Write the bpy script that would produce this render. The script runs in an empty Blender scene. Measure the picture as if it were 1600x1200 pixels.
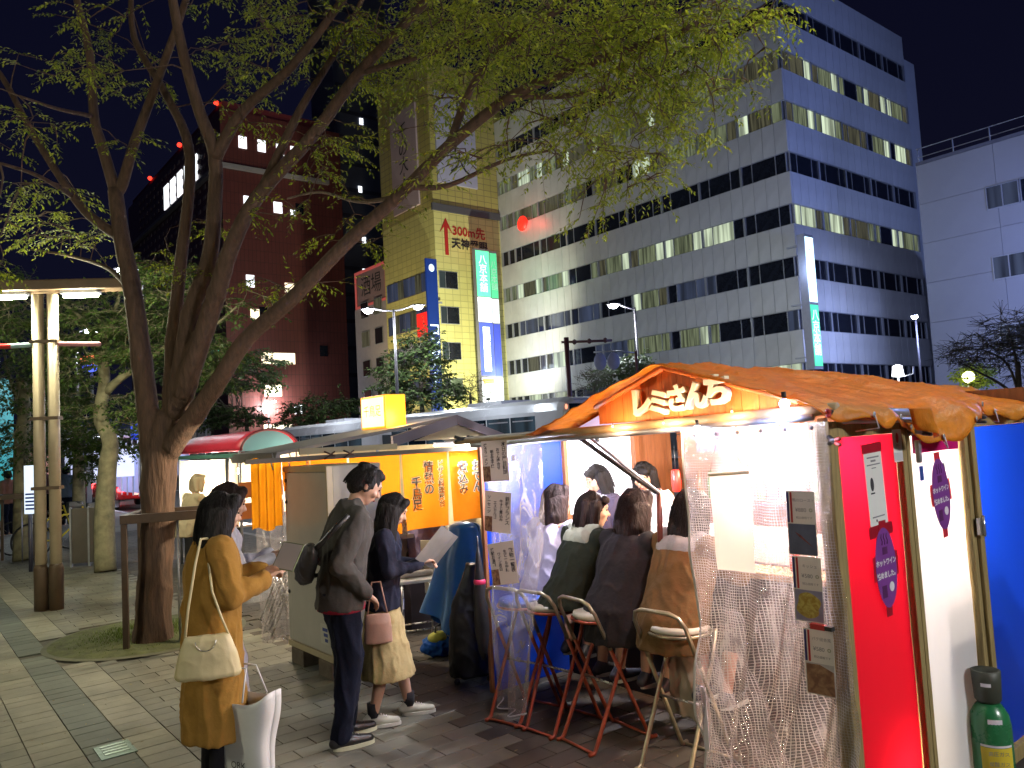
import bpy, bmesh, math, random
from mathutils import Vector, Matrix, noise, Quaternion
R = math.radians
PI = math.pi
scn = bpy.context.scene
# ------------------------------------------------------------ camera
FPX = 1220.0
PITCH, ROLL, EYE = R(3.93), R(3.15), 1.77
CAM = Vector((0, 0, EYE))
cF = Vector((0, math.cos(PITCH), math.sin(PITCH)))
cU0 = Vector((0, -math.sin(PITCH), math.cos(PITCH)))
cR = Vector((math.cos(ROLL), 0, 0)) - cU0 * math.sin(ROLL)
cU = cU0 * math.cos(ROLL) + Vector((math.sin(ROLL), 0, 0))
cam_data = bpy.data.cameras.new('camera')
cam_data.sensor_width = 36.0
cam_data.lens = 36.0 * FPX / 1600.0
cam_data.clip_start = 0.05
cam_data.clip_end = 2500
cam = bpy.data.objects.new('camera', cam_data)
bpy.context.collection.objects.link(cam)
m = Matrix((cR, cU, -cF)).transposed().to_4x4()
m.translation = CAM
cam.matrix_world = m
scn.camera = cam
# ------------------------------------------------------------ world: clear night sky over a lit city
world = bpy.data.worlds.new('World')
scn.world = world
world.use_nodes = True
wn, wl = world.node_tree.nodes, world.node_tree.links
bg = wn['Background']
tc = wn.new('ShaderNodeTexCoord')
sx = wn.new('ShaderNodeSeparateXYZ')
cr = wn.new('ShaderNodeValToRGB')
wl.new(tc.outputs['Generated'], sx.inputs[0])
wl.new(sx.outputs['Z'], cr.inputs[0])
cr.color_ramp.elements[0].position = 0.0
cr.color_ramp.elements[0].color = (0.0038, 0.0041, 0.0118, 1)
cr.color_ramp.elements[1].position = 0.8
cr.color_ramp.elements[1].color = (0.0014, 0.0016, 0.0078, 1)
wl.new(cr.outputs[0], bg.inputs['Color'])
bg.inputs['Strength'].default_value = 1.0
# moon: the only "sun" of the night, very weak
sun_d = bpy.data.lights.new('moonlight', 'SUN')
sun_d.energy = 0.006
sun_d.angle = R(0.5)
sun_d.color = (0.75, 0.82, 1.0)
sun = bpy.data.objects.new('moonlight', sun_d)
sun.rotation_euler = (R(38), R(12), R(-30))
bpy.context.collection.objects.link(sun)
scn.view_settings.view_transform = 'Standard'
scn.view_settings.look = 'None'
scn.view_settings.exposure = 0.35
scn.view_settings.gamma = 1.0
try:
    scn.cycles.max_bounces = 7
    scn.cycles.transparent_max_bounces = 24
    scn.cycles.sample_clamp_indirect = 4.0
    scn.cycles.caustics_reflective = False
    scn.cycles.caustics_refractive = False
except Exception:
    pass

# ------------------------------------------------------------ coordinates
def ray(px, py):
    return cF + cR * ((px - 800) / FPX) + cU * ((600 - py) / FPX)
def at(px, py, Y):
    d = ray(px, py); return CAM + d * (Y / d.y)
def gp(px, py, z=0.0):
    d = ray(px, py); return CAM + d * ((z - EYE) / d.z)
def proj(p):
    d = Vector(p) - CAM; k = d.dot(cF)
    if k < 0.05: return (-9999, -9999, k)
    return (800 + FPX * d.dot(cR) / k, 600 - FPX * d.dot(cU) / k, k)
PSI = R(38.6)                                  # the street runs at this angle left of the view
su = Vector((-math.sin(PSI), math.cos(PSI), 0))
sv = Vector((math.cos(PSI), math.sin(PSI), 0))
O0 = Vector((1.232, 3.1, 0))                   # near corner of the near stall
SM = Matrix(((sv.x, su.x, 0), (sv.y, su.y, 0), (0, 0, 1))).to_4x4()   # local x = t (away from the pavement), y = s (along the street)
def S(s, t, z=0.0):
    return O0 + su * s + sv * t + Vector((0, 0, z))
def ST(p):
    q = Vector(p) - O0; return (q.dot(su), q.dot(sv))
def MS(s, t, z=0.0, rot=0.0):
    """placement in the street frame: local y along the street, local x away from the pavement"""
    mm = SM @ Matrix.Rotation(rot, 4, 'Z'); mm.translation = S(s, t, z); return mm
def MT(p, rot=0.0):
    mm = Matrix.Rotation(rot, 4, 'Z'); mm.translation = Vector(p); return mm
def spx(px, t, z, lo=-1.0, hi=60.0):
    """distance along the street at which a point (t, z) stands at picture column px"""
    for _ in range(40):
        mid = (lo + hi) / 2
        if proj(S(mid, t, z))[0] > px: lo = mid
        else: hi = mid
    return (lo + hi) / 2
def tpx(px, s, z, lo=-8.0, hi=60.0):
    for _ in range(40):
        mid = (lo + hi) / 2
        if proj(S(s, mid, z))[0] < px: lo = mid
        else: hi = mid
    return (lo + hi) / 2

# ------------------------------------------------------------ materials
MATS = {}
def _nt(name):
    mt = bpy.data.materials.new(name); mt.use_nodes = True
    n, l = mt.node_tree.nodes, mt.node_tree.links
    return mt, n, l, n['Principled BSDF']
def M(name, col=(0.5, 0.5, 0.5), rough=0.6, var=0.18, scale=6.0, bump=0.15, metal=0.0, es=0.0, ecol=None, coat=0.0,
      stretch=(1, 1, 1), rnd=0.0, trans=0.0, sheen=0.0, alpha=1.0, spec=None, world_=False):
    if name in MATS: return MATS[name]
    mt, n, l, b = _nt(name)
    co = n.new('ShaderNodeTexCoord'); mp = n.new('ShaderNodeMapping'); mp.inputs['Scale'].default_value = stretch
    if world_:
        gw = n.new('ShaderNodeNewGeometry'); l.new(gw.outputs['Position'], mp.inputs[0])
    else: l.new(co.outputs['Object'], mp.inputs[0])
    if spec is not None: b.inputs['Specular IOR Level'].default_value = spec
    nz = n.new('ShaderNodeTexNoise'); nz.inputs['Scale'].default_value = scale; nz.inputs['Detail'].default_value = 5; nz.inputs['Roughness'].default_value = 0.62
    l.new(mp.outputs[0], nz.inputs['Vector'])
    mr = n.new('ShaderNodeMapRange'); mr.inputs['From Min'].default_value = 0.25; mr.inputs['From Max'].default_value = 0.75
    mr.inputs['To Min'].default_value = 1 - var; mr.inputs['To Max'].default_value = 1 + var
    l.new(nz.outputs['Fac'], mr.inputs[0])
    mul = n.new('ShaderNodeVectorMath'); mul.operation = 'SCALE'; mul.inputs[0].default_value = col[:3]
    val = mr.outputs[0]
    if rnd:
        oi = n.new('ShaderNodeObjectInfo'); ge = n.new('ShaderNodeNewGeometry')
        ad = n.new('ShaderNodeMath'); ad.operation = 'ADD'; l.new(oi.outputs['Random'], ad.inputs[0]); l.new(ge.outputs['Random Per Island'], ad.inputs[1])
        fr = n.new('ShaderNodeMath'); fr.operation = 'FRACT'; l.new(ad.outputs[0], fr.inputs[0])
        r2 = n.new('ShaderNodeMapRange'); r2.inputs['To Min'].default_value = 1 - rnd; r2.inputs['To Max'].default_value = 1 + rnd; l.new(fr.outputs[0], r2.inputs[0])
        mm = n.new('ShaderNodeMath'); mm.operation = 'MULTIPLY'; l.new(val, mm.inputs[0]); l.new(r2.outputs[0], mm.inputs[1]); val = mm.outputs[0]
    l.new(val, mul.inputs['Scale'])
    l.new(mul.outputs[0], b.inputs['Base Color'])
    b.inputs['Roughness'].default_value = rough; b.inputs['Metallic'].default_value = metal
    if rough > 0.1:
        rr = n.new('ShaderNodeMapRange'); rr.inputs['To Min'].default_value = max(0.03, rough - 0.1); rr.inputs['To Max'].default_value = min(1, rough + 0.1)
        l.new(nz.outputs['Fac'], rr.inputs[0]); l.new(rr.outputs[0], b.inputs['Roughness'])
    if bump:
        bp = n.new('ShaderNodeBump'); bp.inputs['Strength'].default_value = bump; bp.inputs['Distance'].default_value = 0.02
        l.new(nz.outputs['Fac'], bp.inputs['Height']); l.new(bp.outputs[0], b.inputs['Normal'])
    if es:
        b.inputs['Emission Color'].default_value = (*(ecol or col)[:3], 1); b.inputs['Emission Strength'].default_value = es
    if coat: b.inputs['Coat Weight'].default_value = coat; b.inputs['Coat Roughness'].default_value = 0.12
    if trans: b.inputs['Transmission Weight'].default_value = trans
    if sheen: b.inputs['Sheen Weight'].default_value = sheen
    if alpha < 1: b.inputs['Alpha'].default_value = alpha
    MATS[name] = mt
    return mt
def glow(name, col, s):
    if name in MATS: return MATS[name]
    mt, n, l, b = _nt(name)
    co = n.new('ShaderNodeTexCoord'); nz = n.new('ShaderNodeTexNoise'); nz.inputs['Scale'].default_value = 3
    l.new(co.outputs['Object'], nz.inputs['Vector'])
    mr = n.new('ShaderNodeMapRange'); mr.inputs['To Min'].default_value = s * 0.8; mr.inputs['To Max'].default_value = s * 1.2
    l.new(nz.outputs['Fac'], mr.inputs[0]); l.new(mr.outputs[0], b.inputs['Emission Strength'])
    b.inputs['Base Color'].default_value = (*col, 1); b.inputs['Emission Color'].default_value = (*col, 1); b.inputs['Roughness'].default_value = 0.4
    MATS[name] = mt
    return mt
def cloth(name, col, var=0.2, weave=420.0, rough=0.9, transl=0.0, sheen=0.03):
    """woven cloth: colour noise, soft fold relief and a fine weave"""
    if name in MATS: return MATS[name]
    mt = M(name, col, rough, var, 9.0, 0.0, sheen=sheen, spec=0.12)
    n, l = mt.node_tree.nodes, mt.node_tree.links; b = n['Principled BSDF']
    co = n.new('ShaderNodeTexCoord')
    w = n.new('ShaderNodeTexNoise'); w.inputs['Scale'].default_value = weave; w.inputs['Detail'].default_value = 2; l.new(co.outputs['Object'], w.inputs['Vector'])
    w2 = n.new('ShaderNodeTexNoise'); w2.inputs['Scale'].default_value = 14; w2.inputs['Detail'].default_value = 3; l.new(co.outputs['Object'], w2.inputs['Vector'])
    b1 = n.new('ShaderNodeBump'); b1.inputs['Strength'].default_value = 0.25; b1.inputs['Distance'].default_value = 0.002; l.new(w.outputs['Fac'], b1.inputs['Height'])
    b2 = n.new('ShaderNodeBump'); b2.inputs['Strength'].default_value = 0.45; b2.inputs['Distance'].default_value = 0.02; l.new(w2.outputs['Fac'], b2.inputs['Height']); l.new(b1.outputs[0], b2.inputs['Normal'])
    l.new(b2.outputs[0], b.inputs['Normal'])
    if transl:
        out = n['Material Output']; tr = n.new('ShaderNodeBsdfTranslucent'); tr.inputs[0].default_value = (*[min(1, c * 1.15) for c in col], 1)
        mx = n.new('ShaderNodeMixShader'); mx.inputs[0].default_value = transl
        l.new(b.outputs[0], mx.inputs[1]); l.new(tr.outputs[0], mx.inputs[2]); l.new(mx.outputs[0], out.inputs[0])
    return mt
def leafmat(name, col, col2, transl=0.45):
    if name in MATS: return MATS[name]
    mt, n, l, b = _nt(name)
    ge = n.new('ShaderNodeNewGeometry'); co = n.new('ShaderNodeTexCoord')
    nz = n.new('ShaderNodeTexNoise'); nz.inputs['Scale'].default_value = 1.1; l.new(co.outputs['Object'], nz.inputs['Vector'])
    ad = n.new('ShaderNodeMath'); ad.operation = 'ADD'; l.new(ge.outputs['Random Per Island'], ad.inputs[0]); l.new(nz.outputs['Fac'], ad.inputs[1])
    hf = n.new('ShaderNodeMath'); hf.operation = 'MULTIPLY'; hf.inputs[1].default_value = 0.5; l.new(ad.outputs[0], hf.inputs[0])
    mx = n.new('ShaderNodeValToRGB'); mx.color_ramp.elements[0].color = (*col, 1); mx.color_ramp.elements[1].color = (*col2, 1)
    mx.color_ramp.elements[0].position = 0.2; mx.color_ramp.elements[1].position = 0.8
    l.new(hf.outputs[0], mx.inputs[0])
    l.new(mx.outputs[0], b.inputs['Base Color']); b.inputs['Roughness'].default_value = 0.5
    tr = n.new('ShaderNodeBsdfTranslucent'); l.new(mx.outputs[0], tr.inputs[0])
    ms = n.new('ShaderNodeMixShader'); ms.inputs[0].default_value = transl
    l.new(b.outputs[0], ms.inputs[1]); l.new(tr.outputs[0], ms.inputs[2]); l.new(ms.outputs[0], n['Material Output'].inputs[0])
    MATS[name] = mt
    return mt

# ------------------------------------------------------------ mesh building
class MB:
    def __init__(s): s.v = []; s.f = []; s.m = []; s.mi = 0; s.sm = []
    def add(s, vs, fs, smooth=False):
        k = len(s.v); s.v += [tuple(p) for p in vs]
        for f in fs: s.f.append([k + i for i in f]); s.m.append(s.mi); s.sm.append(smooth)
        return s
    def box(s, c, d, rot=None):
        x, y, z = d[0] / 2, d[1] / 2, d[2] / 2
        vs = [Vector((a * x, b * y, e * z)) for e in (-1, 1) for b in (-1, 1) for a in (-1, 1)]
        if rot is not None: vs = [rot @ p for p in vs]
        c = Vector(c)
        return s.add([p + c for p in vs], [(0, 2, 3, 1), (4, 5, 7, 6), (0, 1, 5, 4), (2, 6, 7, 3), (0, 4, 6, 2), (1, 3, 7, 5)])
    def b2(s, a, b):
        return s.box([(a[i] + b[i]) / 2 for i in range(3)], [abs(b[i] - a[i]) for i in range(3)])
    def tube(s, pts, r, n=8, cap=True, smooth=True):
        pts = [Vector(p) for p in pts]
        if len(pts) < 2: return s
        rs = r if isinstance(r, (list, tuple)) else [r] * len(pts)
        d = (pts[1] - pts[0]).normalized(); ref = Vector((0, 0, 1)) if abs(d.z) < 0.9 else Vector((1, 0, 0))
        a = d.cross(ref).normalized(); vs = []; fs = []
        for i, p in enumerate(pts):
            if i == 0: t = d
            elif i == len(pts) - 1: t = (pts[i] - pts[i - 1]).normalized()
            else: t = ((pts[i + 1] - p).normalized() + (p - pts[i - 1]).normalized()).normalized()
            a = (a - t * a.dot(t)); a = a.normalized() if a.length > 1e-6 else t.orthogonal().normalized()
            b = t.cross(a)
            for j in range(n):
                an = 2 * PI * j / n; vs.append(p + (a * math.cos(an) + b * math.sin(an)) * rs[i])
        for i in range(len(pts) - 1):
            for j in range(n): fs.append((i * n + j, i * n + (j + 1) % n, (i + 1) * n + (j + 1) % n, (i + 1) * n + j))
        if cap: fs.append(tuple(range(n))[::-1]); fs.append(tuple((len(pts) - 1) * n + j for j in range(n)))
        return s.add(vs, fs, smooth)
    def lathe(s, prof, c=(0, 0, 0), n=20, sx=1, sy=1, smooth=True):
        """prof: list of (radius, z)"""
        vs = []; fs = []; c = Vector(c)
        for r, z in prof:
            for j in range(n):
                an = 2 * PI * j / n; vs.append(c + Vector((r * sx * math.cos(an), r * sy * math.sin(an), z)))
        for i in range(len(prof) - 1):
            for j in range(n): fs.append((i * n + j, i * n + (j + 1) % n, (i + 1) * n + (j + 1) % n, (i + 1) * n + j))
        fs.append(tuple(range(n))[::-1]); fs.append(tuple((len(prof) - 1) * n + j for j in range(n)))
        return s.add(vs, fs, smooth)
    def loft(s, secs, n=24, smooth=True):
        """secs: (center, rx, ry) rings in the xy plane, closed"""
        vs = []; fs = []
        for c, rx, ry in secs:
            c = Vector(c)
            for j in range(n):
                an = 2 * PI * j / n; vs.append(c + Vector((rx * math.cos(an), ry * math.sin(an), 0)))
        for i in range(len(secs) - 1):
            for j in range(n): fs.append((i * n + j, i * n + (j + 1) % n, (i + 1) * n + (j + 1) % n, (i + 1) * n + j))
        fs.append(tuple(range(n))[::-1]); fs.append(tuple((len(secs) - 1) * n + j for j in range(n)))
        return s.add(vs, fs, smooth)
    def ell(s, c, r, rot=None, n=14, k=9):
        c = Vector(c); r = (r, r, r) if isinstance(r, (int, float)) else r
        vs = [Vector((0, 0, -r[2]))]; fs = []
        for i in range(1, k):
            th = PI * i / k - PI / 2
            for j in range(n):
                an = 2 * PI * j / n; vs.append(Vector((r[0] * math.cos(th) * math.cos(an), r[1] * math.cos(th) * math.sin(an), r[2] * math.sin(th))))
        vs.append(Vector((0, 0, r[2])))
        for j in range(n): fs.append((0, 1 + (j + 1) % n, 1 + j))
        for i in range(k - 2):
            for j in range(n): fs.append((1 + i * n + j, 1 + i * n + (j + 1) % n, 1 + (i + 1) * n + (j + 1) % n, 1 + (i + 1) * n + j))
        e = len(vs) - 1
        for j in range(n): fs.append((1 + (k - 2) * n + j, 1 + (k - 2) * n + (j + 1) % n, e))
        if rot is not None: vs = [rot @ p for p in vs]
        return s.add([p + c for p in vs], fs, True)
    def cap(s, a, b, ra, rb, n=12, flat=1.0):
        """tapered capsule"""
        a, b = Vector(a), Vector(b); d = (b - a); L = d.length or 1e-6; d = d / L
        pts = []; rs = []
        for i in range(4):
            th = PI / 2 * i / 4 ; pts.append(a - d * ra * math.cos(th)); rs.append(max(0.0005, ra * math.sin(th)))
        pts.append(a); rs.append(ra); pts.append(b); rs.append(rb)
        for i in range(1, 5):
            th = PI / 2 * i / 4; pts.append(b + d * rb * math.sin(th)); rs.append(max(0.0005, rb * math.cos(th)))
        return s.tube(pts, rs, n)
    def prism(s, poly, M4, depth):
        """flat outline (x, y) put through M4 (x, y, 0) and thickened along its local -z"""
        n = len(poly)
        a = [M4 @ Vector((x, y, 0)) for x, y in poly]; b = [M4 @ Vector((x, y, -depth)) for x, y in poly]
        fs = [tuple(range(n)), tuple(range(n, 2 * n))[::-1]] + [(i, n + i, n + (i + 1) % n, (i + 1) % n) for i in range(n)]
        return s.add(a + b, fs)
    def quad(s, a, b, c, d): return s.add([a, b, c, d], [(0, 1, 2, 3)])
    def sheet(s, fn, nu, nv, smooth=True, thick=0.0):
        vs = [Vector(fn(i / nu, j / nv)) for j in range(nv + 1) for i in range(nu + 1)]
        q = lambda i, j: j * (nu + 1) + i
        fs = [(q(i, j), q(i + 1, j), q(i + 1, j + 1), q(i, j + 1)) for j in range(nv) for i in range(nu)]
        return s.add(vs, fs, smooth)
    def mesh(s, name, mats):
        me = bpy.data.meshes.new(name)
        me.from_pydata(s.v, [], s.f)
        for mt in (mats if isinstance(mats, (list, tuple)) else [mats]): me.materials.append(mt)
        me.polygons.foreach_set('material_index', s.m)
        me.polygons.foreach_set('use_smooth', s.sm)
        me.update()
        return me
    def build(s, name, mats, parent=None, M4=None, uvs=False):
        return link(name, s.mesh(name, mats), parent, M4)
def link(name, me, parent=None, M4=None):
    o = bpy.data.objects.new(name, me); bpy.context.collection.objects.link(o)
    if parent is not None: o.parent = parent
    if M4 is not None:
        if parent is not None: o.matrix_local = M4
        else: o.matrix_world = M4
    return o
def tag(o, label=None, cat=None, group=None, kind=None):
    if label: o['label'] = label
    if cat: o['category'] = cat
    if group: o['group'] = group
    if kind: o['kind'] = kind
    return o
def thing(name, label, cat, M4=None, group=None):
    o = bpy.data.objects.new(name, None); bpy.context.collection.objects.link(o)
    o.empty_display_size = 0.1
    if M4 is not None: o.matrix_world = M4
    return tag(o, label, cat, group)
def dup(root, M4, label, group=None, name=None):
    r = root.copy(); bpy.context.collection.objects.link(r); r.matrix_world = M4
    r['label'] = label
    if group: r['group'] = group
    for ch in list(root.children):
        c = ch.copy(); bpy.context.collection.objects.link(c); c.parent = r
        for g in list(ch.children):
            d = g.copy(); bpy.context.collection.objects.link(d); d.parent = c
    return r
def bevel(o, w=0.005, seg=2):
    bm = bmesh.new(); bm.from_mesh(o.data)
    bmesh.ops.remove_doubles(bm, verts=bm.verts, dist=1e-5)
    ed = [e for e in bm.edges if len(e.link_faces) == 2 and e.calc_face_angle(0) > 0.5]
    if ed: bmesh.ops.bevel(bm, geom=ed, offset=w, segments=seg, affect='EDGES', profile=0.6)
    bm.to_mesh(o.data); bm.free(); return o
def text(body, size=1.0, ext=0.0, bev=0.0, align='CENTER', offset=0.0, vert=False, weight=0.0):
    """mesh of a line (or a vertical column) of writing in the xy plane, centred"""
    if vert: body = '\n'.join(body)
    cu = bpy.data.curves.new('writing', 'FONT'); cu.body = body; cu.size = size; cu.extrude = ext; cu.bevel_depth = bev
    cu.align_x = align; cu.align_y = 'CENTER'; cu.offset = offset + weight; cu.resolution_u = 3
    if vert: cu.space_line = 0.92
    o = bpy.data.objects.new('writing', cu); bpy.context.collection.objects.link(o)
    me = bpy.data.meshes.new_from_object(o.evaluated_get(bpy.context.evaluated_depsgraph_get()))
    bpy.data.objects.remove(o); bpy.data.curves.remove(cu)
    return me
def writing(name, body, size, mat, parent, M4, **k):
    me = text(body, size, **k); me.materials.clear(); me.materials.append(mat)
    return link(name, me, parent, M4)
def frame_m(p, x, y):
    """matrix with local x along x, local y along y, local z = x cross y"""
    x = Vector(x).normalized(); y = Vector(y); y = (y - x * y.dot(x)).normalized(); z = x.cross(y)
    mm = Matrix((x, y, z)).transposed().to_4x4(); mm.translation = Vector(p); return mm
def lamp(name, kind, p, energy, col, size=0.1, aim=None, spot=None, parent=None):
    ld = bpy.data.lights.new(name, kind); ld.energy = energy; ld.color = col
    if kind == 'AREA': ld.size = size
    else: ld.shadow_soft_size = size
    if kind == 'SPOT': ld.spot_size = spot or R(120); ld.spot_blend = 0.6
    o = bpy.data.objects.new(name, ld); bpy.context.collection.objects.link(o)
    if parent is not None:
        o.parent = parent; o.location = p
    else: o.location = p
    if aim is not None:
        o.rotation_euler = (Vector(aim)).to_track_quat('-Z', 'Y').to_euler()
    return o
def remesh(mb, voxel, smooth=6, fold=0.0, ff=(9, 9, 3), seed=0):
    """join the overlapping shapes of mb into one continuous skin"""
    me = mb.mesh('tmp', []); o = bpy.data.objects.new('tmp', me); bpy.context.collection.objects.link(o)
    md = o.modifiers.new('r', 'REMESH'); md.mode = 'VOXEL'; md.voxel_size = voxel; md.use_smooth_shade = True
    ms = o.modifiers.new('s', 'SMOOTH'); ms.factor = 0.6; ms.iterations = smooth
    out = bpy.data.meshes.new_from_object(o.evaluated_get(bpy.context.evaluated_depsgraph_get()))
    bpy.data.objects.remove(o); bpy.data.meshes.remove(me)
    if fold:
        nrm = [v.normal.copy() for v in out.vertices]
        for v, nn in zip(out.vertices, nrm):
            p = v.co
            q = noise.noise(Vector((p.x * ff[0] + seed, p.y * ff[1], p.z * ff[2]))) + 0.5 * noise.noise(Vector((p.x * ff[0] * 2.3, p.y * ff[1] * 2.3 + seed, p.z * ff[2] * 2.6)))
            rq = 1 - abs(noise.noise(Vector((p.x * ff[0] * 0.9 + 7, p.y * ff[1] * 0.9 + seed, p.z * ff[2] * 1.5 + p.x * 3))))
            v.co = p + nn * ((q + 1.1 * rq ** 5 - 0.4) * fold)
    for p in out.polygons: p.use_smooth = True
    out.update()
    return out
def skinobj(name, me, mat, parent):
    me.name = name; me.materials.clear(); me.materials.append(mat); return link(name, me, parent)
rnd = random.Random(11)
def zpy(s, t, py):
    lo, hi = -5.0, 200.0
    for _ in range(50):
        mid = (lo + hi) / 2
        if proj(S(s, t, mid))[1] > py: lo = mid
        else: hi = mid
    return (lo + hi) / 2
def pieces(name, boxes, mat, parent, limit=290, key=None, bev=0.0):
    """boxes: (min, max) corners in the parent's frame; the first `limit` become parts of their own, the rest one part"""
    cache = {}
    if key: boxes = sorted(boxes, key=key)
    for a, b in boxes[:limit]:
        d = tuple(round(abs(b[i] - a[i]), 3) for i in range(3)); c = [(a[i] + b[i]) / 2 for i in range(3)]
        if d not in cache:
            me = MB().box((0, 0, 0), d).mesh(name, mat)
            if bev:
                bm = bmesh.new(); bm.from_mesh(me); bmesh.ops.bevel(bm, geom=[e for e in bm.edges if all(v.co.z > 0 for v in e.verts)], offset=bev, segments=1, affect='EDGES'); bm.to_mesh(me); bm.free()
            cache[d] = me
        link(name, cache[d], parent, Matrix.Translation(c))
    rest = boxes[limit:]
    if rest:
        mb = MB()
        for a, b in rest: mb.b2(a, b)
        tag(mb.build(name, mat, parent), kind='stuff')

# ---- ground
asph = M('asphalt', (0.05, 0.05, 0.052), 0.75, 0.25, 3.0, 0.3)
gm = MB()
def gsheet(name, s0, s1, t0, t1, z, mat, n=1):
    mb = MB(); mb.sheet(lambda a, b: S(s0 + (s1 - s0) * b, t0 + (t1 - t0) * a, z), n, n, False)
    return tag(mb.build(name, mat), kind='structure')
gsheet('ground', -400, 1500, -700, 900, -0.16, asph)
gsheet('road', -60, 400, 3.3, 34.0, -0.13, asph)
gsheet('far_pavement', -60, 400, 34.2, 46.6, 0.0, M('far_paving', (0.22, 0.21, 0.2), 0.8, 0.2, 2, 0.1))
joint = M('paving_joint', (0.085, 0.078, 0.06), 0.9, 0.3, 30, 0.3)
pv = gsheet('pavement', -8, 130, -14, 3.12, -0.012, joint)
kb = MB(); kbs = []
for i in range(40):
    kbs.append(((3.13, -6 + i * 2.0, -0.15), (3.28, -6 + i * 2.0 + 1.99, 0.0)))
kerb = tag(MB().b2((3.12, -8, -0.16), (3.13, 130, -0.02)).build('kerb', joint, None, MS(0, 0)), kind='structure')
pieces('kerb_stone', kbs[:40], M('kerbstone', (0.3, 0.29, 0.27), 0.8, 0.2, 12, 0.2, rnd=0.1), kerb)
lines = MB()
for t in (9.5, 12.9, 18.5, 24.5):
    for i in range(16 if t != 18.5 else 1):
        a = 2 + i * 7 if t != 18.5 else 0
        lines.b2((t, a, -0.126), (t + 0.14, a + (3.5 if t != 18.5 else 120), -0.124))
tag(lines.build('road_marking', M('road_paint', (0.62, 0.62, 0.6), 0.6, 0.15, 8, 0.1), None, MS(0, 0)), kind='structure')

# ---- paving: pavers in courses across the pavement, a green-grey strip along it, big dark slabs under the stalls
pav_b = M('paver_beige', (0.215, 0.205, 0.155), 0.72, 0.42, 2.2, 0.35, rnd=0.1, world_=True)
pav_g = M('paver_green', (0.105, 0.118, 0.096), 0.7, 0.4, 2.2, 0.3, rnd=0.1, world_=True)
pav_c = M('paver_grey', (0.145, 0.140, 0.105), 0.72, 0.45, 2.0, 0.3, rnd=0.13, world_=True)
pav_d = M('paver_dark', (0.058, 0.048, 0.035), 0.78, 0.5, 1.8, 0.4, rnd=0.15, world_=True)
PIT = gp(232, 992); PITS, PITT = ST(PIT)
PITR = 0.93
def paver_boxes():
    out = []
    course = 0.146
    cols = [(-1.98, -1.74, 'g'), (-1.74, -1.49, 'b'), (-2.24, -1.98, 'b')]
    for i in range(-14, 130):
        s = 0.6 + i * course
        a = s + 0.0025; b = s + course - 0.0025
        row = []
        for t0, t1, k in cols: row.append((t0, t1, k))
        off = (i % 2) * 0.15
        t = -1.49
        first = True
        while t < 3.05:
            w = 0.30 - (off if first else 0); first = False
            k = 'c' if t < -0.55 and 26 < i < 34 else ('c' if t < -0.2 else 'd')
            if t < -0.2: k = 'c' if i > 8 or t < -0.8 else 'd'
            row.append((t, min(t + w, 3.1), k)); t += w
        t = -2.24; first = True
        while t > -5.6:
            w = 0.30 - (off if first else 0); first = False
            row.append((t - w, t, 'b')); t -= w
        for t0, t1, k in row:
            c = S((a + b) / 2, (t0 + t1) / 2, 0)
            if (c - PIT).length < PITR + 0.06: continue
            if i in (7, 8) and t0 < -2: k = 'b'
            z = rnd.uniform(-0.0012, 0.0012)
            out.append(((t0 + 0.0025, a, -0.04), (t1 - 0.0025, b, z), k))
    return out
pb = paver_boxes()
def vis(bx):
    x, y, k = proj(S((bx[0][1] + bx[1][1]) / 2, (bx[0][0] + bx[1][0]) / 2, 0))
    ok = -40 < x < 1640 and 600 < y < 1230 and k > 0
    if ok and 290 < x < 400 and y > 1000: ok = False
    return (0 if ok else 1000) + (k if k > 0 else 500)
pb.sort(key=vis)
pav = {'b': pav_b, 'g': pav_g, 'c': pav_c, 'd': pav_d}
cache = {}
paving = tag(MB().b2((-5.6, -2, -0.05), (3.1, 20, -0.045)).build('paving', joint, None, MS(0, 0)), kind='structure')
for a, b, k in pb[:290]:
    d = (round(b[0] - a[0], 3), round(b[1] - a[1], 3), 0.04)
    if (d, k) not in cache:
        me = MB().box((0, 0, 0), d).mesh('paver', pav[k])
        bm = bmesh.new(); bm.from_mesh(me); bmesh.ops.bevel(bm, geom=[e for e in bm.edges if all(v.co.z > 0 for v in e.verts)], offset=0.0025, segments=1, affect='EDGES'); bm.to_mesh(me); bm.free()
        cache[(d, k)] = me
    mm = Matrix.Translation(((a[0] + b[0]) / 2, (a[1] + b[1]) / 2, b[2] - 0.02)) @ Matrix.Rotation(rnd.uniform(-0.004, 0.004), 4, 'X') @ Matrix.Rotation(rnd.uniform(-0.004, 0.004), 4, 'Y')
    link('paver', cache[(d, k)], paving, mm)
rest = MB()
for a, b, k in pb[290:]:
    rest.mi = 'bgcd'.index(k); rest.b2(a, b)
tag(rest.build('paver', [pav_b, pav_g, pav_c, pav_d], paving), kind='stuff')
farp = gsheet('far_paving_course', 19.58, 130, -5.6, 3.1, -0.004, pav_c)
gsheet('side_paving', -8, 130, -14, -5.62, -0.003, pav_b)
# service cover in the strip
pl = thing('service_cover', 'small square green metal cover set in the pavers', 'cover', MT(gp(180, 1172), -R(51.4)))
bevel(MB().b2((-0.13, -0.1, -0.01), (0.13, 0.1, 0.005)).build('plate', M('cover_metal', (0.10, 0.15, 0.12), 0.4, 0.3, 20, 0.3, metal=0.6), pl), 0.003)
for i in range(4):
    MB().b2((-0.1 + i * 0.05, -0.07, 0.005), (-0.08 + i * 0.05, 0.07, 0.008)).build('rib', M('cover_rib', (0.35, 0.42, 0.36), 0.4, 0.2, 20, 0.1, metal=0.6), pl)
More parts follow.
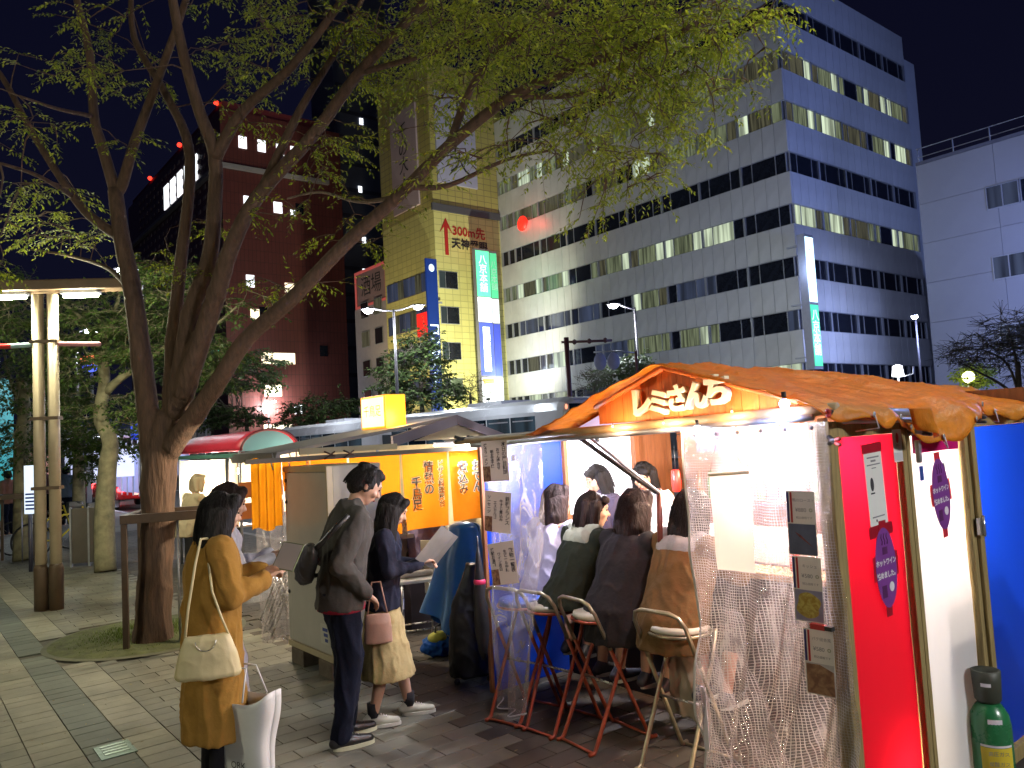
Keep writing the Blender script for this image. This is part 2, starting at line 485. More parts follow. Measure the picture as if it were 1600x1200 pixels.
# tree pit
pit = thing('tree_pit', 'round mossy tree pit with a stone ring at the foot of the big tree', 'tree pit', MT(PIT))
mb = MB(); n = 48
vs = []; 
for rr, z in ((PITR, 0.004), (PITR - 0.05, 0.012)):
    vs += [(rr * math.cos(2 * PI * i / n), rr * math.sin(2 * PI * i / n), z) for i in range(n)]
mb.add(vs, [(i, (i + 1) % n, n + (i + 1) % n, n + i) for i in range(n)]); mb.build('stone_ring', M('ring_stone', (0.1, 0.1, 0.06), 0.8, 0.4, 6, 0.3), pit)
mb = MB()
def soil(a, b):
    rr = (PITR - 0.05) * b; an = 2 * PI * a
    h = 0.01 + 0.05 * (1 - b) + 0.012 * noise.noise(Vector((rr * 6 * math.cos(an), rr * 6 * math.sin(an), 0)))
    return (rr * math.cos(an), rr * math.sin(an), h)
mb.sheet(soil, 64, 16)
moss = M('moss_soil', (0.075, 0.085, 0.028), 0.95, 0.5, 7, 0.8)
mb.build('mossy_soil', moss, pit)
gr = MB()
rg = random.Random(5)
for i in range(3200):
    an = rg.uniform(0, 2 * PI); rr = 0.2 + abs(rg.gauss(0, 0.28))
    if rr > PITR - 0.08: continue
    x, y = rr * math.cos(an), rr * math.sin(an); h = rg.uniform(0.015, 0.06) * (1.3 - rr)
    dx, dy = rg.uniform(-0.03, 0.03), rg.uniform(-0.03, 0.03); w = rg.uniform(0.002, 0.005); b = rg.uniform(0, PI)
    z0 = soil(an / 2 / PI, rr / (PITR - 0.05))[2] - 0.01
    gr.add([(x - w * math.cos(b), y - w * math.sin(b), z0), (x + w * math.cos(b), y + w * math.sin(b), z0), (x + dx, y + dy, z0 + h)], [(0, 1, 2)])
tag(gr.build('grass_blades', leafmat('pit_grass', (0.07, 0.12, 0.012), (0.14, 0.2, 0.02), 0.3), pit), kind='stuff')

# ---- glass and facades
glassd = M('dark_glass', (0.012, 0.014, 0.02), 0.08, 0.3, 2, 0.02)
def pane_glow(name, col, s, stripes, furniture=0.0):
    """a lit office window: pale room light broken by hanging blinds and dark furniture"""
    mt, n, l, b = _nt(name)
    co = n.new('ShaderNodeTexCoord'); mp = n.new('ShaderNodeMapping'); l.new(co.outputs['Object'], mp.inputs[0])
    oi = n.new('ShaderNodeObjectInfo'); ofs = n.new('ShaderNodeVectorMath'); ofs.operation = 'SCALE'; ofs.inputs['Scale'].default_value = 1.0
    cmb = n.new('ShaderNodeCombineXYZ')
    ml = n.new('ShaderNodeMath'); ml.operation = 'MULTIPLY'; ml.inputs[1].default_value = 40; l.new(oi.outputs['Random'], ml.inputs[0])
    l.new(ml.outputs[0], cmb.inputs[0]); l.new(ml.outputs[0], cmb.inputs[1]); l.new(cmb.outputs[0], mp.inputs['Location'])
    mp.inputs['Scale'].default_value = (1, 1, 0.06)
    nz = n.new('ShaderNodeTexNoise'); nz.inputs['Scale'].default_value = stripes; nz.inputs['Detail'].default_value = 3; l.new(mp.outputs[0], nz.inputs['Vector'])
    rp = n.new('ShaderNodeValToRGB'); rp.color_ramp.elements[0].position = 0.38; rp.color_ramp.elements[1].position = 0.62
    rp.color_ramp.elements[0].color = (*[c * 0.25 for c in col], 1); rp.color_ramp.elements[1].color = (*col, 1)
    l.new(nz.outputs['Fac'], rp.inputs[0])
    l.new(rp.outputs[0], b.inputs['Emission Color']); b.inputs['Emission Strength'].default_value = s
    b.inputs['Base Color'].default_value = (0.02, 0.02, 0.02, 1); b.inputs['Roughness'].default_value = 0.1
    MATS[name] = mt; return mt
lit_white = pane_glow('lit_pane_white', (0.70, 0.82, 0.58), 0.85, 2.2)
lit_blind = pane_glow('lit_pane_blinds', (0.24, 0.28, 0.16), 0.55, 5.0)
lit_dim = pane_glow('lit_pane_dim', (0.11, 0.105, 0.06), 0.6, 6.0)
lit_blue = pane_glow('lit_pane_blue', (0.045, 0.06, 0.11), 0.8, 1.5)
alum = M('aluminium_frame', (0.33, 0.34, 0.36), 0.45, 0.1, 10, 0.05, metal=0.4)
concr = M('facade_core', (0.12, 0.12, 0.13), 0.8, 0.15, 3, 0.1)

# white office block
OS, OT, OL, OW = 27.75, 46.6, 34.0, 19.6
off = thing('office_building', 'tall white panelled office block with ribbon windows on the street corner', 'building', MS(OS, OT))
FH, Z0, WH = 3.755, 4.38, 1.5
MB().b2((0.25, 0.25, 0), (OW, OL, Z0 + 8 * FH)).build('core', concr, off)
white_pan = M('white_panel', (0.52, 0.52, 0.51), 0.42, 0.14, 0.5, 0.04, metal=0.15, rnd=0.035)
pan = []
for k in range(-1, 8):
    za = Z0 + k * FH + WH; zb = Z0 + (k + 1) * FH
    if k == -1: za = 1.9
    if k == 7: zb += 0.3
    for i in range(34): pan.append(((0, i * 1.0 + 0.012, za), (0.22, (i + 1) * 1.0 - 0.012, zb), i + (30 if k < 0 else 0)))
    for i in range(19): pan.append(((0.235 + i * 1.018, 0, za), (0.235 + (i + 1) * 1.018 - 0.022, 0.22, zb), i * 0.9 + (30 if k < 0 else 0)))
pan.sort(key=lambda q: q[2])
pieces('panel', [q[:2] for q in pan], white_pan, off, 295)
pat = [0.85, 1.95, 0.85]
rw = random.Random(4)
litL = {0: .28, 1: .14, 2: .12, 3: .7, 4: .05, 5: .85, 6: .95, 7: .03}
litR = {0: 0.0, 1: 0.0, 2: 0.0, 3: .95, 4: .0, 5: .95, 6: .98, 7: .0}
pc = {}
def pane(dims, mat, c):
    key = (dims, mat.name)
    if key not in pc: pc[key] = MB().box((0, 0, 0), dims).mesh('window', mat)
    link('window', pc[key], off, Matrix.Translation(c))
mull = []
nwin = 0
for k in range(8):
    zb = Z0 + k * FH; zc = zb + WH / 2
    y = 0.3; grp = 0; state = None
    while y < OL - 0.6:
        for w in pat:
            if y + w > OL - 0.2: break
            r = rw.random(); p = litL[k]
            if state is None or rw.random() < 0.45: state = r < p
            if k in (1, 2) and 11 < y < 15: state = True
            if state: mt = rw.choice([lit_white, lit_blind, lit_dim, lit_blind, lit_white] if k in (3, 0, 1, 2) else [lit_blind, lit_dim, lit_blind, lit_dim, lit_white])
            else: mt = lit_blue if (k < 3 and rw.random() < 0.35) else glassd
            pane((0.03, round(w - 0.06, 3), WH - 0.1), mt, (0.16, y + w / 2, zc))
            mull.append(((0.1, y - 0.03, zb + 0.02), (0.2, y + 0.03, zb + WH - 0.02))); y += w; nwin += 1
        mull.append(((0.03, y - 0.02, zb + 0.02), (0.2, y + 0.18, zb + WH - 0.02))); y += 0.2
    x = 0.35; 
    while x < OW - 0.6:
        for w in pat:
            if x + w > OW - 0.1: break
            r = rw.random(); st = r < litR[k]
            mt = (rw.choice([lit_white, lit_blind, lit_dim, lit_blind]) if st else glassd)
            pane((round(w - 0.06, 3), 0.03, WH - 0.1), mt, (x + w / 2, 0.16, zc))
            mull.append(((x - 0.03, 0.1, zb + 0.02), (x + 0.03, 0.2, zb + WH - 0.02))); x += w; nwin += 1
        mull.append(((x - 0.02, 0.03, zb + 0.02), (x + 0.18, 0.2, zb + WH - 0.02))); x += 0.2
for k in range(8):   # long head and sill frames
    zb = Z0 + k * FH
    for z in (zb + 0.025, zb + WH - 0.025):
        mull.append(((0.06, 0.0, z - 0.022), (0.21, OL, z + 0.022))); mull.append(((0.22, 0.06, z - 0.022), (OW, 0.21, z + 0.022)))
mb = MB()
for a, b in mull: mb.b2(a, b)
tag(mb.build('window_frame', alum, off), kind='stuff')
MB().b2((0.1, 0.1, Z0 + 8 * FH + 0.02), (OW, OL, Z0 + 8 * FH + 0.35)).build('roof', concr, off)
MB().b2((OW + 0.02, 1.0, 0), (OW + 4.3, 9, Z0 + 8 * FH - 0.6)).build('stair_tower', M('stair_tower', (0.55, 0.56, 0.58), 0.6, 0.06, 1, 0.05), off)
MB().b2((4, 6, Z0 + 8 * FH + 0.35), (12, 20, Z0 + 8 * FH + 3.4)).build('plant_room', concr, off)

# pale building at the right edge
rb = thing('pale_building', 'plain pale grey building with roof railing at the right edge', 'building', MS(19.3, 46.6))
RZ = 17.1
wallm = M('pale_render', (0.29, 0.285, 0.27), 0.8, 0.05, 0.8, 0.05)
MB().b2((0.12, -26, 0), (14, 0, RZ)).build('core', wallm, rb)
bx = []
for r in range(7):
    for c in range(6):
        bx.append(((0, -c * 4.3 - 4.29, r * 2.44 + 0.02), (0.115, -c * 4.3 - 0.01, (r + 1) * 2.44)))
wy = spx(1541, 46.6, 14, -20) - 19.3; wins = [(wy, zpy(19.3 + wy, 46.6, 329)), (wy, zpy(19.3 + wy, 46.6, 438)), (wy, zpy(19.3 + wy, 46.6, 545))]; print('wins', wins)
pieces('wall_panel', bx, wallm, rb)
for (y, z) in wins:
    for q in range(3):
        fr = MB(); a, b = y - q * 1.75, z
        for (p1, p2) in (((-0.06, a - 1.7, b), (0.0, a - 1.64, b + 1.35)), ((-0.06, a - 0.06, b), (0.0, a, b + 1.35)), ((-0.06, a - 1.64, b), (0, a - 0.06, b + 0.06)), ((-0.06, a - 1.64, b + 1.29), (0, a - 0.06, b + 1.35)), ((-0.05, a - 0.87, b + 0.06), (0, a - 0.81, b + 1.29))):
            fr.b2(p1, p2)
        f = fr.build('window', alum, rb)
        MB().b2((-0.025, a - 1.64, b + 0.06), (-0.004, a - 0.06, b + 1.29)).build('pane', lit_blue if q == 0 else glassd, f)
rl = MB()
for i in range(14): rl.tube([(0.3, -i * 2.0 - 0.1, RZ), (0.3, -i * 2.0 - 0.1, RZ + 1.1)], 0.035, 5)
for z in (0.55, 1.1): rl.tube([(0.3, 0, RZ + z), (0.3, -26, RZ + z)], 0.03, 5)
rl.build('railing', M('railing_metal', (0.4, 0.4, 0.42), 0.5, 0.1, 5, 0.05, metal=0.5), rb)
MB().b2((0.0, -26, RZ + 0.005), (14, 0, RZ + 0.2)).build('roof', concr, rb)

# yellow tiled building
YS, YT = 61.0, 38.5
def tilemat(name, col, mortar, w=0.9, h=0.62):
    mt, n, l, b = _nt(name)
    co = n.new('ShaderNodeTexCoord'); ad = n.new('ShaderNodeSeparateXYZ'); l.new(co.outputs['Object'], ad.inputs[0])
    sm = n.new('ShaderNodeMath'); sm.operation = 'ADD'; l.new(ad.outputs[0], sm.inputs[0]); l.new(ad.outputs[1], sm.inputs[1])
    cb = n.new('ShaderNodeCombineXYZ'); l.new(sm.outputs[0], cb.inputs[0]); l.new(ad.outputs[2], cb.inputs[1])
    br = n.new('ShaderNodeTexBrick'); br.offset = 0.0; br.inputs['Scale'].default_value = 1; br.inputs['Brick Width'].default_value = w; br.inputs['Row Height'].default_value = h
    br.inputs['Mortar Size'].default_value = 0.032; br.inputs['Color1'].default_value = (*col, 1); br.inputs['Color2'].default_value = (*[c * 0.88 for c in col], 1); br.inputs['Mortar'].default_value = (*mortar, 1)
    l.new(cb.outputs[0], br.inputs['Vector']); l.new(br.outputs['Color'], b.inputs['Base Color']); b.inputs['Roughness'].default_value = 0.35
    bp = n.new('ShaderNodeBump'); bp.inputs['Distance'].default_value = 0.03; bp.inputs['Strength'].default_value = 0.4; bp.invert = True; l.new(br.outputs['Fac'], bp.inputs['Height']); l.new(bp.outputs[0], b.inputs['Normal'])
    MATS[name] = mt; return mt
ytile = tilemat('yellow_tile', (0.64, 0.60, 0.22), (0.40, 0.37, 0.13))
yb = thing('yellow_building', 'yellow tiled building beside the white office with a red arrow sign', 'building', MS(YS, YT))
YZ = 39.5
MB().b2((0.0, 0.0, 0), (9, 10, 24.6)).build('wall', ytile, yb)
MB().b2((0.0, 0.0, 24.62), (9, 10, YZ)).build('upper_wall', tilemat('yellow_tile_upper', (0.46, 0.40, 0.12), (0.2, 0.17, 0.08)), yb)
MB().b2((-0.25, -0.25, 24.3), (9.2, -0.01, 25.0)).build('ledge', M('ledge', (0.08, 0.08, 0.09), 0.6, 0.1, 3, 0.1), yb)
for k in range(5):
    z = 2.7 + 3.5 * k
    f = MB().b2((0.25, -0.05, z - 0.06), (2.45, 0.02, z + 1.66)).build('window', alum, yb)
    MB().b2((0.31, -0.07, z), (0.98, -0.052, z + 1.6)).build('pane', pane_glow('pane_teal%d' % k, (0.07, 0.12, 0.13), 0.5, 0.5) if k < 1 else MATS['pane_teal0'], f)
    MB().b2((1.04, -0.07, z), (2.39, -0.052, z + 1.6)).build('pane', pane_glow('pane_green', (0.55, 0.75, 0.35), 0.6, 0.4) if k == 1 else glassd, f)
    f = MB().b2((-0.05, 0.4, z - 0.06), (0.02, 9.6, z + 1.9)).build('window', M('brown_frame', (0.13, 0.10, 0.08), 0.5, 0.2, 4, 0.1), yb)
    for j in range(8): MB().b2((-0.07, 0.5 + j * 1.14, z), (-0.052, 1.56 + j * 1.14, z + 1.84)).build('pane', lit_blue if (j + k) % 3 else lit_dim, f)
sgw = M('sign_board_pale', (0.42, 0.42, 0.55), 0.5, 0.08, 1, 0.02)
blk = M('print_black', (0.015, 0.015, 0.018), 0.6, 0.1, 8, 0.0)
redp = M('print_red', (0.42, 0.02, 0.015), 0.5, 0.1, 8, 0.0)
MB().b2((0.6, -0.22, 27.2), (5.4, -0.02, 36.5)).build('sign_board', sgw, yb)
MB().b2((-0.22, 2.2, 25.5), (-0.02, 7.2, 36.0)).build('sign_board', M('sign_board_mauve', (0.42, 0.32, 0.34), 0.5, 0.08, 1, 0.02), yb)
fb = lambda x, z, y=-0.03: frame_m((x, y, z), (1, 0, 0), (0, 0, 1))
fa = lambda y, z, x=-0.03: frame_m((x, y, z), (0, -1, 0), (0, 0, 1))
writing('lettering', 'の', 2.6, blk, yb, fb(3.3, 33.2, -0.25)); writing('lettering', '本', 2.6, blk, yb, fb(3.3, 36.0 - 0.6, -0.25)); writing('lettering', '大', 2.6, blk, yb, fb(3.3, 29.4, -0.25))
writing('lettering', '千の大人', 1.9, blk, yb, fa(4.7, 31.0, -0.25), vert=True)
writing('lettering', '300m先', 1.25, redp, yb, fb(4.1, 22.5, -0.06), weight=0.03); writing('lettering', '天神愛眼', 1.12, blk, yb, fb(4.15, 21.2, -0.06), weight=0.03)
ar = MB(); ar.prism([(-0.2, -2.2), (0.2, -2.2), (0.2, 0.6), (0.75, 0.0), (0.0, 1.5), (-0.75, 0.0), (-0.2, 0.6)], fb(1.35, 22.2, -0.06), 0.04); ar.build('arrow', redp, yb)
# banner on the corner
bn = thing('blue_banner_sign', 'tall dark blue vertical sign with white writing on the yellow corner', 'sign', MS(YS - 0.45, YT - 0.9))
navy = glow('navy_sign', (0.004, 0.018, 0.11), 0.9)
wht = glow('sign_white', (0.6, 0.75, 0.95), 0.8)
bevel(MB().b2((-0.62, -0.12, 3.5), (0.62, 0.12, 19.3)).build('panel', navy, bn), 0.03)
writing('lettering', 'コンタクト', 1.35, wht, bn, frame_m((0, -0.14, 9.9), (1, 0, 0), (0, 0, 1)), vert=True, weight=0.02)
MB().ell((0, -0.1, 18.4), (0.35, 0.06, 0.4)).build('emblem', wht, bn)
MB().b2((0.62, -0.05, 15), (1.1, 0.05, 15.2)).b2((0.62, -0.05, 6), (1.1, 0.05, 6.2)).build('bracket', alum, bn)
rs = thing('red_window_sign', 'red lettered banner across the dark windows of the yellow building', 'sign', MS(YS + 2.2, YT - 0.12))
MB().b2((-0.05, -1.9, 12.2), (0, 1.5, 14.6)).build('board', glow('red_sign', (0.75, 0.02, 0.015), 0.7), rs)

# neon stack between the yellow and the white building
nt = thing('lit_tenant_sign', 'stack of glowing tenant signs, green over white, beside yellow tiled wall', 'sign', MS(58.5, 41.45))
gn = glow('neon_green', (0.10, 0.72, 0.34), 1.15); wn_ = glow('neon_white', (0.85, 0.93, 1.0), 1.7); bl = glow('neon_blue', (0.06, 0.09, 0.55), 1.0)
wg = glow('neon_letter', (0.75, 1.0, 0.85), 1.4)
fr_ = M('sign_casing', (0.22, 0.22, 0.24), 0.5, 0.1, 5, 0.05, metal=0.3)
MB().b2((-0.08, -0.03, 2.0), (1.68, 0.4, 20.3)).build('casing', fr_, nt)
MB().b2((1.9, 0.3, 2.0), (2.85, 0.6, 20.3)).build('casing', fr_, nt)  # second column stands in for the sign's reflection on the office glass
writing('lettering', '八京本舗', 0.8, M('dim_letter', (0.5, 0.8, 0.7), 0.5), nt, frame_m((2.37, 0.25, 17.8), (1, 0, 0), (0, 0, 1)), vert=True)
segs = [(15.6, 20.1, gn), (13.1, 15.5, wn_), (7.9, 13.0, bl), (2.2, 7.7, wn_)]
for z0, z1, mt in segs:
    MB().b2((0.0, -0.07, z0), (1.6, -0.035, z1)).build('light_box', mt, nt)
    MB().b2((1.95, 0.26, z0 - (2.5 if mt is gn else 0) * 0), (2.78, 0.295, z1)).build('light_box', glow('dim_' + mt.name, tuple(c * 0.85 for c in mt.node_tree.nodes['Principled BSDF'].inputs['Base Color'].default_value[:3]), 0.5), nt)  # every second box is the reflected copy, built as a dimmer glow
writing('lettering', '八京本舗', 1.0, wg, nt, frame_m((0.8, -0.075, 17.8), (1, 0, 0), (0, 0, 1)), vert=True)
MB().b2((0.4, -0.09, 8.3), (1.2, -0.072, 12.6)).build('light_box', wn_, nt)
writing('lettering', '京都銀行', 0.9, M('neon_letter_blue', (0.1, 0.1, 0.5), 0.5), nt, frame_m((0.8, -0.095, 10.4), (1, 0, 0), (0, 0, 1)), vert=True)
MB().b2((0.1, -0.09, 7.1), (1.5, -0.072, 7.6)).build('light_box', glow('neon_orange', (1.0, 0.5, 0.12), 1.2), nt)
# neon sign on the corner of the white office
nc = thing('corner_neon_sign', 'tall glowing sign, white above green, on the corner of the white office', 'sign', MS(OS - 1.1, OT - 1.75))
MB().b2((-0.05, -0.6, 5.2), (1.05, -0.05, 14.3)).build('casing', fr_, nc)
cy = glow('neon_cyan', (0.62, 0.86, 1.0), 1.5)
MB().b2((0.03, -0.64, 9.7), (0.97, -0.605, 14.1)).build('light_box', cy, nc)
MB().b2((0.03, -0.64, 5.4), (0.97, -0.605, 9.5)).build('light_box', glow('neon_green2', (0.05, 0.62, 0.26), 0.95), nc)
writing('lettering', '八京本舗', 0.85, glow('neon_letter2', (0.85, 1, 0.92), 1.3), nc, frame_m((0.5, -0.65, 7.6), (1, 0, 0), (0, 0, 1)), vert=True)
writing('lettering', 'クリニック', 0.62, M('neon_letter_grey', (0.2, 0.5, 0.5), 0.5), nc, frame_m((0.5, -0.65, 11.9), (1, 0, 0), (0, 0, 1)), vert=True)
for z in (6.0, 9.6, 13.6): MB().b2((0.2, -0.04, z), (0.4, 0.9, z + 0.1)).build('bracket', alum, nc)
# red round light on the facade
sr = spx(823, 46.3, 14)
zr = zpy(sr, 46.3, 349)
ro = thing('red_round_sign', 'glowing red round sign on the white office facade', 'sign', MS(sr, 46.35, zr))
MB().lathe([(0.02, -0.12), (0.72, -0.1), (0.75, 0.0), (0.02, 0.14)], (0, 0, 0), 28).build('disc', glow('red_glow', (1.0, 0.02, 0.01), 1.6), ro, Matrix.Rotation(-PI / 2, 4, 'Y'))
MB().tube([(0.1, 0, 0), (0.25, 0, 0)], 0.1, 8).build('bracket', alum, ro)

# pale narrow building and red framed sign left of the yellow one
wb = thing('narrow_pale_building', 'narrow pale building behind the dark green tree', 'building', MS(YS + 10.3, YT + 0.6))
WZ = zpy(YS + 12, YT - 0.3, 470)
MB().b2((0, 0, 0), (8, 8.0, WZ)).build('wall', M('old_render', (0.36, 0.32, 0.33), 0.8, 0.1, 2, 0.1), wb)
for k in range(5):
    z = 3 + 3.3 * k
    for j in range(2):
        f = MB().b2((-0.06, 1.6 + j * 3.1, z - 0.08), (-0.01, 3.4 + j * 3.1, z + 1.78)).build('window', alum, wb)
        MB().b2((-0.09, 1.7 + j * 3.1, z), (-0.062, 3.3 + j * 3.1, z + 1.7)).build('pane', glassd if (k + j) % 4 else lit_dim, f)
rf = thing('red_framed_sign', 'rooftop board sign with a red frame left of the yellow building', 'sign', MS(YS + 10.8, YT + 0.8, WZ))
MB().b2((-0.1, 0.3, 0.1), (0.1, 7.0, 4.2)).build('board', M('board_dim', (0.30, 0.2, 0.2), 0.6, 0.1, 2, 0.05), rf)
mb = MB(); 
for a, b in (((-0.2, 0.0, 0.0), (-0.12, 7.3, 0.3)), ((-0.2, 0, 4.0), (-0.12, 7.3, 4.3)), ((-0.2, 0, 0.302), (-0.12, 0.3, 3.998)), ((-0.2, 7.0, 0.302), (-0.12, 7.3, 3.998))): mb.b2(a, b)
mb.build('frame', glow('red_neon', (0.45, 0.08, 0.07), 0.4), rf)
writing('lettering', '酒場', 2.4, blk, rf, frame_m((-0.12, 3.6, 2.2), (0, -1, 0), (0, 0, 1)))

# big brown brick building and the dark tower behind
def tower(name, label, s, x0, x1, xl, pytop, mat, refz=5):
    t0 = tpx(x0, s, 20); t1 = tpx(x1, s, 20); sl = spx(xl, t0, 20, s, 400)
    z = zpy(s, t0, pytop)
    b = thing(name, label, 'building', MS(s, t0))
    return b, t1 - t0, sl - s, z
brick = tilemat('brown_brick', (0.19, 0.055, 0.045), (0.09, 0.035, 0.03), 0.5, 1.4)
bb, bw, bl_, bz = tower('brown_brick_building', 'big brown brick building with a few lit windows behind the tree', 92, 352, 541, 205, 168, brick)
MB().b2((0, 0, 0), (bw, bl_, bz)).build('wall', brick, bb)
MB().b2((-0.6, -0.6, bz - 7.5), (bw - 2, bl_, bz - 7.0)).build('cornice', M('cornice_pale', (0.4, 0.36, 0.34), 0.7, 0.1, 1, 0.1), bb)
MB().b2((0.5, 0.5, bz + 0.01), (bw - 3, bl_ - 1, bz + 1.2)).build('parapet', M('parapet_red', (0.2, 0.03, 0.035), 0.6, 0.1, 1, 0.1), bb)
hot = glow('hot_window', (1.0, 0.86, 0.6), 1.3); cool = glow('cool_window', (0.9, 0.95, 1.0), 1.5)
for i, x in enumerate((2.2, 4.6, 7.0, 8.9)): MB().b2((x, -0.08, bz - 4.6), (x + 1.0, -0.02, bz - 3.1)).build('window', cool, bb)
for (x, z, w, h, mt) in ((2.6, bz - 12, 1.1, 1.4, cool), (6.4, bz - 12.2, 1.1, 1.4, cool), (8.6, bz - 12.3, 0.6, 0.8, cool), (2.6, bz - 22, 1.0, 1.5, cool), (7.5, bz - 22.3, 1.2, 1.2, hot), (3, bz - 26, 1.1, 1.3, hot),
                         (4.2, 12.5, 4.3, 1.4, hot), (4.4, 8.5, 2.2, 1.4, hot), (4.2, 3.2, 3.6, 1.8, hot), (8.2, 6.2, 1.0, 1.2, cool)):
    MB().b2((x, -0.08, z), (x + w, -0.02, z + h)).build('window', mt, bb)
for i, j in ((1, 2), (3, 5), (2, 6), (4, 1)):
    MB().b2((1.5 + i * 2.6, -0.05, 9 + j * 4.6), (2.6 + i * 2.6, -0.015, 10.4 + j * 4.6)).build('window', glassd, bb)
for i in range(5): MB().b2((-0.12, 9 + i * 3.4, bz - 6.2), (-0.02, 11.3 + i * 3.4, bz - 2.8)).build('window', cool, bb)
for y, z in ((2.0, bz + 1.4), (18, bz + 1.4), (34, bz + 1.4)):
    MB().ell((0.3, y, z), 0.32).build('beacon', glow('beacon_red', (1, 0.04, 0.02), 2.5), bb)
mb = MB()
for i in range(16):
    for j in range(22):
        mb.b2((-0.1, 6 + i * 2.2, 14 + j * 1.35), (-0.02, 6.9 + i * 2.2, 14.5 + j * 1.35))
tag(mb.build('vent_slot', M('vent_pale', (0.34, 0.25, 0.24), 0.6, 0.1, 1, 0), bb), kind='stuff')
gt, gw, gl, gz = tower('dark_tower', 'dark blue grey tower rising between the brown and the yellow buildings', 105, 536, 640, 500, -60, brick)
tw = M('tower_grey', (0.10, 0.115, 0.16), 0.5, 0.1, 1, 0.05)
MB().b2((0, 0, 0), (gw, gl, 95)).build('wall', tw, gt)
mb = MB()
for j in range(22): mb.b2((0.3, -0.1, 4 + j * 4.1), (gw - 0.3, -0.02, 4.6 + j * 4.1))
tag(mb.build('ledge', M('tower_ledge', (0.05, 0.055, 0.08), 0.5, 0.1, 1, 0), gt), kind='stuff')
for x, z in ((3.5, 41), (3.8, 33), (4.2, 52), (3.6, 28)): MB().b2((x, -0.14, z), (x + 0.6, -0.02, z + 1.0)).build('window', cool, gt)
# ================================================================ near stall
wood_y = M('weathered_pine', (0.30, 0.22, 0.085), 0.7, 0.35, 9, 0.4, stretch=(8, 8, 0.7))
wood_r = M('brown_board', (0.26, 0.095, 0.035), 0.55, 0.35, 7, 0.3, stretch=(5, 5, 0.6))
wood_o = M('orange_stained_pine', (0.66, 0.165, 0.03), 0.5, 0.28, 8, 0.3, stretch=(9, 9, 0.6), rnd=0.12)  # warm lamplight on the gable is put into the plank colour
bamboo = M('bamboo_pole', (0.38, 0.26, 0.13), 0.45, 0.25, 6, 0.2)
black = M('black_plastic', (0.02, 0.02, 0.022), 0.4, 0.2, 20, 0.1)
redpl = M('red_plastic', (0.45, 0.02, 0.02), 0.4, 0.15, 20, 0.1)
chrome = M('worn_chrome', (0.55, 0.53, 0.5), 0.28, 0.2, 25, 0.1, metal=0.9)
galv = M('galvanised_pipe', (0.40, 0.40, 0.42), 0.4, 0.2, 14, 0.1, metal=0.7)
def sheetmat(name, col, transl, rough=0.35):
    mt = M(name, col, rough, 0.1, 1.6, 0.05, stretch=(1, 1, 0.5))
    n, l = mt.node_tree.nodes, mt.node_tree.links; b = n['Principled BSDF']
    tr = n.new('ShaderNodeBsdfTranslucent'); tr.inputs[0].default_value = (*col, 1)
    ms = n.new('ShaderNodeMixShader'); ms.inputs[0].default_value = transl
    l.new(b.outputs[0], ms.inputs[1]); l.new(tr.outputs[0], ms.inputs[2]); l.new(ms.outputs[0], n['Material Output'].inputs[0]); return mt
red_sheet = sheetmat('red_sheet', (0.58, 0.006, 0.020), 0.35)
white_sheet = sheetmat('white_sheet', (0.74, 0.75, 0.76), 0.3)
blue_sheet = sheetmat('blue_sheet', (0.006, 0.055, 0.62), 0.35)
paper = sheetmat('paper', (0.74, 0.71, 0.66), 0.35, 0.7)
paper2 = sheetmat('cream_paper', (0.84, 0.79, 0.62), 0.5, 0.8)
ink = M('ink', (0.03, 0.03, 0.035), 0.7, 0.1, 9, 0)
purple = M('purple_print', (0.20, 0.045, 0.27), 0.45, 0.15, 9, 0.02)
wprint = M('white_print', (0.75, 0.7, 0.75), 0.5, 0.05, 9, 0)

st1 = thing('food_stall', 'near food stall with orange tarp roof, plank gable and red, white and blue side panels', 'food stall', MS(0, 0))
def sidebox(a, b, name, mt, bev=0.004, parent=None):
    o = MB().b2(a, b).build(name, mt, parent or st1)
    return bevel(o, bev) if bev else o
# side wall at s=0 (x = t)
def vpost(t0, t1, mt=None, z0=0.02, z1=1.765, y0=-0.03, y1=0.035): sidebox((t0, y0, z0), (t1, y1, z1), 'post', mt or wood_y)
vpost(-0.035, 0.03); vpost(0.555, 0.595); vpost(0.60, 0.632); vpost(1.195, 1.235); vpost(1.24, 1.29, y0=-0.045); vpost(2.25, 2.31)
for t0, t1 in ((0.033, 0.552), (1.295, 2.245)):
    sidebox((t0, -0.028, 1.70), (t1, 0.03, 1.763), 'rail', wood_y); sidebox((t0, -0.028, 0.03), (t1, 0.03, 0.10), 'rail', wood_y)
sidebox((0.635, -0.02, 1.715), (1.192, 0.03, 1.76), 'rail', wood_y); sidebox((0.635, -0.02, 0.03), (1.192, 0.03, 0.10), 'rail', wood_y)
def panel(t0, t1, z0, z1, name, mt):
    mb = MB(); n = 16
    mb.sheet(lambda a, b: (t0 + (t1 - t0) * a, 0.004 * noise.noise(Vector((a * 2, b * 5, t0))), z0 + (z1 - z0) * b), n, n * 2)
    return mb.build(name, mt, st1)
p_red = panel(0.033, 0.552, 0.103, 1.697, 'red_panel', red_sheet)
p_wh = panel(0.635, 1.192, 0.103, 1.712, 'white_panel', white_sheet)
p_bl = panel(1.295, 2.245, 0.103, 1.697, 'blue_panel', blue_sheet)
sidebox((0.70, -0.012, 1.60), (1.165, -0.008, 1.69), 'magenta_strip', M('magenta_tape', (0.55, 0.005, 0.16), 0.4, 0.15, 6, 0.02), 0)
dk = M('pencil', (0.25, 0.25, 0.28), 0.6, 0.1, 5, 0)
fs = lambda x, z, y=-0.009: frame_m((x, y, z), (1, 0, 0), (0, 0, 1))
fp = lambda y, z, x=-0.02: frame_m((x, y, z), (0, -1, 0), (0, 0, 1))
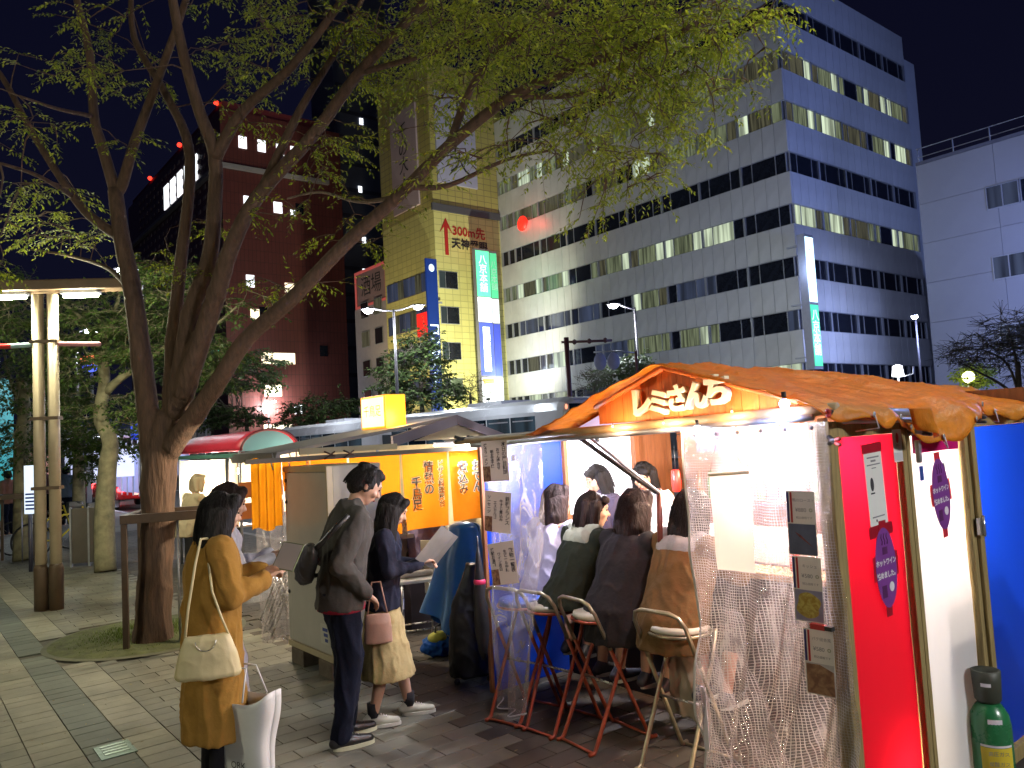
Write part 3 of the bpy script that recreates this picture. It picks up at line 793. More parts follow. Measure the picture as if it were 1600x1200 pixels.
writing('handwriting', 'H', 0.13, dk, st1, fs(0.80, 1.39), weight=-0.004); writing('handwriting', 'e', 0.10, dk, st1, fs(1.03, 1.40), weight=-0.003); writing('handwriting', 'R', 0.13, dk, st1, fs(1.08, 1.375), weight=-0.004)
sidebox((0.745, -0.012, 1.475), (0.775, -0.008, 1.54), 'blue_tape', M('blue_tape', (0.02, 0.07, 0.35), 0.5, 0.1, 5, 0), 0)
sidebox((0.985, -0.012, 1.48), (1.0, -0.008, 1.54), 'grey_tape', M('grey_tape', (0.12, 0.16, 0.18), 0.5, 0.1, 5, 0), 0)
mb = MB().b2((1.205, -0.06, 1.18), (1.27, -0.046, 1.26)); mb.tube([(1.238, -0.065, 1.17), (1.238, -0.065, 1.27)], 0.008, 8); mb.build('hinge', chrome, st1)
sidebox((0.67, -0.05, 1.56), (0.695, -0.03, 1.66), 'latch', galv)
# far wall (s=2.8), back wall, wood inside
FW = 2.8
mb = MB().sheet(lambda a, b: (0.36 + 0.74 * a, FW, 0.03 + 1.74 * b), 4, 8, False); mb.build('blue_wall', blue_sheet, st1)
sidebox((1.103, FW - 0.03, 0.03), (1.14, FW + 0.02, 1.78), 'post', wood_r)
sidebox((0.33, FW - 0.01, 0.03), (0.357, FW + 0.02, 1.74), 'post', wood_r)
lb = sidebox((1.145, FW - 0.01, 1.16), (1.86, FW + 0.02, 1.735), 'lit_board', glow('lit_board', (0.95, 0.93, 1.0), 1.25), 0.004)  # white board whose brightness is put in as its own glow
sidebox((1.145, FW + 0.022, 0.03), (2.4, FW + 0.04, 1.8), 'end_board', wood_r, 0)
sidebox((1.865, FW - 0.05, 0.9), (1.92, FW + 0.02, 1.8), 'post', wood_r)
for i in range(9):
    z = 0.2 + i * 0.19
    sidebox((2.385, 0.05, z), (2.405, FW - 0.06, z + 0.184), 'back_board', wood_r, 0.003)
sidebox((2.30, 1.2, 1.52), (2.38, 2.55, 1.545), 'shelf', wood_r); sidebox((2.18, 0.9, 1.18), (2.38, 2.55, 1.20), 'shelf', wood_r)
sidebox((2.34, 1.75, 1.57), (2.375, 2.5, 1.74), 'purple_board', M('purple_board', (0.22, 0.08, 0.26), 0.5, 0.3, 4, 0.1))
# counter with food cases
sidebox((0.92, 0.12, 0.90), (1.38, FW - 0.1, 0.94), 'counter_top', M('counter_top', (0.42, 0.26, 0.14), 0.35, 0.2, 5, 0.1, stretch=(1, 6, 1)), 0.008)
sidebox((0.97, 0.12, 0.05), (1.0, FW - 0.1, 0.898), 'counter_front', M('counter_front', (0.03, 0.022, 0.018), 0.6, 0.2, 5, 0.1))
pale = M('pale_laminate', (0.62, 0.55, 0.48), 0.4, 0.1, 3, 0.02)
for a in (0.35, 0.95, 1.55):
    sidebox((1.14, a, 0.945), (1.40, a + 0.45, 1.13), 'cold_case', pale, 0.01)
# beams and poles under the eave
mb = MB().tube([(-0.03, 2.55, 1.765), (-0.03, 1.2, 1.785), (-0.03, -0.07, 1.815)], 0.024, 10); mb.build('eave_pole', bamboo, st1)
mb = MB().tube([(-0.055, 2.35, 1.735), (-0.055, 1.2, 1.755), (-0.055, 0.02, 1.785)], 0.014, 8); mb.build('curtain_rail', galv, st1)
MB().tube([(-0.02, -0.05, 1.80), (0.75, -0.05, 1.78)], 0.020, 10).build('side_pipe', galv, st1)
MB().tube([(-0.0, -0.075, 1.765), (0.7, -0.075, 1.75)], 0.012, 8).build('side_pipe', galv, st1)
for s, t in ((0.04, 0.045),): MB().tube([(t, s, 0), (t, s, 1.78)], 0.02, 8).build('corner_pipe', galv, st1)
MB().tube([(0.45, 1.30, 1.42), (0.15, 1.62, 1.77)], 0.013, 8).build('brace', black, st1); MB().tube([(0.45, 1.28, 1.42), (0.1, 1.5, 1.78)], 0.009, 8).build('brace', galv, st1)
MB().tube([(0.5, 1.35, 0.95), (0.47, 1.30, 1.44)], 0.016, 8).build('brace', M('dark_red_pipe', (0.12, 0.03, 0.02), 0.4, 0.2, 9, 0.1), st1)
sidebox((1.75, 1.62, 0.95), (1.80, 1.67, 1.76), 'orange_post', M('orange_post', (0.7, 0.25, 0.05), 0.5, 0.15, 5, 0.1))  # orange lamplight on the post is put into its colour
# gable of upright planks (s from 1.21 to 0.12)
GR = 0.79
def roofz(s, t):
    """height of the tarp"""
    if s >= GR: z = 2.10 - (s - GR) * 0.345
    else: z = 2.10 - (GR - s) * 0.31
    w = max(0.0, 1 - abs(s - GR) / 0.25)
    z -= 0.012 * (t / 2.6) + 0.09 * max(0.0, (t - 1.3) / 1.8) + (0.01 + 0.05 * min(1, max(0, t) / 2.2)) * w
    z -= 0.03 * math.sin(PI * min(1, abs(s - GR) / 1.2)) * (0.6 + 0.4 * math.sin(t * 4.1)) * max(0.0, min(1, (t - 0.1) / 0.5))
    return z
y = 0.12
while y < 1.235:
    w = 0.088
    zt = min(roofz(y, 0), roofz(y + w, 0)) - 0.022
    if zt > 1.832:
        mb = MB(); za, zb = roofz(y, 0) - 0.02, roofz(y + w, 0) - 0.02
        mb.prism([(-y, 1.815), (-y, za), (-(y + w - 0.003), zb), (-(y + w - 0.003), 1.815)][::-1], frame_m((0, 0, 0), (0, -1, 0), (0, 0, 1)), 0.015)
        mb.build('plank', wood_o, st1)
    y += w
for (a, b) in (((1.235, 1.0)), ((0.12, 0.5))): pass
mb = MB().tube([(-0.025, 1.26, roofz(1.26, 0) - 0.035), (-0.025, GR, roofz(GR, 0) - 0.03)], 0.014, 6); mb.build('barge_board', wood_o, st1)
mb = MB().tube([(-0.025, GR, roofz(GR, 0) - 0.03), (-0.025, 0.1, roofz(0.1, 0) - 0.035)], 0.01, 6); mb.build('barge_board', wood_o, st1)
# letters
lw = M('letter_wood', (0.86, 0.76, 0.56), 0.5, 0.12, 12, 0.1)
for ch, s, z, sz, r in (('レ', 0.925, 1.897, 0.150, 0.03), ('ミ', 0.81, 1.892, 0.132, -0.04), ('さ', 0.70, 1.902, 0.130, 0.05), ('ん', 0.59, 1.907, 0.130, 0.0), ('ち', 0.475, 1.922, 0.150, 0.0)):
    writing('sign_letter', ch, sz, lw, st1, frame_m((-0.035, s, z), (0, -1, 0), (0, 0, 1)) @ Matrix.Rotation(r, 4, 'Z'), ext=0.016, bev=0.0015, weight=0.0058)
# tarp
tarp = M('orange_tarp', (0.74, 0.285, 0.022), 0.40, 0.35, 13, 0.75, stretch=(1, 2.4, 1))
n_, l_ = tarp.node_tree.nodes, tarp.node_tree.links
tr = n_.new('ShaderNodeBsdfTranslucent'); tr.inputs[0].default_value = (0.85, 0.26, 0.02, 1); ms_ = n_.new('ShaderNodeMixShader'); ms_.inputs[0].default_value = 0.35
l_.new(n_['Principled BSDF'].outputs[0], ms_.inputs[1]); l_.new(tr.outputs[0], ms_.inputs[2]); l_.new(ms_.outputs[0], n_['Material Output'].inputs[0])
def tarpf(a, b):
    t = -0.13 + 3.23 * a
    s0 = -0.16; s1 = 1.72
    s = s0 + (s1 - s0) * b
    z = roofz(s, t)
    wr = 0.018 * noise.noise(Vector((t * 3.1, s * 2.2, 1.3))) + 0.009 * noise.noise(Vector((t * 9, s * 5, 5)))
    wr += 0.012 * (1 - abs(noise.noise(Vector((t * 1.7 + s * 0.9, s * 2.9 - t * 0.7, 9))))) ** 7 + 0.010 * (1 - abs(noise.noise(Vector((t * 6 - s * 3, s * 7 + t * 2, 2))))) ** 6 - 0.008
    if t < 0.02: z -= 0.03 * (1 - math.sin(PI * 0.5 * (t + 0.13) / 0.15)) * 0.35
    if s < 0.02:      # the near edge hangs down over the side wall, with one deep bunch
        q = (0.02 - s) / 0.18
        hang = 0.04 + 0.045 * math.exp(-((t - 0.75) / 0.28) ** 2) * 2.1 + 0.02 * math.sin(t * 9) - 0.02 * (t > 1.25)
        z -= q * hang
        wr += 0.012 * q * math.sin(t * 26)
        s = 0.02 - 0.13 * math.sin(min(1, q * 1.1) * PI / 2) * (1 + 0.35 * math.sin(t * 7.7))
    return (t, s, z + wr)
mb = MB().sheet(tarpf, 190, 100); o = mb.build('tarp_roof', tarp, st1)
o.modifiers.new('thick', 'SOLIDIFY').thickness = 0.004
MB().sheet(lambda a, b: (-0.13 + 0.12 * a + 0.02 * math.sin(b * 9), 0.10 - 0.25 * b, 1.845 - 0.10 * a * b - 0.03 * b + 0.012 * math.sin(a * 11)), 10, 8)
def flap(a, b):   # loose corner folded forward
    t = 0.38 + 0.16 * a + 0.05 * b; s = -0.15 - 0.05 * math.sin(a * PI) ; z = 1.80 - 0.10 * b - 0.02 * a
    return (t, s, z + 0.01 * math.sin(b * 8 + a * 3))
o = MB().sheet(flap, 10, 10).build('tarp_corner', tarp, st1); o.modifiers.new('thick', 'SOLIDIFY').thickness = 0.004
# added sheet in the left roof gap: purple light on the tarp put into its colour
o = MB().sheet(lambda a, b: (0.12 + 1.5 * a, 1.25 + 0.42 * b, roofz(1.25 + 0.42 * b, 0.1) - 0.03 - 0.02 * a), 6, 6).build('roof_liner', M('liner', (0.42, 0.38, 0.62), 0.35, 0.2, 5, 0.2), st1)
# clamps
for k, (t, s, z) in enumerate(((-0.06, -0.06, 1.80), (-0.05, -0.05, 1.69), (0.62, -0.06, 1.70), (1.17, -0.06, 1.735), (-0.06, 2.45, 1.78))):
    c = thing('spring_clamp', ['black clamp with red tips on the pole above the vinyl curtain corner', 'black clamp with red tips holding the top of the red panel post', 'metal clamp on the post between red and white panels', 'small black clamp at the top right of the white panel', 'black clamp at the far end of the bamboo pole'][k], 'clamp', MS(s, t, z, R(20 + 30 * k)))
    MB().tube([(-0.045, 0.0, 0.004), (0.0, 0, 0.0), (0.04, 0.0, 0.018)], [0.008, 0.012, 0.009], 8).tube([(-0.045, 0.0, -0.01), (0.0, 0, 0.0), (0.04, 0.0, -0.014)], [0.008, 0.01, 0.009], 8).build('jaw', galv if k == 2 else black, c)
    MB().cap((-0.075, 0, 0.008), (-0.04, 0, 0.004), 0.008, 0.009, 8).cap((-0.075, 0, -0.014), (-0.04, 0, -0.01), 0.008, 0.009, 8).build('tip', redpl if k < 2 else black, c)
# lights of the near stall
led = glow('led_tube', (0.80, 0.88, 1.0), 14.0); warm = glow('warm_bulb', (1.0, 0.72, 0.42), 12.0)
def bulb(p, label, mt, e, col, r=0.02, name='light_bulb', lsize=0.03):
    b = thing(name, label, 'lamp', MT(p))
    MB().ell((0, 0, 0), r).build('globe', mt, b); MB().tube([(0, 0, r * 0.8), (0, 0, r * 2.4)], r * 0.5, 8).build('socket', black, b)
    lamp('bulb_light', 'POINT', (0, 0, -r * 1.6), e, col, lsize, parent=b); return b
bulb(S(0.10, -0.12, 1.845), 'bluish white lamp under the right end of the orange tarp', glow('blue_led', (0.35, 0.42, 1.0), 30.0), 5.0, (0.5, 0.6, 1.0), 0.02)
bulb(S(0.56, -0.09, 1.765), 'small cold white lamp hanging from the bamboo pole', led, 3.0, (0.75, 0.8, 1.0), 0.016)
bulb(S(0.22, 0.16, 1.70), 'bright lamp behind the top of the netted vinyl curtain', led, 32, (0.95, 0.85, 1.0), 0.022)
bulb(S(1.2, 0.95, 1.66), 'warm bulb over the counter of the near stall', warm, 70.5, (1.0, 0.80, 0.62), 0.03)
bulb(S(2.2, 0.9, 1.68), 'cold bulb over the far end of the counter', led, 78.3, (0.86, 0.84, 1.0), 0.03)
bulb(S(0.45, 1.0, 1.64), 'warm bulb behind the netted curtain', warm, 78.3, (1.0, 0.80, 0.66), 0.03)
bulb(S(1.7, 1.75, 1.66), 'warm bulb by the back boards of the near stall', warm, 47.0, (1.0, 0.74, 0.5), 0.025)
bulb(S(2.15, 0.12, 1.60), 'glaring lamp behind the clear vinyl flap', led, 16, (0.8, 0.82, 1.0), 0.026)
bulb(S(0.72, -0.13, 1.80), 'little warm lamp below the wooden letters', glow('warm_small', (1.0, 0.55, 0.25), 3.0), 4.3, (1.0, 0.62, 0.34), 0.005, lsize=0.02)  # these three near-invisible bulbs are added to light the gable planks
bulb(S(1.05, -0.12, 1.80), 'little warm lamp at the left foot of the gable planks', MATS['warm_small'], 3.2, (1.0, 0.62, 0.34), 0.005, lsize=0.02)
bulb(S(0.35, -0.12, 1.83), 'little warm lamp at the right foot of the gable planks', MATS['warm_small'], 3.2, (1.0, 0.62, 0.34), 0.005, lsize=0.02)
bulb(S(0.16, 0.42, 0.34), 'small lamp low inside the stall behind the red panel', warm, 11.0, (1.0, 0.75, 0.5), 0.02)  # added bulb that makes the foot of the red panel glow
hemp = [tarpf(i / 14, 0.004) for i in range(1, 14)]
for i, p_ in enumerate(hemp):
    MB().lathe([(0.006, -0.002), (0.013, 0), (0.006, 0.002)], (0, 0, 0), 10).build('eyelet', galv, st1, Matrix.Translation((p_[0], p_[1] - 0.006, p_[2] + 0.012)) @ Matrix.Rotation(PI / 2, 4, 'X'))
    if i % 3 == 0: MB().tube([(p_[0], p_[1] - 0.008, p_[2] + 0.01), (p_[0] + 0.02, p_[1] - 0.01, p_[2] - 0.04), (p_[0] + 0.03, -0.05, 1.72)], 0.003, 5).build('tie_rope', wprint, st1)
# inside clutter: bottles and jars
for i in range(14):
    s = 0.95 + i * 0.115; c = [(0.05, 0.2, 0.05), (0.35, 0.12, 0.03), (0.6, 0.6, 0.65), (0.4, 0.02, 0.02)][i % 4]
    o = MB().lathe([(0.03, 0), (0.032, 0.01), (0.032, 0.13), (0.012, 0.18), (0.012, 0.22)], (0, 0, 0), 12).build('bottle', M('bottle_glass%d' % (i % 4), c, 0.12, 0.1, 5, 0), None, MS(s, 2.28, 1.2))
    tag(o, ['green', 'amber', 'pale', 'red'][i % 4] + ' bottle, ' + ['first', 'second', 'third', 'fourth', 'fifth', 'sixth', 'seventh', 'eighth', 'ninth', 'tenth', 'eleventh', 'twelfth', 'thirteenth', 'last'][i] + ' from the near end of the back shelf', 'bottle', 'bottles on the back shelf')
for i, (s, t, hh, r, c, lb_) in enumerate(((2.0, 1.05, 0.10, 0.03, (0.6, 0.5, 0.4), 'pale cup on the counter by the dark green jacket'), (1.45, 1.03, 0.09, 0.032, (0.7, 0.7, 0.72), 'white cup on the counter between two customers'),
        (0.85, 1.05, 0.15, 0.03, (0.6, 0.05, 0.03), 'red bottle standing on the counter by the net curtain'), (0.5, 1.1, 0.12, 0.035, (0.6, 0.6, 0.7), 'glass on the counter behind the netted vinyl'), (1.7, 1.06, 0.05, 0.07, (0.7, 0.62, 0.5), 'shallow dish on the counter'))):
    tag(MB().lathe([(r * 0.8, 0), (r, 0.01), (r, hh * 0.8), (r * 0.9, hh)], (0, 0, 0), 14).build('cup' if i != 2 else 'bottle', M('crock%d' % i, c, 0.2, 0.1, 5, 0), None, MS(s, t, 0.942)), lb_, 'cup' if i != 2 else 'bottle')
rl_ = thing('red_lantern', 'small red paper lantern hanging inside by the orange post', 'lantern', MS(spx(1056, 1.5, 1.42), 1.5, 1.40))
MB().lathe([(0.015, -0.08), (0.03, -0.07), (0.035, 0), (0.03, 0.07), (0.015, 0.08)], (0, 0, 0), 16).build('paper_body', glow('red_lantern_paper', (0.9, 0.03, 0.02), 0.7), rl_)  # a red can, given a glow of its own
MB().tube([(0, 0, 0.09), (0, 0, 0.25)], 0.003, 5).build('cord', black, rl_)

# ---- vinyl curtains
def vinyl(name, base, thread, grid, seed, wr=6.0, tint=(0.9, 0.88, 0.95)):
    mt, n, l, b = _nt(name)
    co = n.new('ShaderNodeTexCoord'); sp = n.new('ShaderNodeSeparateXYZ'); l.new(co.outputs['Object'], sp.inputs[0])
    def math_(op, a, bb=None, c=None):
        q = n.new('ShaderNodeMath'); q.operation = op
        for i, x in enumerate((a, bb, c)):
            if x is None: continue
            if isinstance(x, (int, float)): q.inputs[i].default_value = x
            else: l.new(x, q.inputs[i])
        return q.outputs[0]
    nz = n.new('ShaderNodeTexNoise'); nz.inputs['Scale'].default_value = wr; nz.inputs['Detail'].default_value = 8; nz.inputs['Roughness'].default_value = 0.7; nz.inputs['Distortion'].default_value = 1.2
    mp = n.new('ShaderNodeMapping'); mp.inputs['Rotation'].default_value = (0.5, 0, 0); mp.inputs['Scale'].default_value = (1, 1.5, 0.55); mp.inputs['Location'].default_value = (seed, seed, 0)
    l.new(co.outputs['Object'], mp.inputs[0]); l.new(mp.outputs[0], nz.inputs['Vector'])
    f = nz.outputs['Fac']
    f = math_('MAXIMUM', math_('MULTIPLY', math_('SUBTRACT', f, 0.47), 2.0), 0.0)
    fac = math_('ADD', f, base)
    if thread:
        n2 = n.new('ShaderNodeTexNoise'); n2.inputs['Scale'].default_value = 9; n2.inputs['Detail'].default_value = 2; l.new(co.outputs['Object'], n2.inputs['Vector'])
        wob = math_('MULTIPLY', n2.outputs['Fac'], 0.012)
        gx = math_('LESS_THAN', math_('PINGPONG', math_('ADD', sp.outputs['Y'], wob), grid / 2), grid * 0.10)
        gz = math_('LESS_THAN', math_('PINGPONG', math_('ADD', sp.outputs['Z'], wob), grid / 2), grid * 0.10)
        g = math_('MAXIMUM', gx, gz)
        fac = math_('MAXIMUM', fac, math_('MULTIPLY', math_('MULTIPLY', g, thread), math_('MINIMUM', math_('MULTIPLY', n2.outputs['Fac'], 2.0), 1.0)))
    fac = math_('MINIMUM', fac, 0.94)
    b.inputs['Base Color'].default_value = (0.44, 0.37, 0.24, 1); b.inputs['Roughness'].default_value = 0.3
    trl = n.new('ShaderNodeBsdfTranslucent'); trl.inputs[0].default_value = (0.75, 0.70, 0.72, 1)
    m1 = n.new('ShaderNodeMixShader'); m1.inputs[0].default_value = 0.42; l.new(b.outputs[0], m1.inputs[1]); l.new(trl.outputs[0], m1.inputs[2])
    tp = n.new('ShaderNodeBsdfTransparent'); tp.inputs[0].default_value = (*tint, 1)
    gl = n.new('ShaderNodeBsdfGlossy'); gl.inputs['Roughness'].default_value = 0.13
    m2 = n.new('ShaderNodeMixShader'); m2.inputs[0].default_value = 0.2; l.new(tp.outputs[0], m2.inputs[1]); l.new(gl.outputs[0], m2.inputs[2])
    m3 = n.new('ShaderNodeMixShader'); l.new(fac, m3.inputs[0]); l.new(m2.outputs[0], m3.inputs[1]); l.new(m1.outputs[0], m3.inputs[2])
    bp = n.new('ShaderNodeBump'); bp.inputs['Strength'].default_value = 0.8; bp.inputs['Distance'].default_value = 0.03; l.new(nz.outputs['Fac'], bp.inputs['Height'])
    l.new(bp.outputs[0], gl.inputs['Normal']); l.new(bp.outputs[0], b.inputs['Normal'])
    l.new(m3.outputs[0], n['Material Output'].inputs[0]); MATS[name] = mt; return mt
netm = vinyl('netted_vinyl', 0.09, 0.62, 0.0115, 3.0)
clr = vinyl('clear_vinyl', 0.14, 0, 0.01, 9.0, 9.0, (0.92, 0.92, 0.98))
def net(a, b):
    y = 0.665 - 0.70 * a; z = 1.765 - 1.68 * b
    k = b ** 1.3
    ph = (a * 1.3 + b * 0.75) * 7.0                     # folds run slanting down to the right
    x = -0.065 - 0.05 * k * math.sin(ph * 2) - 0.035 * k * math.sin(ph * 3.7 + 1.2) - 0.012 * k * math.sin(ph * 8.3) + 0.012 * noise.noise(Vector((a * 5, b * 6, 2)))
    for a0, b0, sl_, wd_, hh in ((0.30, 0.40, 0.80, 0.035, 0.060), (0.12, 0.45, 0.55, 0.03, 0.045), (0.50, 0.55, 0.85, 0.03, 0.04), (0.05, 0.72, 0.9, 0.03, 0.04)):
        if b > b0:      # the hem was pulled aside: sharp pleats run down to the right
            dd_ = (a - (a0 + sl_ * (b - b0))) / wd_
            x -= hh * min(1, (b - b0) * 4) * math.exp(-abs(dd_) ** 1.2)
    if a > 0.93: y -= 0.05 * k * (a - 0.93) / 0.07
    return (x, y, z)
cn = thing('netted_vinyl_curtain', 'tall clear vinyl curtain with a net of threads hanging at the near stall corner', 'curtain', MS(0, 0))
MB().sheet(net, 120, 170).build('vinyl_sheet', netm, cn)
MB().sheet(lambda a, b: (net(0, b)[0] - 0.003, 0.665 + 0.012 * (1 - a) - 0.006, net(0, b)[2]), 1, 60).build('hem', M('vinyl_hem', (0.62, 0.6, 0.58), 0.4, 0.1, 20, 0.1), cn)
for i in range(6): MB().lathe([(0.004, -0.002), (0.009, -0.001), (0.009, 0.002), (0.004, 0.003)], (0, 0, 0), 10).build('eyelet', black, cn, Matrix.Translation((-0.066, 0.60 - i * 0.115, 1.735 + 0.002 * i)) @ Matrix.Rotation(PI / 2, 4, 'Y'))
o_ = MB().b2((-0.075, 0.63, 0.35), (-0.07, 0.655, 0.62)).build('white_tape', wprint, cn)
def clrf(a, b):
    y0, y1 = 2.26, 1.70 + 0.26 * b ** 2
    y = y0 + (y1 - y0) * a; z = 1.76 - (1.56 + 0.05 * math.sin(a * 3)) * b
    x = -0.03 + 0.05 * math.sin(a * 16 + b * 2.0) * (0.35 + 0.65 * b) * (1 - 0.4 * a) + 0.03 * noise.noise(Vector((a * 5, b * 4, 8)))
    return (x, y - 0.02 * math.sin(b * 7), z)
cc = thing('clear_vinyl_flap', 'crumpled clear vinyl flap hanging left of the seated customers', 'curtain', MS(0, 0))
MB().sheet(clrf, 60, 90).build('vinyl_sheet', clr, cc)
MB().tube([clrf(i / 60, 1.0) for i in range(61)], 0.004, 6).build('hem', M('hem_grey', (0.45, 0.43, 0.42), 0.5, 0.15, 20, 0.2), cc)

# ---- papers on the stall
def notice(name, label, cat, M4, parts):
    q = thing(name, label, cat, M4)
    for nm, fnc in parts: fnc(nm, q)
    return q
def rect(x0, y0, x1, y1, z, mt, d=0.001):
    return lambda nm, q: MB().b2((x0, y0, z - d), (x1, y1, z)).build(nm, mt, q)
def txt(b, x, y, z, sz, mt, **k):
    return lambda nm, q: writing(nm, b, sz, mt, q, Matrix.Translation((x, y, z)), **k)
def Mside(t, z, y=-0.012, rot=0): return MS(0, 0) @ fs(t, z, y) @ Matrix.Rotation(rot, 4, 'Z')
def Mfront(s, z, x=-0.03, rot=0, yaw=0): return MS(0, 0) @ fp(s, z, x) @ Matrix.Rotation(rot, 4, 'Z') @ Matrix.Rotation(yaw, 4, 'Y')
def oval(nm_mt, rx, ry, z=0.001):
    return lambda nm, q: MB().prism([(rx * math.cos(2 * PI * i / 40), ry * math.sin(2 * PI * i / 40)) for i in range(40)], Matrix.Translation((0, 0, z)), 0.001).build(nm, nm_mt, q)
def hotwine(M4, label, tabs, steam):
    ps = [('disc', oval(purple, 0.088, 0.165)), ('lettering', txt('ホットワイン', 0, 0.022, 0.002, 0.0285, wprint, weight=0.0012)), ('lettering', txt('始めました。', 0.002, -0.030, 0.002, 0.0285, wprint, weight=0.0012)),
          ('seal', lambda nm, q: MB().prism([(0.03 + 0.02 * math.cos(i * PI / 12), -0.083 + 0.02 * math.sin(i * PI / 12)) for i in range(24)], Matrix.Translation((0, 0, 0.0025)), 0.001).build(nm, wprint, q))]
    dkp = M('dark_purple_print', (0.09, 0.015, 0.10), 0.5, 0.1, 9, 0)
    ps += [('glass_mark', rect(-0.02, 0.055, 0.02, 0.085, 0.002, dkp)), ('glass_mark', rect(-0.05, -0.12, -0.012, -0.07, 0.002, dkp))]
    for x in (-0.022, 0, 0.022): ps.append(('steam_mark', lambda nm, q, x=x: MB().tube([(x, 0.095, 0.002), (x + 0.005, 0.11, 0.002), (x - 0.004, 0.125, 0.002), (x + 0.002, 0.14, 0.002)], 0.002, 4).build(nm, dkp, q)))
    for (x0, y0, x1, y1) in ((-0.03, 0.145, 0.03, 0.195), (-0.03, -0.2, 0.02, -0.15), (-0.105, -0.045, -0.078, 0.055), (0.078, -0.04, 0.105, 0.06)):
        ps.append(('tape', rect(x0, y0, x1, y1, 0.0005, tabs)))
    return notice('hot_wine_notice', label, 'notice', M4, ps)
hotwine(Mside(0.355, 1.145, -0.014, 0.02), 'purple oval notice taped on the red panel', M('dark_red_tape', (0.35, 0.006, 0.02), 0.4, 0.1, 9, 0), 1)
hotwine(Mside(0.93, 1.40, -0.014, 0.07), 'purple oval notice with red tape on the white panel', M('red_tape', (0.55, 0.015, 0.03), 0.4, 0.1, 9, 0), 1)
grp = M('print_grey', (0.2, 0.2, 0.22), 0.6, 0.1, 9, 0)
notice('tall_white_notice', 'tall white notice with a small lantern mark on the red panel', 'notice', Mside(0.325, 1.475, -0.013, 0.04), [
    ('sheet', rect(-0.075, -0.15, 0.075, 0.15, 0.001, M('bright_paper', (0.72, 0.72, 0.68), 0.6, 0.05, 4, 0.02))), ('tape', rect(-0.085, 0.15, 0.085, 0.19, 0.0015, MATS['dark_red_tape'])), ('tape', rect(-0.09, -0.2, 0.11, -0.15, 0.0005, MATS['dark_red_tape'])),
    ('lantern_mark', lambda nm, q: MB().prism([(-0.028 + 0.014 * math.cos(i * PI / 10), 0.028 * math.sin(i * PI / 10)) for i in range(20)], Matrix.Translation((0, 0.02, 0.002)), 0.001).b2((-0.044, -0.014 , 0.001), (-0.012, -0.020, 0.002)).build(nm, ink, q)),
    ('print_line', rect(-0.05, 0.128, 0.05, 0.134, 0.002, grp)), ('print_line', rect(-0.02, 0.112, 0.02, 0.120, 0.002, grp)), ('print_line', rect(-0.055, 0.098, 0.055, 0.103, 0.002, grp)), ('print_line', rect(-0.018, 0.084, 0.018, 0.088, 0.002, grp)), ('print_line', rect(-0.05, -0.118, 0.05, -0.113, 0.002, grp)), ('lettering', txt('●', -0.02, -0.132, 0.002, 0.016, ink))])
notice('small_white_tag', 'small white tag with a red lantern mark at the top of the red panel', 'notice', Mside(0.51, 1.66, -0.031, 0.0), [
    ('sheet', rect(-0.04, -0.085, 0.04, 0.055, 0.001, MATS['bright_paper'])), ('lantern_mark', lambda nm, q: MB().prism([(0.012 * math.cos(i * PI / 10), 0.018 + 0.022 * math.sin(i * PI / 10)) for i in range(20)], Matrix.Translation((0, 0, 0.002)), 0.001).build(nm, redpl, q)), ('lettering', txt('屋台', 0, -0.015, 0.002, 0.014, redpl)), ('grey_band', rect(-0.038, -0.08, 0.038, -0.045, 0.0018, M('pale_grey', (0.5, 0.5, 0.52), 0.6, 0.05, 4, 0)))])
# blank cloth on the netted curtain
bs = notice('blank_cream_cloth', 'blank cream cloth hanging by a string on the netted curtain', 'banner', Mfront(0.405, 1.36, -0.095, 0.02, 0.0), [
    ('sheet', lambda nm, q: MB().sheet(lambda a, b: (-0.098 + 0.196 * a, 0.205 - 0.41 * b, 0.006 * math.sin(a * 5 + b * 3) + 0.004 * math.sin(b * 9)), 14, 24).build(nm, paper2, q)),
    ('rod', lambda nm, q: MB().cap((-0.1, 0.205, 0), (0.1, 0.21, 0), 0.008, 0.008).build(nm, paper2, q)),
    ('string', lambda nm, q: MB().tube([(-0.098, 0.21, 0), (-0.01, 0.385, 0.03), (0.098, 0.215, 0)], 0.0015, 5).build(nm, M('string', (0.2, 0.16, 0.1), 0.8, 0.2, 9, 0), q))])
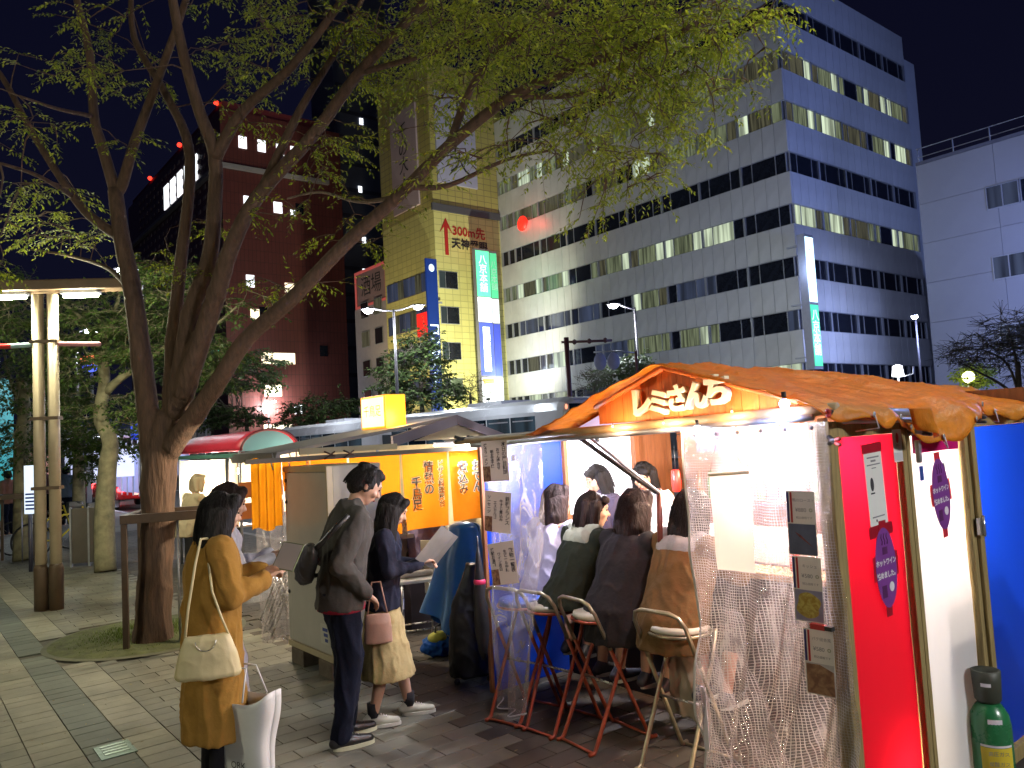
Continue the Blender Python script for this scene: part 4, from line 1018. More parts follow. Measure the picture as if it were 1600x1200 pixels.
# menu cards down the corner
def foodmat(name, c1, c2, sc=22):
    mt, n, l, b = _nt(name); co = n.new('ShaderNodeTexCoord'); nz = n.new('ShaderNodeTexNoise'); nz.inputs['Scale'].default_value = sc; nz.inputs['Detail'].default_value = 6; nz.inputs['Distortion'].default_value = 1
    l.new(co.outputs['Object'], nz.inputs['Vector']); r = n.new('ShaderNodeValToRGB'); r.color_ramp.elements[0].position = 0.38; r.color_ramp.elements[1].position = 0.62
    r.color_ramp.elements[0].color = (*c1, 1); r.color_ramp.elements[1].color = (*c2, 1); l.new(nz.outputs['Fac'], r.inputs[0]); l.new(r.outputs[0], b.inputs['Base Color']); b.inputs['Roughness'].default_value = 0.4
    MATS[name] = mt; return mt
navyp = M('navy_print', (0.03, 0.03, 0.16), 0.5, 0.1, 9, 0)
def menucard(i, s, z, label, food, yen, shape):
    mauve = M('mauve_print', (0.5, 0.42, 0.5), 0.5, 0.1, 9, 0)
    ps = [('sheet', rect(-0.058, -0.125, 0.058, 0.125, 0.001, paper)), ('photo', rect(-0.055, -0.122, 0.055, -0.004, 0.0018, M('plate_photo%d' % i, [(0.12, 0.12, 0.2), (0.3, 0.26, 0.4), (0.5, 0.45, 0.45)][i], 0.4, 0.3, 9, 0))),
          ('food', shape), ('stripe', rect(-0.056, 0.0, -0.047, 0.12, 0.002, navyp)), ('stripe', rect(-0.042, 0.0, -0.034, 0.12, 0.002, redpl)),
          ('lettering', txt(['鴨のロースト', 'キッシュ', 'パテ田舎風'][i], 0.012, 0.088, 0.002, 0.015, grp)), ('lettering', txt(yen, 0.0, 0.05, 0.002, 0.022, grp)), ('lettering', txt('◎', 0.04, 0.05, 0.002, 0.018, M('olive_print', (0.15, 0.2, 0.05), 0.5, 0.1, 9, 0))), ('lettering', txt('税込価格です', 0.012, 0.02, 0.002, 0.011, grp))]
    return notice('menu_card', label, 'menu', Mfront(s, z, -0.105, -0.02, 0.12), ps)
f1, f2, f3 = foodmat('sausage', (0.10, 0.015, 0.02), (0.30, 0.07, 0.07)), foodmat('quiche', (0.42, 0.24, 0.03), (0.62, 0.48, 0.12), 45), foodmat('pate', (0.22, 0.09, 0.05), (0.42, 0.22, 0.12), 30)
menucard(0, 0.075, 1.375, 'menu card with a dark sausage photo, topmost at the curtain corner', f1, '¥880', lambda nm, q: MB().tube([(-0.05, -0.02, 0.002), (-0.01, -0.05, 0.002), (0.045, -0.095, 0.002)], [0.014, 0.018, 0.016], 8).build(nm, f1, q, Matrix.Diagonal((1, 1, 0.1, 1))))
menucard(1, 0.07, 1.12, 'menu card with a yellow quiche photo, middle one at the curtain corner', f2, '¥580', lambda nm, q: MB().prism([(-0.002 + 0.047 * math.cos(i * PI / 12) * (1 + 0.15 * math.sin(i)), -0.062 + 0.05 * math.sin(i * PI / 12)) for i in range(24)], Matrix.Translation((0, 0, 0.0028)), 0.001).build(nm, f2, q))
menucard(2, 0.045, 0.845, 'menu card with a brown meat photo, lowest at the curtain corner', f3, '¥580', lambda nm, q: MB().prism([(-0.053, -0.12), (0.053, -0.12), (0.053, -0.03), (0.0, -0.008), (-0.053, -0.01)][::-1], Matrix.Translation((0, 0, 0.0028)), 0.001).build(nm, f3, q))
c = thing('red_peg', 'red and black peg between the lower two menu cards', 'clamp', MS(0.03, -0.12, 0.985)); MB().b2((-0.01, -0.03, -0.01), (0.01, 0.03, 0.01)).build('peg', redpl, c); MB().b2((-0.012, -0.06, -0.008), (0.012, -0.031, 0.008)).build('grip', black, c)
# three sheets of writing on the clear flap
for i, (px_, py_, rot, lb_) in enumerate(((777, 720, 0.03, 'topmost of the three menu sheets on the clear vinyl flap'), (777, 800, -0.12, 'middle one of the three menu sheets, tilted, on the clear vinyl flap'), (781, 880, 0.16, 'lowest of the three menu sheets, tilted up to the right, on the clear vinyl flap'))):
    s = spx(px_, -0.11, 1.4); z = zpy(s, -0.11, py_)
    ps = [('sheet', rect(-0.085, -0.12, 0.085, 0.12, 0.001, MATS.get('menu_paper') or sheetmat('menu_paper', (0.74, 0.68, 0.62), 0.45, 0.7)))]
    cols = [['本日の屋台料理', 'おでん盛合せ', '明太玉子焼', '焼きラーメン'], ['鉄板フランス', '牛すじ煮込み', 'エスカルゴ', 'ソーセージ'], ['飲物一覧表', '生ビール中瓶', 'ワイン赤白', '焼酎お湯割']][i]
    for j, w_ in enumerate(cols):
        ps.append(('lettering', txt(w_, 0.062 - j * 0.04, 0.01 if j < 3 else 0.04, 0.002, 0.03 if j == 0 else 0.023, ink, vert=True, weight=0.0006)))
    ps.append(('photo', rect(-0.083, -0.118, -0.035, -0.03, 0.0025, foodmat('menu_photo%d' % i, (0.1, 0.03, 0.03), (0.35, 0.2, 0.12), 40))))
    notice('menu_sheet', lb_, 'menu', Mfront(s, z, -0.11, rot, 0.45), ps)

# ---- bar stools: a pair of crossing pipe frames, a hoop behind the seat
def stool(label, M4, frame_mt, top_mt, seat_mt, group='folding pipe stools along the counter'):
    q = thing('bar_stool', label, 'stool', M4, group)
    A = []; r = 0.0115
    for sgn in (1, -1):
        A = [(-0.20, 0.155 * sgn, 0.90), (-0.185, 0.165 * sgn, 0.84), (-0.07, 0.168 * sgn, 0.55), (0.17, 0.17 * sgn, 0.03), (0.185, 0.172 * sgn, 0.012), (0.225, 0.172 * sgn, 0.012)]
        MB().tube(A[2:], r, 8).build('leg', frame_mt, q)
        B = [(0.13, 0.14 * sgn, 0.70), (0.07, 0.145 * sgn, 0.55), (-0.20, 0.148 * sgn, 0.03), (-0.215, 0.15 * sgn, 0.012), (-0.25, 0.15 * sgn, 0.012)]
        MB().tube(B, r, 8).build('leg', frame_mt, q)
    hoop = [(-0.07, 0.168, 0.55), (-0.165, 0.165, 0.76), (-0.185, 0.14, 0.81), (-0.195, 0.09, 0.83), (-0.195, -0.09, 0.83), (-0.185, -0.14, 0.81), (-0.165, -0.165, 0.76), (-0.07, -0.168, 0.55)]
    MB().tube(hoop, r, 8).build('back_hoop', top_mt, q)
    MB().tube([(0.195, 0.172, 0.012), (0.195, -0.172, 0.012)], 0.008, 6).build('foot_bar', frame_mt, q); MB().tube([(-0.22, 0.15, 0.014), (-0.22, -0.15, 0.014)], 0.008, 6).build('foot_bar', frame_mt, q)
    MB().tube([(-0.03, 0.158, 0.32 + 0.02), (-0.03, -0.158, 0.34)], 0.007, 6).build('cross_bar', chrome, q)
    ring = [(0.165 * math.cos(i * PI / 12), 0.165 * math.sin(i * PI / 12), 0.695) for i in range(25)]
    MB().tube(ring, 0.009, 6).build('seat_ring', frame_mt, q)
    MB().lathe([(0.02, 0.70), (0.15, 0.70), (0.162, 0.712), (0.155, 0.735), (0.02, 0.745)], (0, 0, 0), 24).build('seat', seat_mt, q)
    return q
redp_ = M('worn_red_pipe', (0.34, 0.065, 0.025), 0.38, 0.35, 18, 0.1, metal=0.2); goldp = M('tarnished_pipe', (0.38, 0.34, 0.22), 0.35, 0.25, 18, 0.1, metal=0.7)
bseat = M('blue_vinyl', (0.02, 0.07, 0.32), 0.35, 0.1, 15, 0.1); cseat = M('cream_vinyl', (0.5, 0.46, 0.34), 0.4, 0.1, 15, 0.1)
SEATS = [(2.46, 0.32), (2.10, 0.36), (1.72, 0.38), (1.16, 0.42)]
stl = ['pipe stool with blue seat nearest the clear vinyl flap', 'red pipe stool under the dark green jacket', 'red pipe stool under the dark grey coat', 'pale pipe stool under the brown coat, half behind the netted curtain']
for i, (s, t) in enumerate(SEATS):
    stool(stl[i], MS(s + (-0.1 if i == 0 else 0), t - 0.02, 0, R([12, 4, -6, 3][i])), [redp_, redp_, redp_, goldp][i], goldp, [bseat, cseat, cseat, cseat][i])

# ---- gas cylinder by the white panel
cy_ = thing('gas_cylinder', 'green gas cylinder with black cap standing before the white panel', 'gas cylinder', MT(at(1554, 1257, 3.72) * Vector((1, 1, 0)) if False else Vector((at(1554, 1200, 3.72).x, 3.72, 0))))
grn = M('green_paint', (0.02, 0.16, 0.055), 0.28, 0.15, 9, 0.05, coat=0.3)
MB().lathe([(0.07, 0.0), (0.082, 0.01), (0.085, 0.03), (0.085, 0.33), (0.078, 0.38), (0.055, 0.42), (0.045, 0.43)], (0, 0, 0), 36).build('body', grn, cy_)
MB().lathe([(0.046, 0.432), (0.056, 0.445), (0.06, 0.53), (0.062, 0.575), (0.055, 0.578), (0.05, 0.55), (0.02, 0.54)], (0, 0, 0), 32).build('cap', M('cap_grey', (0.05, 0.055, 0.04), 0.5, 0.2, 9, 0.1), cy_)
def curved(name, a0, a1, z0, z1, r, mt):
    return MB().sheet(lambda a, b: (r * math.cos(a0 + (a1 - a0) * a), r * math.sin(a0 + (a1 - a0) * a), z0 + (z1 - z0) * b), 14, 2).build(name, mt, cy_)
ca = -PI / 2 - 0.35
yl = M('yellow_label', (0.72, 0.55, 0.04), 0.5, 0.1, 9, 0)
curved('yellow_label', ca - 0.75, ca + 0.9, 0.03, 0.25, 0.0862, yl)
curved('white_stripe', ca - 0.75, ca + 0.9, 0.252, 0.262, 0.0864, wprint); curved('white_label', ca - 0.3, ca + 0.45, 0.345, 0.375, 0.0815, wprint); curved('tag', ca - 0.6, ca + 0.1, 0.512, 0.528, 0.0605, wprint)
for i in range(4): writing('lettering', ['高圧ガス', '炭酸ガス', '火気厳禁', '注意'][i], 0.022, grp, cy_, frame_m((0.0875 * math.cos(ca + 0.1), 0.0875 * math.sin(ca + 0.1), 0.225 - i * 0.045), (-math.sin(ca + 0.1), math.cos(ca + 0.1), 0), (0, 0, 1)))
gc = thing('blue_canister', 'small blue canister in front of the green gas cylinder', 'canister', MT((at(1537, 1200, 3.50).x, 3.50, 0)))
MB().lathe([(0.03, 0), (0.034, 0.005), (0.034, 0.16), (0.028, 0.18)], (0, 0, 0), 20).build('body', M('blue_can', (0.03, 0.14, 0.26), 0.35, 0.1, 9, 0.02), gc); MB().lathe([(0.024, 0.181), (0.024, 0.2), (0.01, 0.205)], (0, 0, 0), 16).build('cap', M('blue_cap', (0.03, 0.2, 0.36), 0.4, 0.1, 9, 0), gc)

# ================================================================ second stall: orange noren
NS = 4.88
st2 = thing('noren_stall', 'food stall with grey roof behind the orange curtains', 'food stall', MS(NS, 0))
T0, T1 = tpx(392, NS, 1.7), tpx(757, NS, 1.7)
TR = tpx(700, NS, 1.95)
rg_ = M('grey_roof', (0.22, 0.205, 0.20), 0.6, 0.15, 4, 0.15); bg_ = M('beige_board', (0.42, 0.35, 0.22), 0.6, 0.1, 5, 0.05); fas = M('mauve_grey_fascia', (0.13, 0.11, 0.14), 0.6, 0.1, 4, 0.05)
zE, zR = 1.745, 2.02
def roofplate(name, a, b, y0, y1, th, mt):
    (xa, za), (xb, zb) = a, b
    mb = MB(); mb.add([(xa, y0, za), (xb, y0, zb), (xb, y1, zb), (xa, y1, za), (xa, y0, za - th), (xb, y0, zb - th), (xb, y1, zb - th), (xa, y1, za - th)], [(0, 1, 2, 3), (4, 7, 6, 5), (0, 4, 5, 1), (1, 5, 6, 2), (2, 6, 7, 3), (3, 7, 4, 0)])
    return mb.build(name, mt, st2)
T9 = tpx(432, NS - 0.12, zE)
roofplate('roof', (T9, zE + 0.01), (TR - 0.002, zR), -0.12, 0.95, 0.03, rg_)
roofplate('roof', (TR + 0.002, zR), (T1 + 0.22, 1.775), -0.12, 0.95, 0.03, rg_)
roofplate('fascia', (tpx(600, NS, 1.9), zE + 0.10), (TR - 0.002, zR + 0.004), -0.165, -0.122, 0.10, fas)
roofplate('fascia', (TR + 0.002, zR + 0.004), (T1 + 0.24, 1.78), -0.165, -0.122, 0.085, fas)
mb = MB(); mb.prism([(tpx(640, NS, 1.8), 1.79), (TR + 0.55, 1.79), (TR + 0.45, 1.86), (TR, 1.93)], frame_m((0, -0.1, 0), (1, 0, 0), (0, 0, 1)), 0.02); mb.build('gable_board', bg_, st2)
roofplate('eave_board', (T9 - 0.02, zE - 0.01), (T9 + 0.02, zE - 0.01), -0.15, 0.95, 0.06, rg_)
MB().b2((T0 - 0.1, -0.16, zE - 0.075), (T1 + 0.2, -0.125, zE - 0.035)).build('eave_rail', M('dark_eave', (0.12, 0.10, 0.075), 0.6, 0.2, 5, 0.1), st2)
MB().b2((T0 + 0.35, -0.19, zE - 0.02), (T0 + 1.3, -0.165, zE + 0.03)).build('eave_strip', M('pale_eave', (0.42, 0.36, 0.22), 0.6, 0.1, 5, 0.05), st2)
for t in (T1 + 0.02,): MB().tube([(t, 0.1, 0), (t, 0.1, 1.75)], 0.02, 8).build('post', galv, st2)
MB().tube([(T0 + 0.1, 0.9, 0), (T0 + 0.1, 0.9, 1.72)], 0.02, 8).build('post', galv, st2)
MB().b2((0.3, 0.5, 0.0), (T1, 0.55, 0.82)).build('counter_front', M('stall_counter', (0.32, 0.27, 0.2), 0.6, 0.1, 4, 0.05), st2)
MB().b2((0.25, 0.35, 0.822), (T1, 0.95, 0.86)).build('counter_top', M('steel_top', (0.55, 0.52, 0.5), 0.3, 0.1, 4, 0.05, metal=0.4), st2)
MB().b2((T1 + 0.03, 0.05, 0.0), (T1 + 0.05, 2.3, 1.75)).build('side_board', M('cream_board', (0.55, 0.45, 0.3), 0.7, 0.1, 4, 0.05), st2)
MB().b2((0.9, 2.32, 0.8), (T1, 2.34, 1.72)).build('back_board', MATS['cream_board'], st2)
MB().b2((0.5, 0.25, 0.862), (1.1, 0.34, 1.02)).build('food_case', chrome, st2)
MB().b2((tpx(585, NS, 1.7), 0.6, 1.55), (tpx(640, NS, 1.7), 0.62, 1.7)).build('lit_label', glow('lit_label', (1.0, 0.75, 0.5), 1.0), st2)
oran = cloth('orange_noren', (0.80, 0.235, 0.012), 0.12, transl=0.45)
def noren(label, x0, x1, zb, texts, flare=0.0):
    q = thing('noren_curtain', label, 'curtain', MS(NS, 0), 'orange noren curtains of the second stall')
    ta, tb = tpx(x0, NS - 0.05, 1.6) + 0.004, tpx(x1, NS - 0.05, 1.6) - 0.004
    def f(a, b):
        w = tb - ta; nar = 0.07 * w * (b ** 1.5) * 0.5
        x = ta + nar + (w - 2 * nar) * a
        return (x, -0.05 + 0.012 * math.sin(a * 7 + x0) * b + 0.02 * noise.noise(Vector((a * 2 + x0, b * 1.5, 3))) * b, 1.70 - (1.70 - zb) * b)
    MB().sheet(f, 14, 20).build('cloth', oran, q)
    for (b, u, z, sz) in texts:
        x = ta + (tb - ta) * u
        writing('lettering_edge', b, sz, M('noren_white', (0.8, 0.66, 0.5), 0.8, 0.05, 9, 0), q, frame_m((x, -0.088, z), (1, 0, 0), (0, 0, 1)), vert=True, weight=sz * 0.07)
        writing('lettering', b, sz, M('noren_black', (0.02, 0.02, 0.03), 0.8, 0.05, 9, 0), q, frame_m((x, -0.094, z), (1, 0, 0), (0, 0, 1)), vert=True, weight=sz * 0.008)
    return q
noren('orange noren with the words おでん and 煮込み, rightmost of its row', 701, 757, 0.98, [('おでん', 0.70, 1.40, 0.115), ('煮込み', 0.30, 1.39, 0.115)])
noren('orange noren with three columns of writing beside the man reading', 627, 699, 0.95, [('ピザと料理屋台', 0.79, 1.36, 0.07), ('情熱の', 0.52, 1.42, 0.115), ('千鳥足', 0.25, 1.28, 0.115)])
noren('plain orange noren behind the standing man', 545, 625, 0.93, [])
noren('plain orange noren above the beige cabinet', 485, 543, 1.1, [])
noren('short orange noren above the cabinet top left corner', 440, 484, 1.42, [('屋', 0.3, 1.58, 0.09)])
# the side noren, gathered
sn = thing('gathered_noren', 'gathered yellow orange noren at the outer corner of the second stall', 'curtain', MS(NS, 0))
MB().sheet(lambda a, b: (T0 - 0.03 + 0.27 * a, -0.07 + 0.022 * math.sin(a * 26) + 0.01 * b, 1.70 - 0.58 * b + 0.02 * math.sin(a * 9)), 60, 16).build('cloth', cloth('yellow_noren', (0.85, 0.34, 0.012), 0.12, transl=0.45), sn)
sv2 = thing('clear_side_sheet', 'clear plastic sheet hanging below the gathered orange noren', 'curtain', MS(NS, 0))
MB().sheet(lambda a, b: (T0 + 0.02 + 0.42 * a + 0.05 * b, 0.02 + 0.04 * math.sin(a * 22 + b * 2), 1.62 - 1.45 * b), 60, 40).build('vinyl_sheet', clr, sv2)
for i, x in enumerate((425, 452, 480)):
    t = tpx(x, NS - 0.1, 1.7)
    tag(MB().tube([(0, 0, 0.06), (0.01, 0, 0.02), (-0.008, 0, -0.03), (0.006, 0, -0.08)], 0.006, 5).build('hanging_hook', galv, None, MS(NS - 0.1, t, 1.69)), ['steel hook over the gathered noren', 'steel hook between the gathered noren and the cabinet', 'steel hook over the cabinet corner'][i] + ' on the second stall eave', 'hook', 'curtain hooks')
for i, x in enumerate((515, 545)):
    c = thing('spring_clamp', ['dark crossed clamp under the grey eave, left one', 'dark crossed clamp under the grey eave, right one'][i], 'clamp', MS(NS - 0.2, tpx(x, NS - 0.2, 1.72), 1.715))
    MB().tube([(-0.05, 0, -0.04), (0.05, 0, 0.02)], 0.008, 6).tube([(-0.05, 0, 0.025), (0.05, 0, -0.02)], 0.008, 6).build('jaw', M('clamp_brown', (0.05, 0.02, 0.012), 0.5, 0.1, 5, 0), c)
# tube lamp and sign box
tl = thing('tube_lamp', 'white tube lamp glaring under the gable of the second stall', 'lamp', MS(NS - 0.16, tpx(665, NS, 1.75), 1.735))
MB().cap((0, 0, 0), (tpx(738, NS, 1.75) - tpx(665, NS, 1.75), 0, 0.0), 0.012, 0.012).build('tube', glow('tube', (1.0, 0.93, 0.9), 5.0), tl)
MB().b2((0, -0.02, 0.014), (0.5, 0.02, 0.03)).build('batten', wprint, tl)
bulb(S(NS - 0.18, tpx(716, NS, 1.75), 1.745), 'white glaring lamp at the gable end of the second stall', led, 40.5, (1.0, 0.93, 0.88), 0.03)
bulb(S(NS + 0.6, 1.0, 1.62), 'bulb inside the second stall', warm, 97.9, (1.0, 0.85, 0.66), 0.03)
bulb(S(NS + 0.8, 0.0, 1.6), 'second bulb inside the second stall, toward the pavement', warm, 88.2, (1.0, 0.83, 0.6), 0.03)
bx_ = thing('lit_sign_box', 'glowing yellow sign box on the roof of the second stall', 'sign', MS(NS + 0.1, tpx(602, NS + 0.1, 2.1), 1.90))
w_ = tpx(634, NS + 0.1, 2.1) - tpx(602, NS + 0.1, 2.1)
zt_ = zpy(NS + 0.1, tpx(602, NS + 0.1, 2.1), 616) - 1.90
bw_ = w_
o = bevel(MB().b2((0, 0.0, 0.03), (bw_, 0.50, zt_)).build('light_box', glow('box_yellow', (1.0, 0.33, 0.02), 1.2), bx_), 0.01)
o2 = MB().b2((-0.006, 0.03, 0.05), (-0.001, 0.47, zt_ - 0.02)).build('sign_face', glow('box_white', (1.0, 0.74, 0.30), 2.2), bx_)
writing('lettering', '千鳥足', 0.12, M('sign_brown', (0.5, 0.3, 0.1), 0.5, 0.1, 5, 0), bx_, frame_m((-0.009, 0.25, zt_ / 2 + 0.02), (0, -1, 0), (0, 0, 1)))
MB().b2((0.05, 0.05, 0.0), (bw_ - 0.05, 0.45, 0.028)).build('base', black, bx_)
lamp('sign_glow', 'POINT', (bw_ * 0.4, -0.14, zt_ * 0.35), 9, (1.0, 0.6, 0.2), 0.1, parent=bx_)

# beige refrigerated cabinet on blocks
c1 = gp(524, 1036, 0.13); c0 = gp(456, 1003, 0.13)
cs1, ct1 = ST(c1); cs0, ct0 = ST(c0)
cl_ = min(max(cs0 - cs1, 0.5), 0.85)
print('cabinet', cs1, ct1, cs0, ct0)
cb_ = thing('beige_cabinet', 'tall beige metal cabinet on blocks behind the standing man', 'cabinet', MS(cs1, ct1, 0.13))
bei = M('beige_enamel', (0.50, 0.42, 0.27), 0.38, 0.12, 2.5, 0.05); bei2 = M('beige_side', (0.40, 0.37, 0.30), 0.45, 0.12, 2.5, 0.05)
CH = 1.50
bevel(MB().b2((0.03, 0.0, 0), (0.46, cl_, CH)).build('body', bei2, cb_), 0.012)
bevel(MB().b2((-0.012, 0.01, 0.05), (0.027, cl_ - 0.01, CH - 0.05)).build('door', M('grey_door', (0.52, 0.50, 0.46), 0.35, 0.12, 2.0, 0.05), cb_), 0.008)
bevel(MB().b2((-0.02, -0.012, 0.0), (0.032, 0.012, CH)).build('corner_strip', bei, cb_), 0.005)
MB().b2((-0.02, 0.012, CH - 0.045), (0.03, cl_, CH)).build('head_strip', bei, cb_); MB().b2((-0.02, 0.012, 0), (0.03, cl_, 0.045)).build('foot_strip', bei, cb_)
for z in (0.45, 1.2, 1.38): MB().lathe([(0.008, 0), (0.018, 0.004), (0.015, 0.012)], (0, 0, 0), 12).build('hinge', black, cb_, Matrix.Translation((-0.012, cl_ - 0.05, z)) @ Matrix.Rotation(-PI / 2, 4, 'Y'))
sq = MB().b2((-0.016, 0.06, 0.12), (-0.0125, 0.21, 0.27)).build('sticker', M('sticker_paper', (0.6, 0.6, 0.55), 0.5, 0.05, 5, 0), cb_)
for i in range(3): MB().b2((-0.018, 0.08, 0.14 + i * 0.04), (-0.0165, 0.13 + 0.02 * i, 0.165 + i * 0.04)).build('print', M('blue_print', (0.03, 0.06, 0.3), 0.5, 0.1, 9, 0), sq)
for i, (x, y) in enumerate(((0.0, 0.02), (0.3, 0.05), (0.0, cl_ - 0.3), (0.35, cl_ - 0.3))):
    tag(bevel(MB().box((0, 0, -0.065), (0.30, 0.24, 0.128)).build('concrete_block', M('block', (0.16, 0.13, 0.10), 0.9, 0.3, 12, 0.4), None, MS(cs1 + y + 0.1, ct1 + x + 0.12, 0.129)), 0.008), ['concrete block under the near corner of the beige cabinet', 'concrete block under the near inner corner of the cabinet', 'concrete block under the far outer corner of the cabinet', 'concrete block under the far inner corner of the cabinet'][i], 'block')

# things in front of the noren: steel stool, boards, bags, blue sheet over a stack
stq = thing('steel_frame_stool', 'small steel frame stool holding bundled cutlery before the counter', 'stool', MT(gp(655, 1008), R(20)))
MB().add([], [])
for sx_ in (-1, 1):
    for sy_ in (-1, 1): MB().tube([(0.16 * sx_, 0.13 * sy_, 0), (0.15 * sx_, 0.12 * sy_, 0.56)], 0.011, 8).build('leg', chrome, stq)
MB().tube([(-0.16, -0.125, 0.16), (0.16, -0.125, 0.16)], 0.008, 6).tube([(-0.16, 0.125, 0.16), (0.16, 0.125, 0.16)], 0.008, 6).build('stretcher', chrome, stq)
bevel(MB().b2((-0.18, -0.15, 0.56), (0.18, 0.15, 0.585)).build('seat', M('pale_top', (0.5, 0.47, 0.42), 0.4, 0.1, 9, 0.1), stq), 0.006)
tag(MB().cap((-0.13, 0, 0.03), (0.13, 0.02, 0.03), 0.028, 0.03).cap((-0.1, 0.05, 0.03), (0.12, 0.07, 0.03), 0.025, 0.02).build('towel_bundle', M('towel', (0.42, 0.36, 0.3), 0.9, 0.2, 20, 0.4), None, MT(gp(655, 1008) + Vector((0, 0, 0.586)), R(20))), 'rolled pale towels lying on the steel frame stool', 'towel')
wbq = thing('leaning_board', 'cream board leaning behind the steel stool', 'board', MT(gp(668, 985), R(-10))); bevel(MB().box((0.06, 0.1, 0.58), (0.24, 0.02, 0.5)).build('board', paper2, wbq), 0.003)
tag(MB().box((0, 0, 0.29), (0.5, 0.3, 0.58)).build('crate', M('dark_crate', (0.05, 0.04, 0.06), 0.6, 0.2, 5, 0.1), None, MT(gp(665, 975), R(40))), 'dark crate standing under the counter of the second stall', 'crate')
yb_ = thing('tote_bag', 'blue and yellow tote bag on the ground by the steel stool', 'bag', MT(gp(695, 1022), R(35)))
skinobj('body', remesh(MB().ell((0, 0, 0.09), (0.2, 0.11, 0.10)).ell((0.07, 0, 0.08), (0.14, 0.12, 0.09)), 0.012, 4, 0.02, (14, 14, 14)), cloth('blue_bag', (0.02, 0.09, 0.33), 0.2), yb_)
MB().ell((-0.06, -0.02, 0.155), (0.10, 0.07, 0.05)).build('yellow_top', M('yellow_cloth', (0.5, 0.48, 0.08), 0.8, 0.2, 9, 0.3), yb_)
MB().tube([(-0.1, -0.03, 0.17), (-0.09, -0.03, 0.25), (0.02, -0.03, 0.26), (0.04, -0.03, 0.18)], 0.009, 6).build('handle', black, yb_)
# blue sheet over a stack of chairs: draped cloth
bsx = gp(732, 1022)
bs_ = thing('blue_draped_sheet', 'shiny blue sheet draped over a stack in front of the noren', 'sheet', MT(bsx, R(-15)))
def drape(a, b):
    an = 2 * PI * a
    if b < 0.3:
        q = b / 0.3; r = 0.02 + 0.115 * math.sin(q * PI / 2); z = 1.09 - 0.06 * (1 - math.cos(q * PI / 2))
    else:
        q = (b - 0.3) / 0.7; r = 0.135 + 0.15 * q + 0.035 * q * math.sin(an * 7 + 1) + 0.03 * q * math.sin(an * 4); z = 1.03 - 0.76 * q + 0.10 * q * math.sin(an * 2 + 0.6)
    lean = -0.10 * (0.95 - z)
    return (r * math.cos(an) * 1.0 + lean + 0.02 * noise.noise(Vector((an, z * 5, 0))), r * math.sin(an) * 0.8, z)
o = MB().sheet(drape, 96, 50).build('cloth', M('blue_nylon', (0.012, 0.10, 0.27), 0.33, 0.2, 5, 0.35, sheen=0.3), bs_)
# black bag on casters
kb_ = thing('black_trolley_bag', 'tall black trolley bag standing beside the blue sheet', 'bag', MT(gp(738, 1062), R(10)))
skinobj('body', remesh(MB().loft([((0, 0, 0.04), 0.16, 0.12), ((0, 0, 0.2), 0.17, 0.13), ((0.01, 0, 0.45), 0.16, 0.12), ((0.03, 0, 0.65), 0.12, 0.09), ((0.05, 0, 0.85), 0.05, 0.05)]), 0.012, 5, 0.012, (10, 10, 5)), M('black_nylon', (0.018, 0.017, 0.016), 0.45, 0.2, 9, 0.4), kb_)
for x in (-0.12, 0.12):
    for y_ in (-0.08, 0.08): MB().tube([(x, y_ - 0.01, 0.022), (x, y_ + 0.01, 0.022)], 0.022, 12).build('caster', black, kb_)
um = thing('folded_umbrella', 'folded black umbrella with a pink band hanging by the menu sheets', 'umbrella', MT(at(752, 960, 5.35)))
MB().lathe([(0.006, 0.45), (0.015, 0.4), (0.045, 0.15), (0.05, -0.1), (0.03, -0.25), (0.012, -0.3)], (0, 0, 0), 14).build('canopy', M('umbrella_black', (0.012, 0.012, 0.014), 0.6, 0.1, 9, 0.3), um); MB().lathe([(0.038, 0.20), (0.042, 0.21), (0.042, 0.225), (0.036, 0.235)], (0, 0, 0), 14).build('strap', M('pink_band', (0.6, 0.03, 0.1), 0.5, 0.1, 5, 0), um)
MB().tube([(0, 0, 0.4), (0, 0, 0.52)], 0.006, 6).build('handle', black, um)
# folding chairs left of the cabinet
for i in range(3):
    fcq = thing('folding_chair', ['folded pipe chair leaning left of the beige cabinet, nearest', 'folded pipe chair leaning left of the beige cabinet, middle one', 'folded pipe chair leaning left of the beige cabinet, farthest'][i], 'chair', MT(gp(458 - i * 9, 990 - i * 8), R(20)))
    MB().tube([(-0.2, 0, 0), (0.12, 0.02, 0.75), (0.12, 0.3, 0.75), (-0.2, 0.3, 0)], 0.010, 6).build('frame', chrome, fcq); MB().tube([(0.1, 0, 0), (-0.1, 0.02, 0.55), (-0.1, 0.3, 0.55), (0.1, 0.3, 0)], 0.010, 6).build('frame', chrome, fcq)
# ================================================================ third stall: barrel roof
B3 = 9.1
st3 = thing('barrel_roof_stall', 'cream lit stall with red barrel roof and teal end', 'food stall', MS(B3, 0))
ta, tb = tpx(374, B3, 1.8), tpx(463, B3, 1.8); tc_ = (ta + tb) / 2; hw = (tb - ta) / 2
zb_ = zpy(B3, tc_, 703); zt3 = zpy(B3, tc_, 672)
arc = [(tc_ + hw * math.cos(PI - PI * i / 18), zb_ + (zt3 - zb_) * math.sin(PI * i / 18)) for i in range(19)]
sl3 = spx(280, ta, zb_) - B3
mb = MB(); mb.prism(arc[::-1], frame_m((0, 0, 0), (1, 0, 0), (0, 0, 1)), 0.04); mb.build('teal_end', M('teal_board', (0.12, 0.30, 0.36), 0.55, 0.1, 3, 0.05), st3)
mb = MB(); mb.sheet(lambda a, b: (arc[int(round(a * 18))][0], -0.06 + (sl3 + 0.1) * b, arc[int(round(a * 18))][1] + 0.012), 18, 10); o = mb.build('barrel_roof', M('red_roof', (0.45, 0.02, 0.045), 0.45, 0.1, 3, 0.1), st3); o.modifiers.new('thick', 'SOLIDIFY').thickness = 0.02
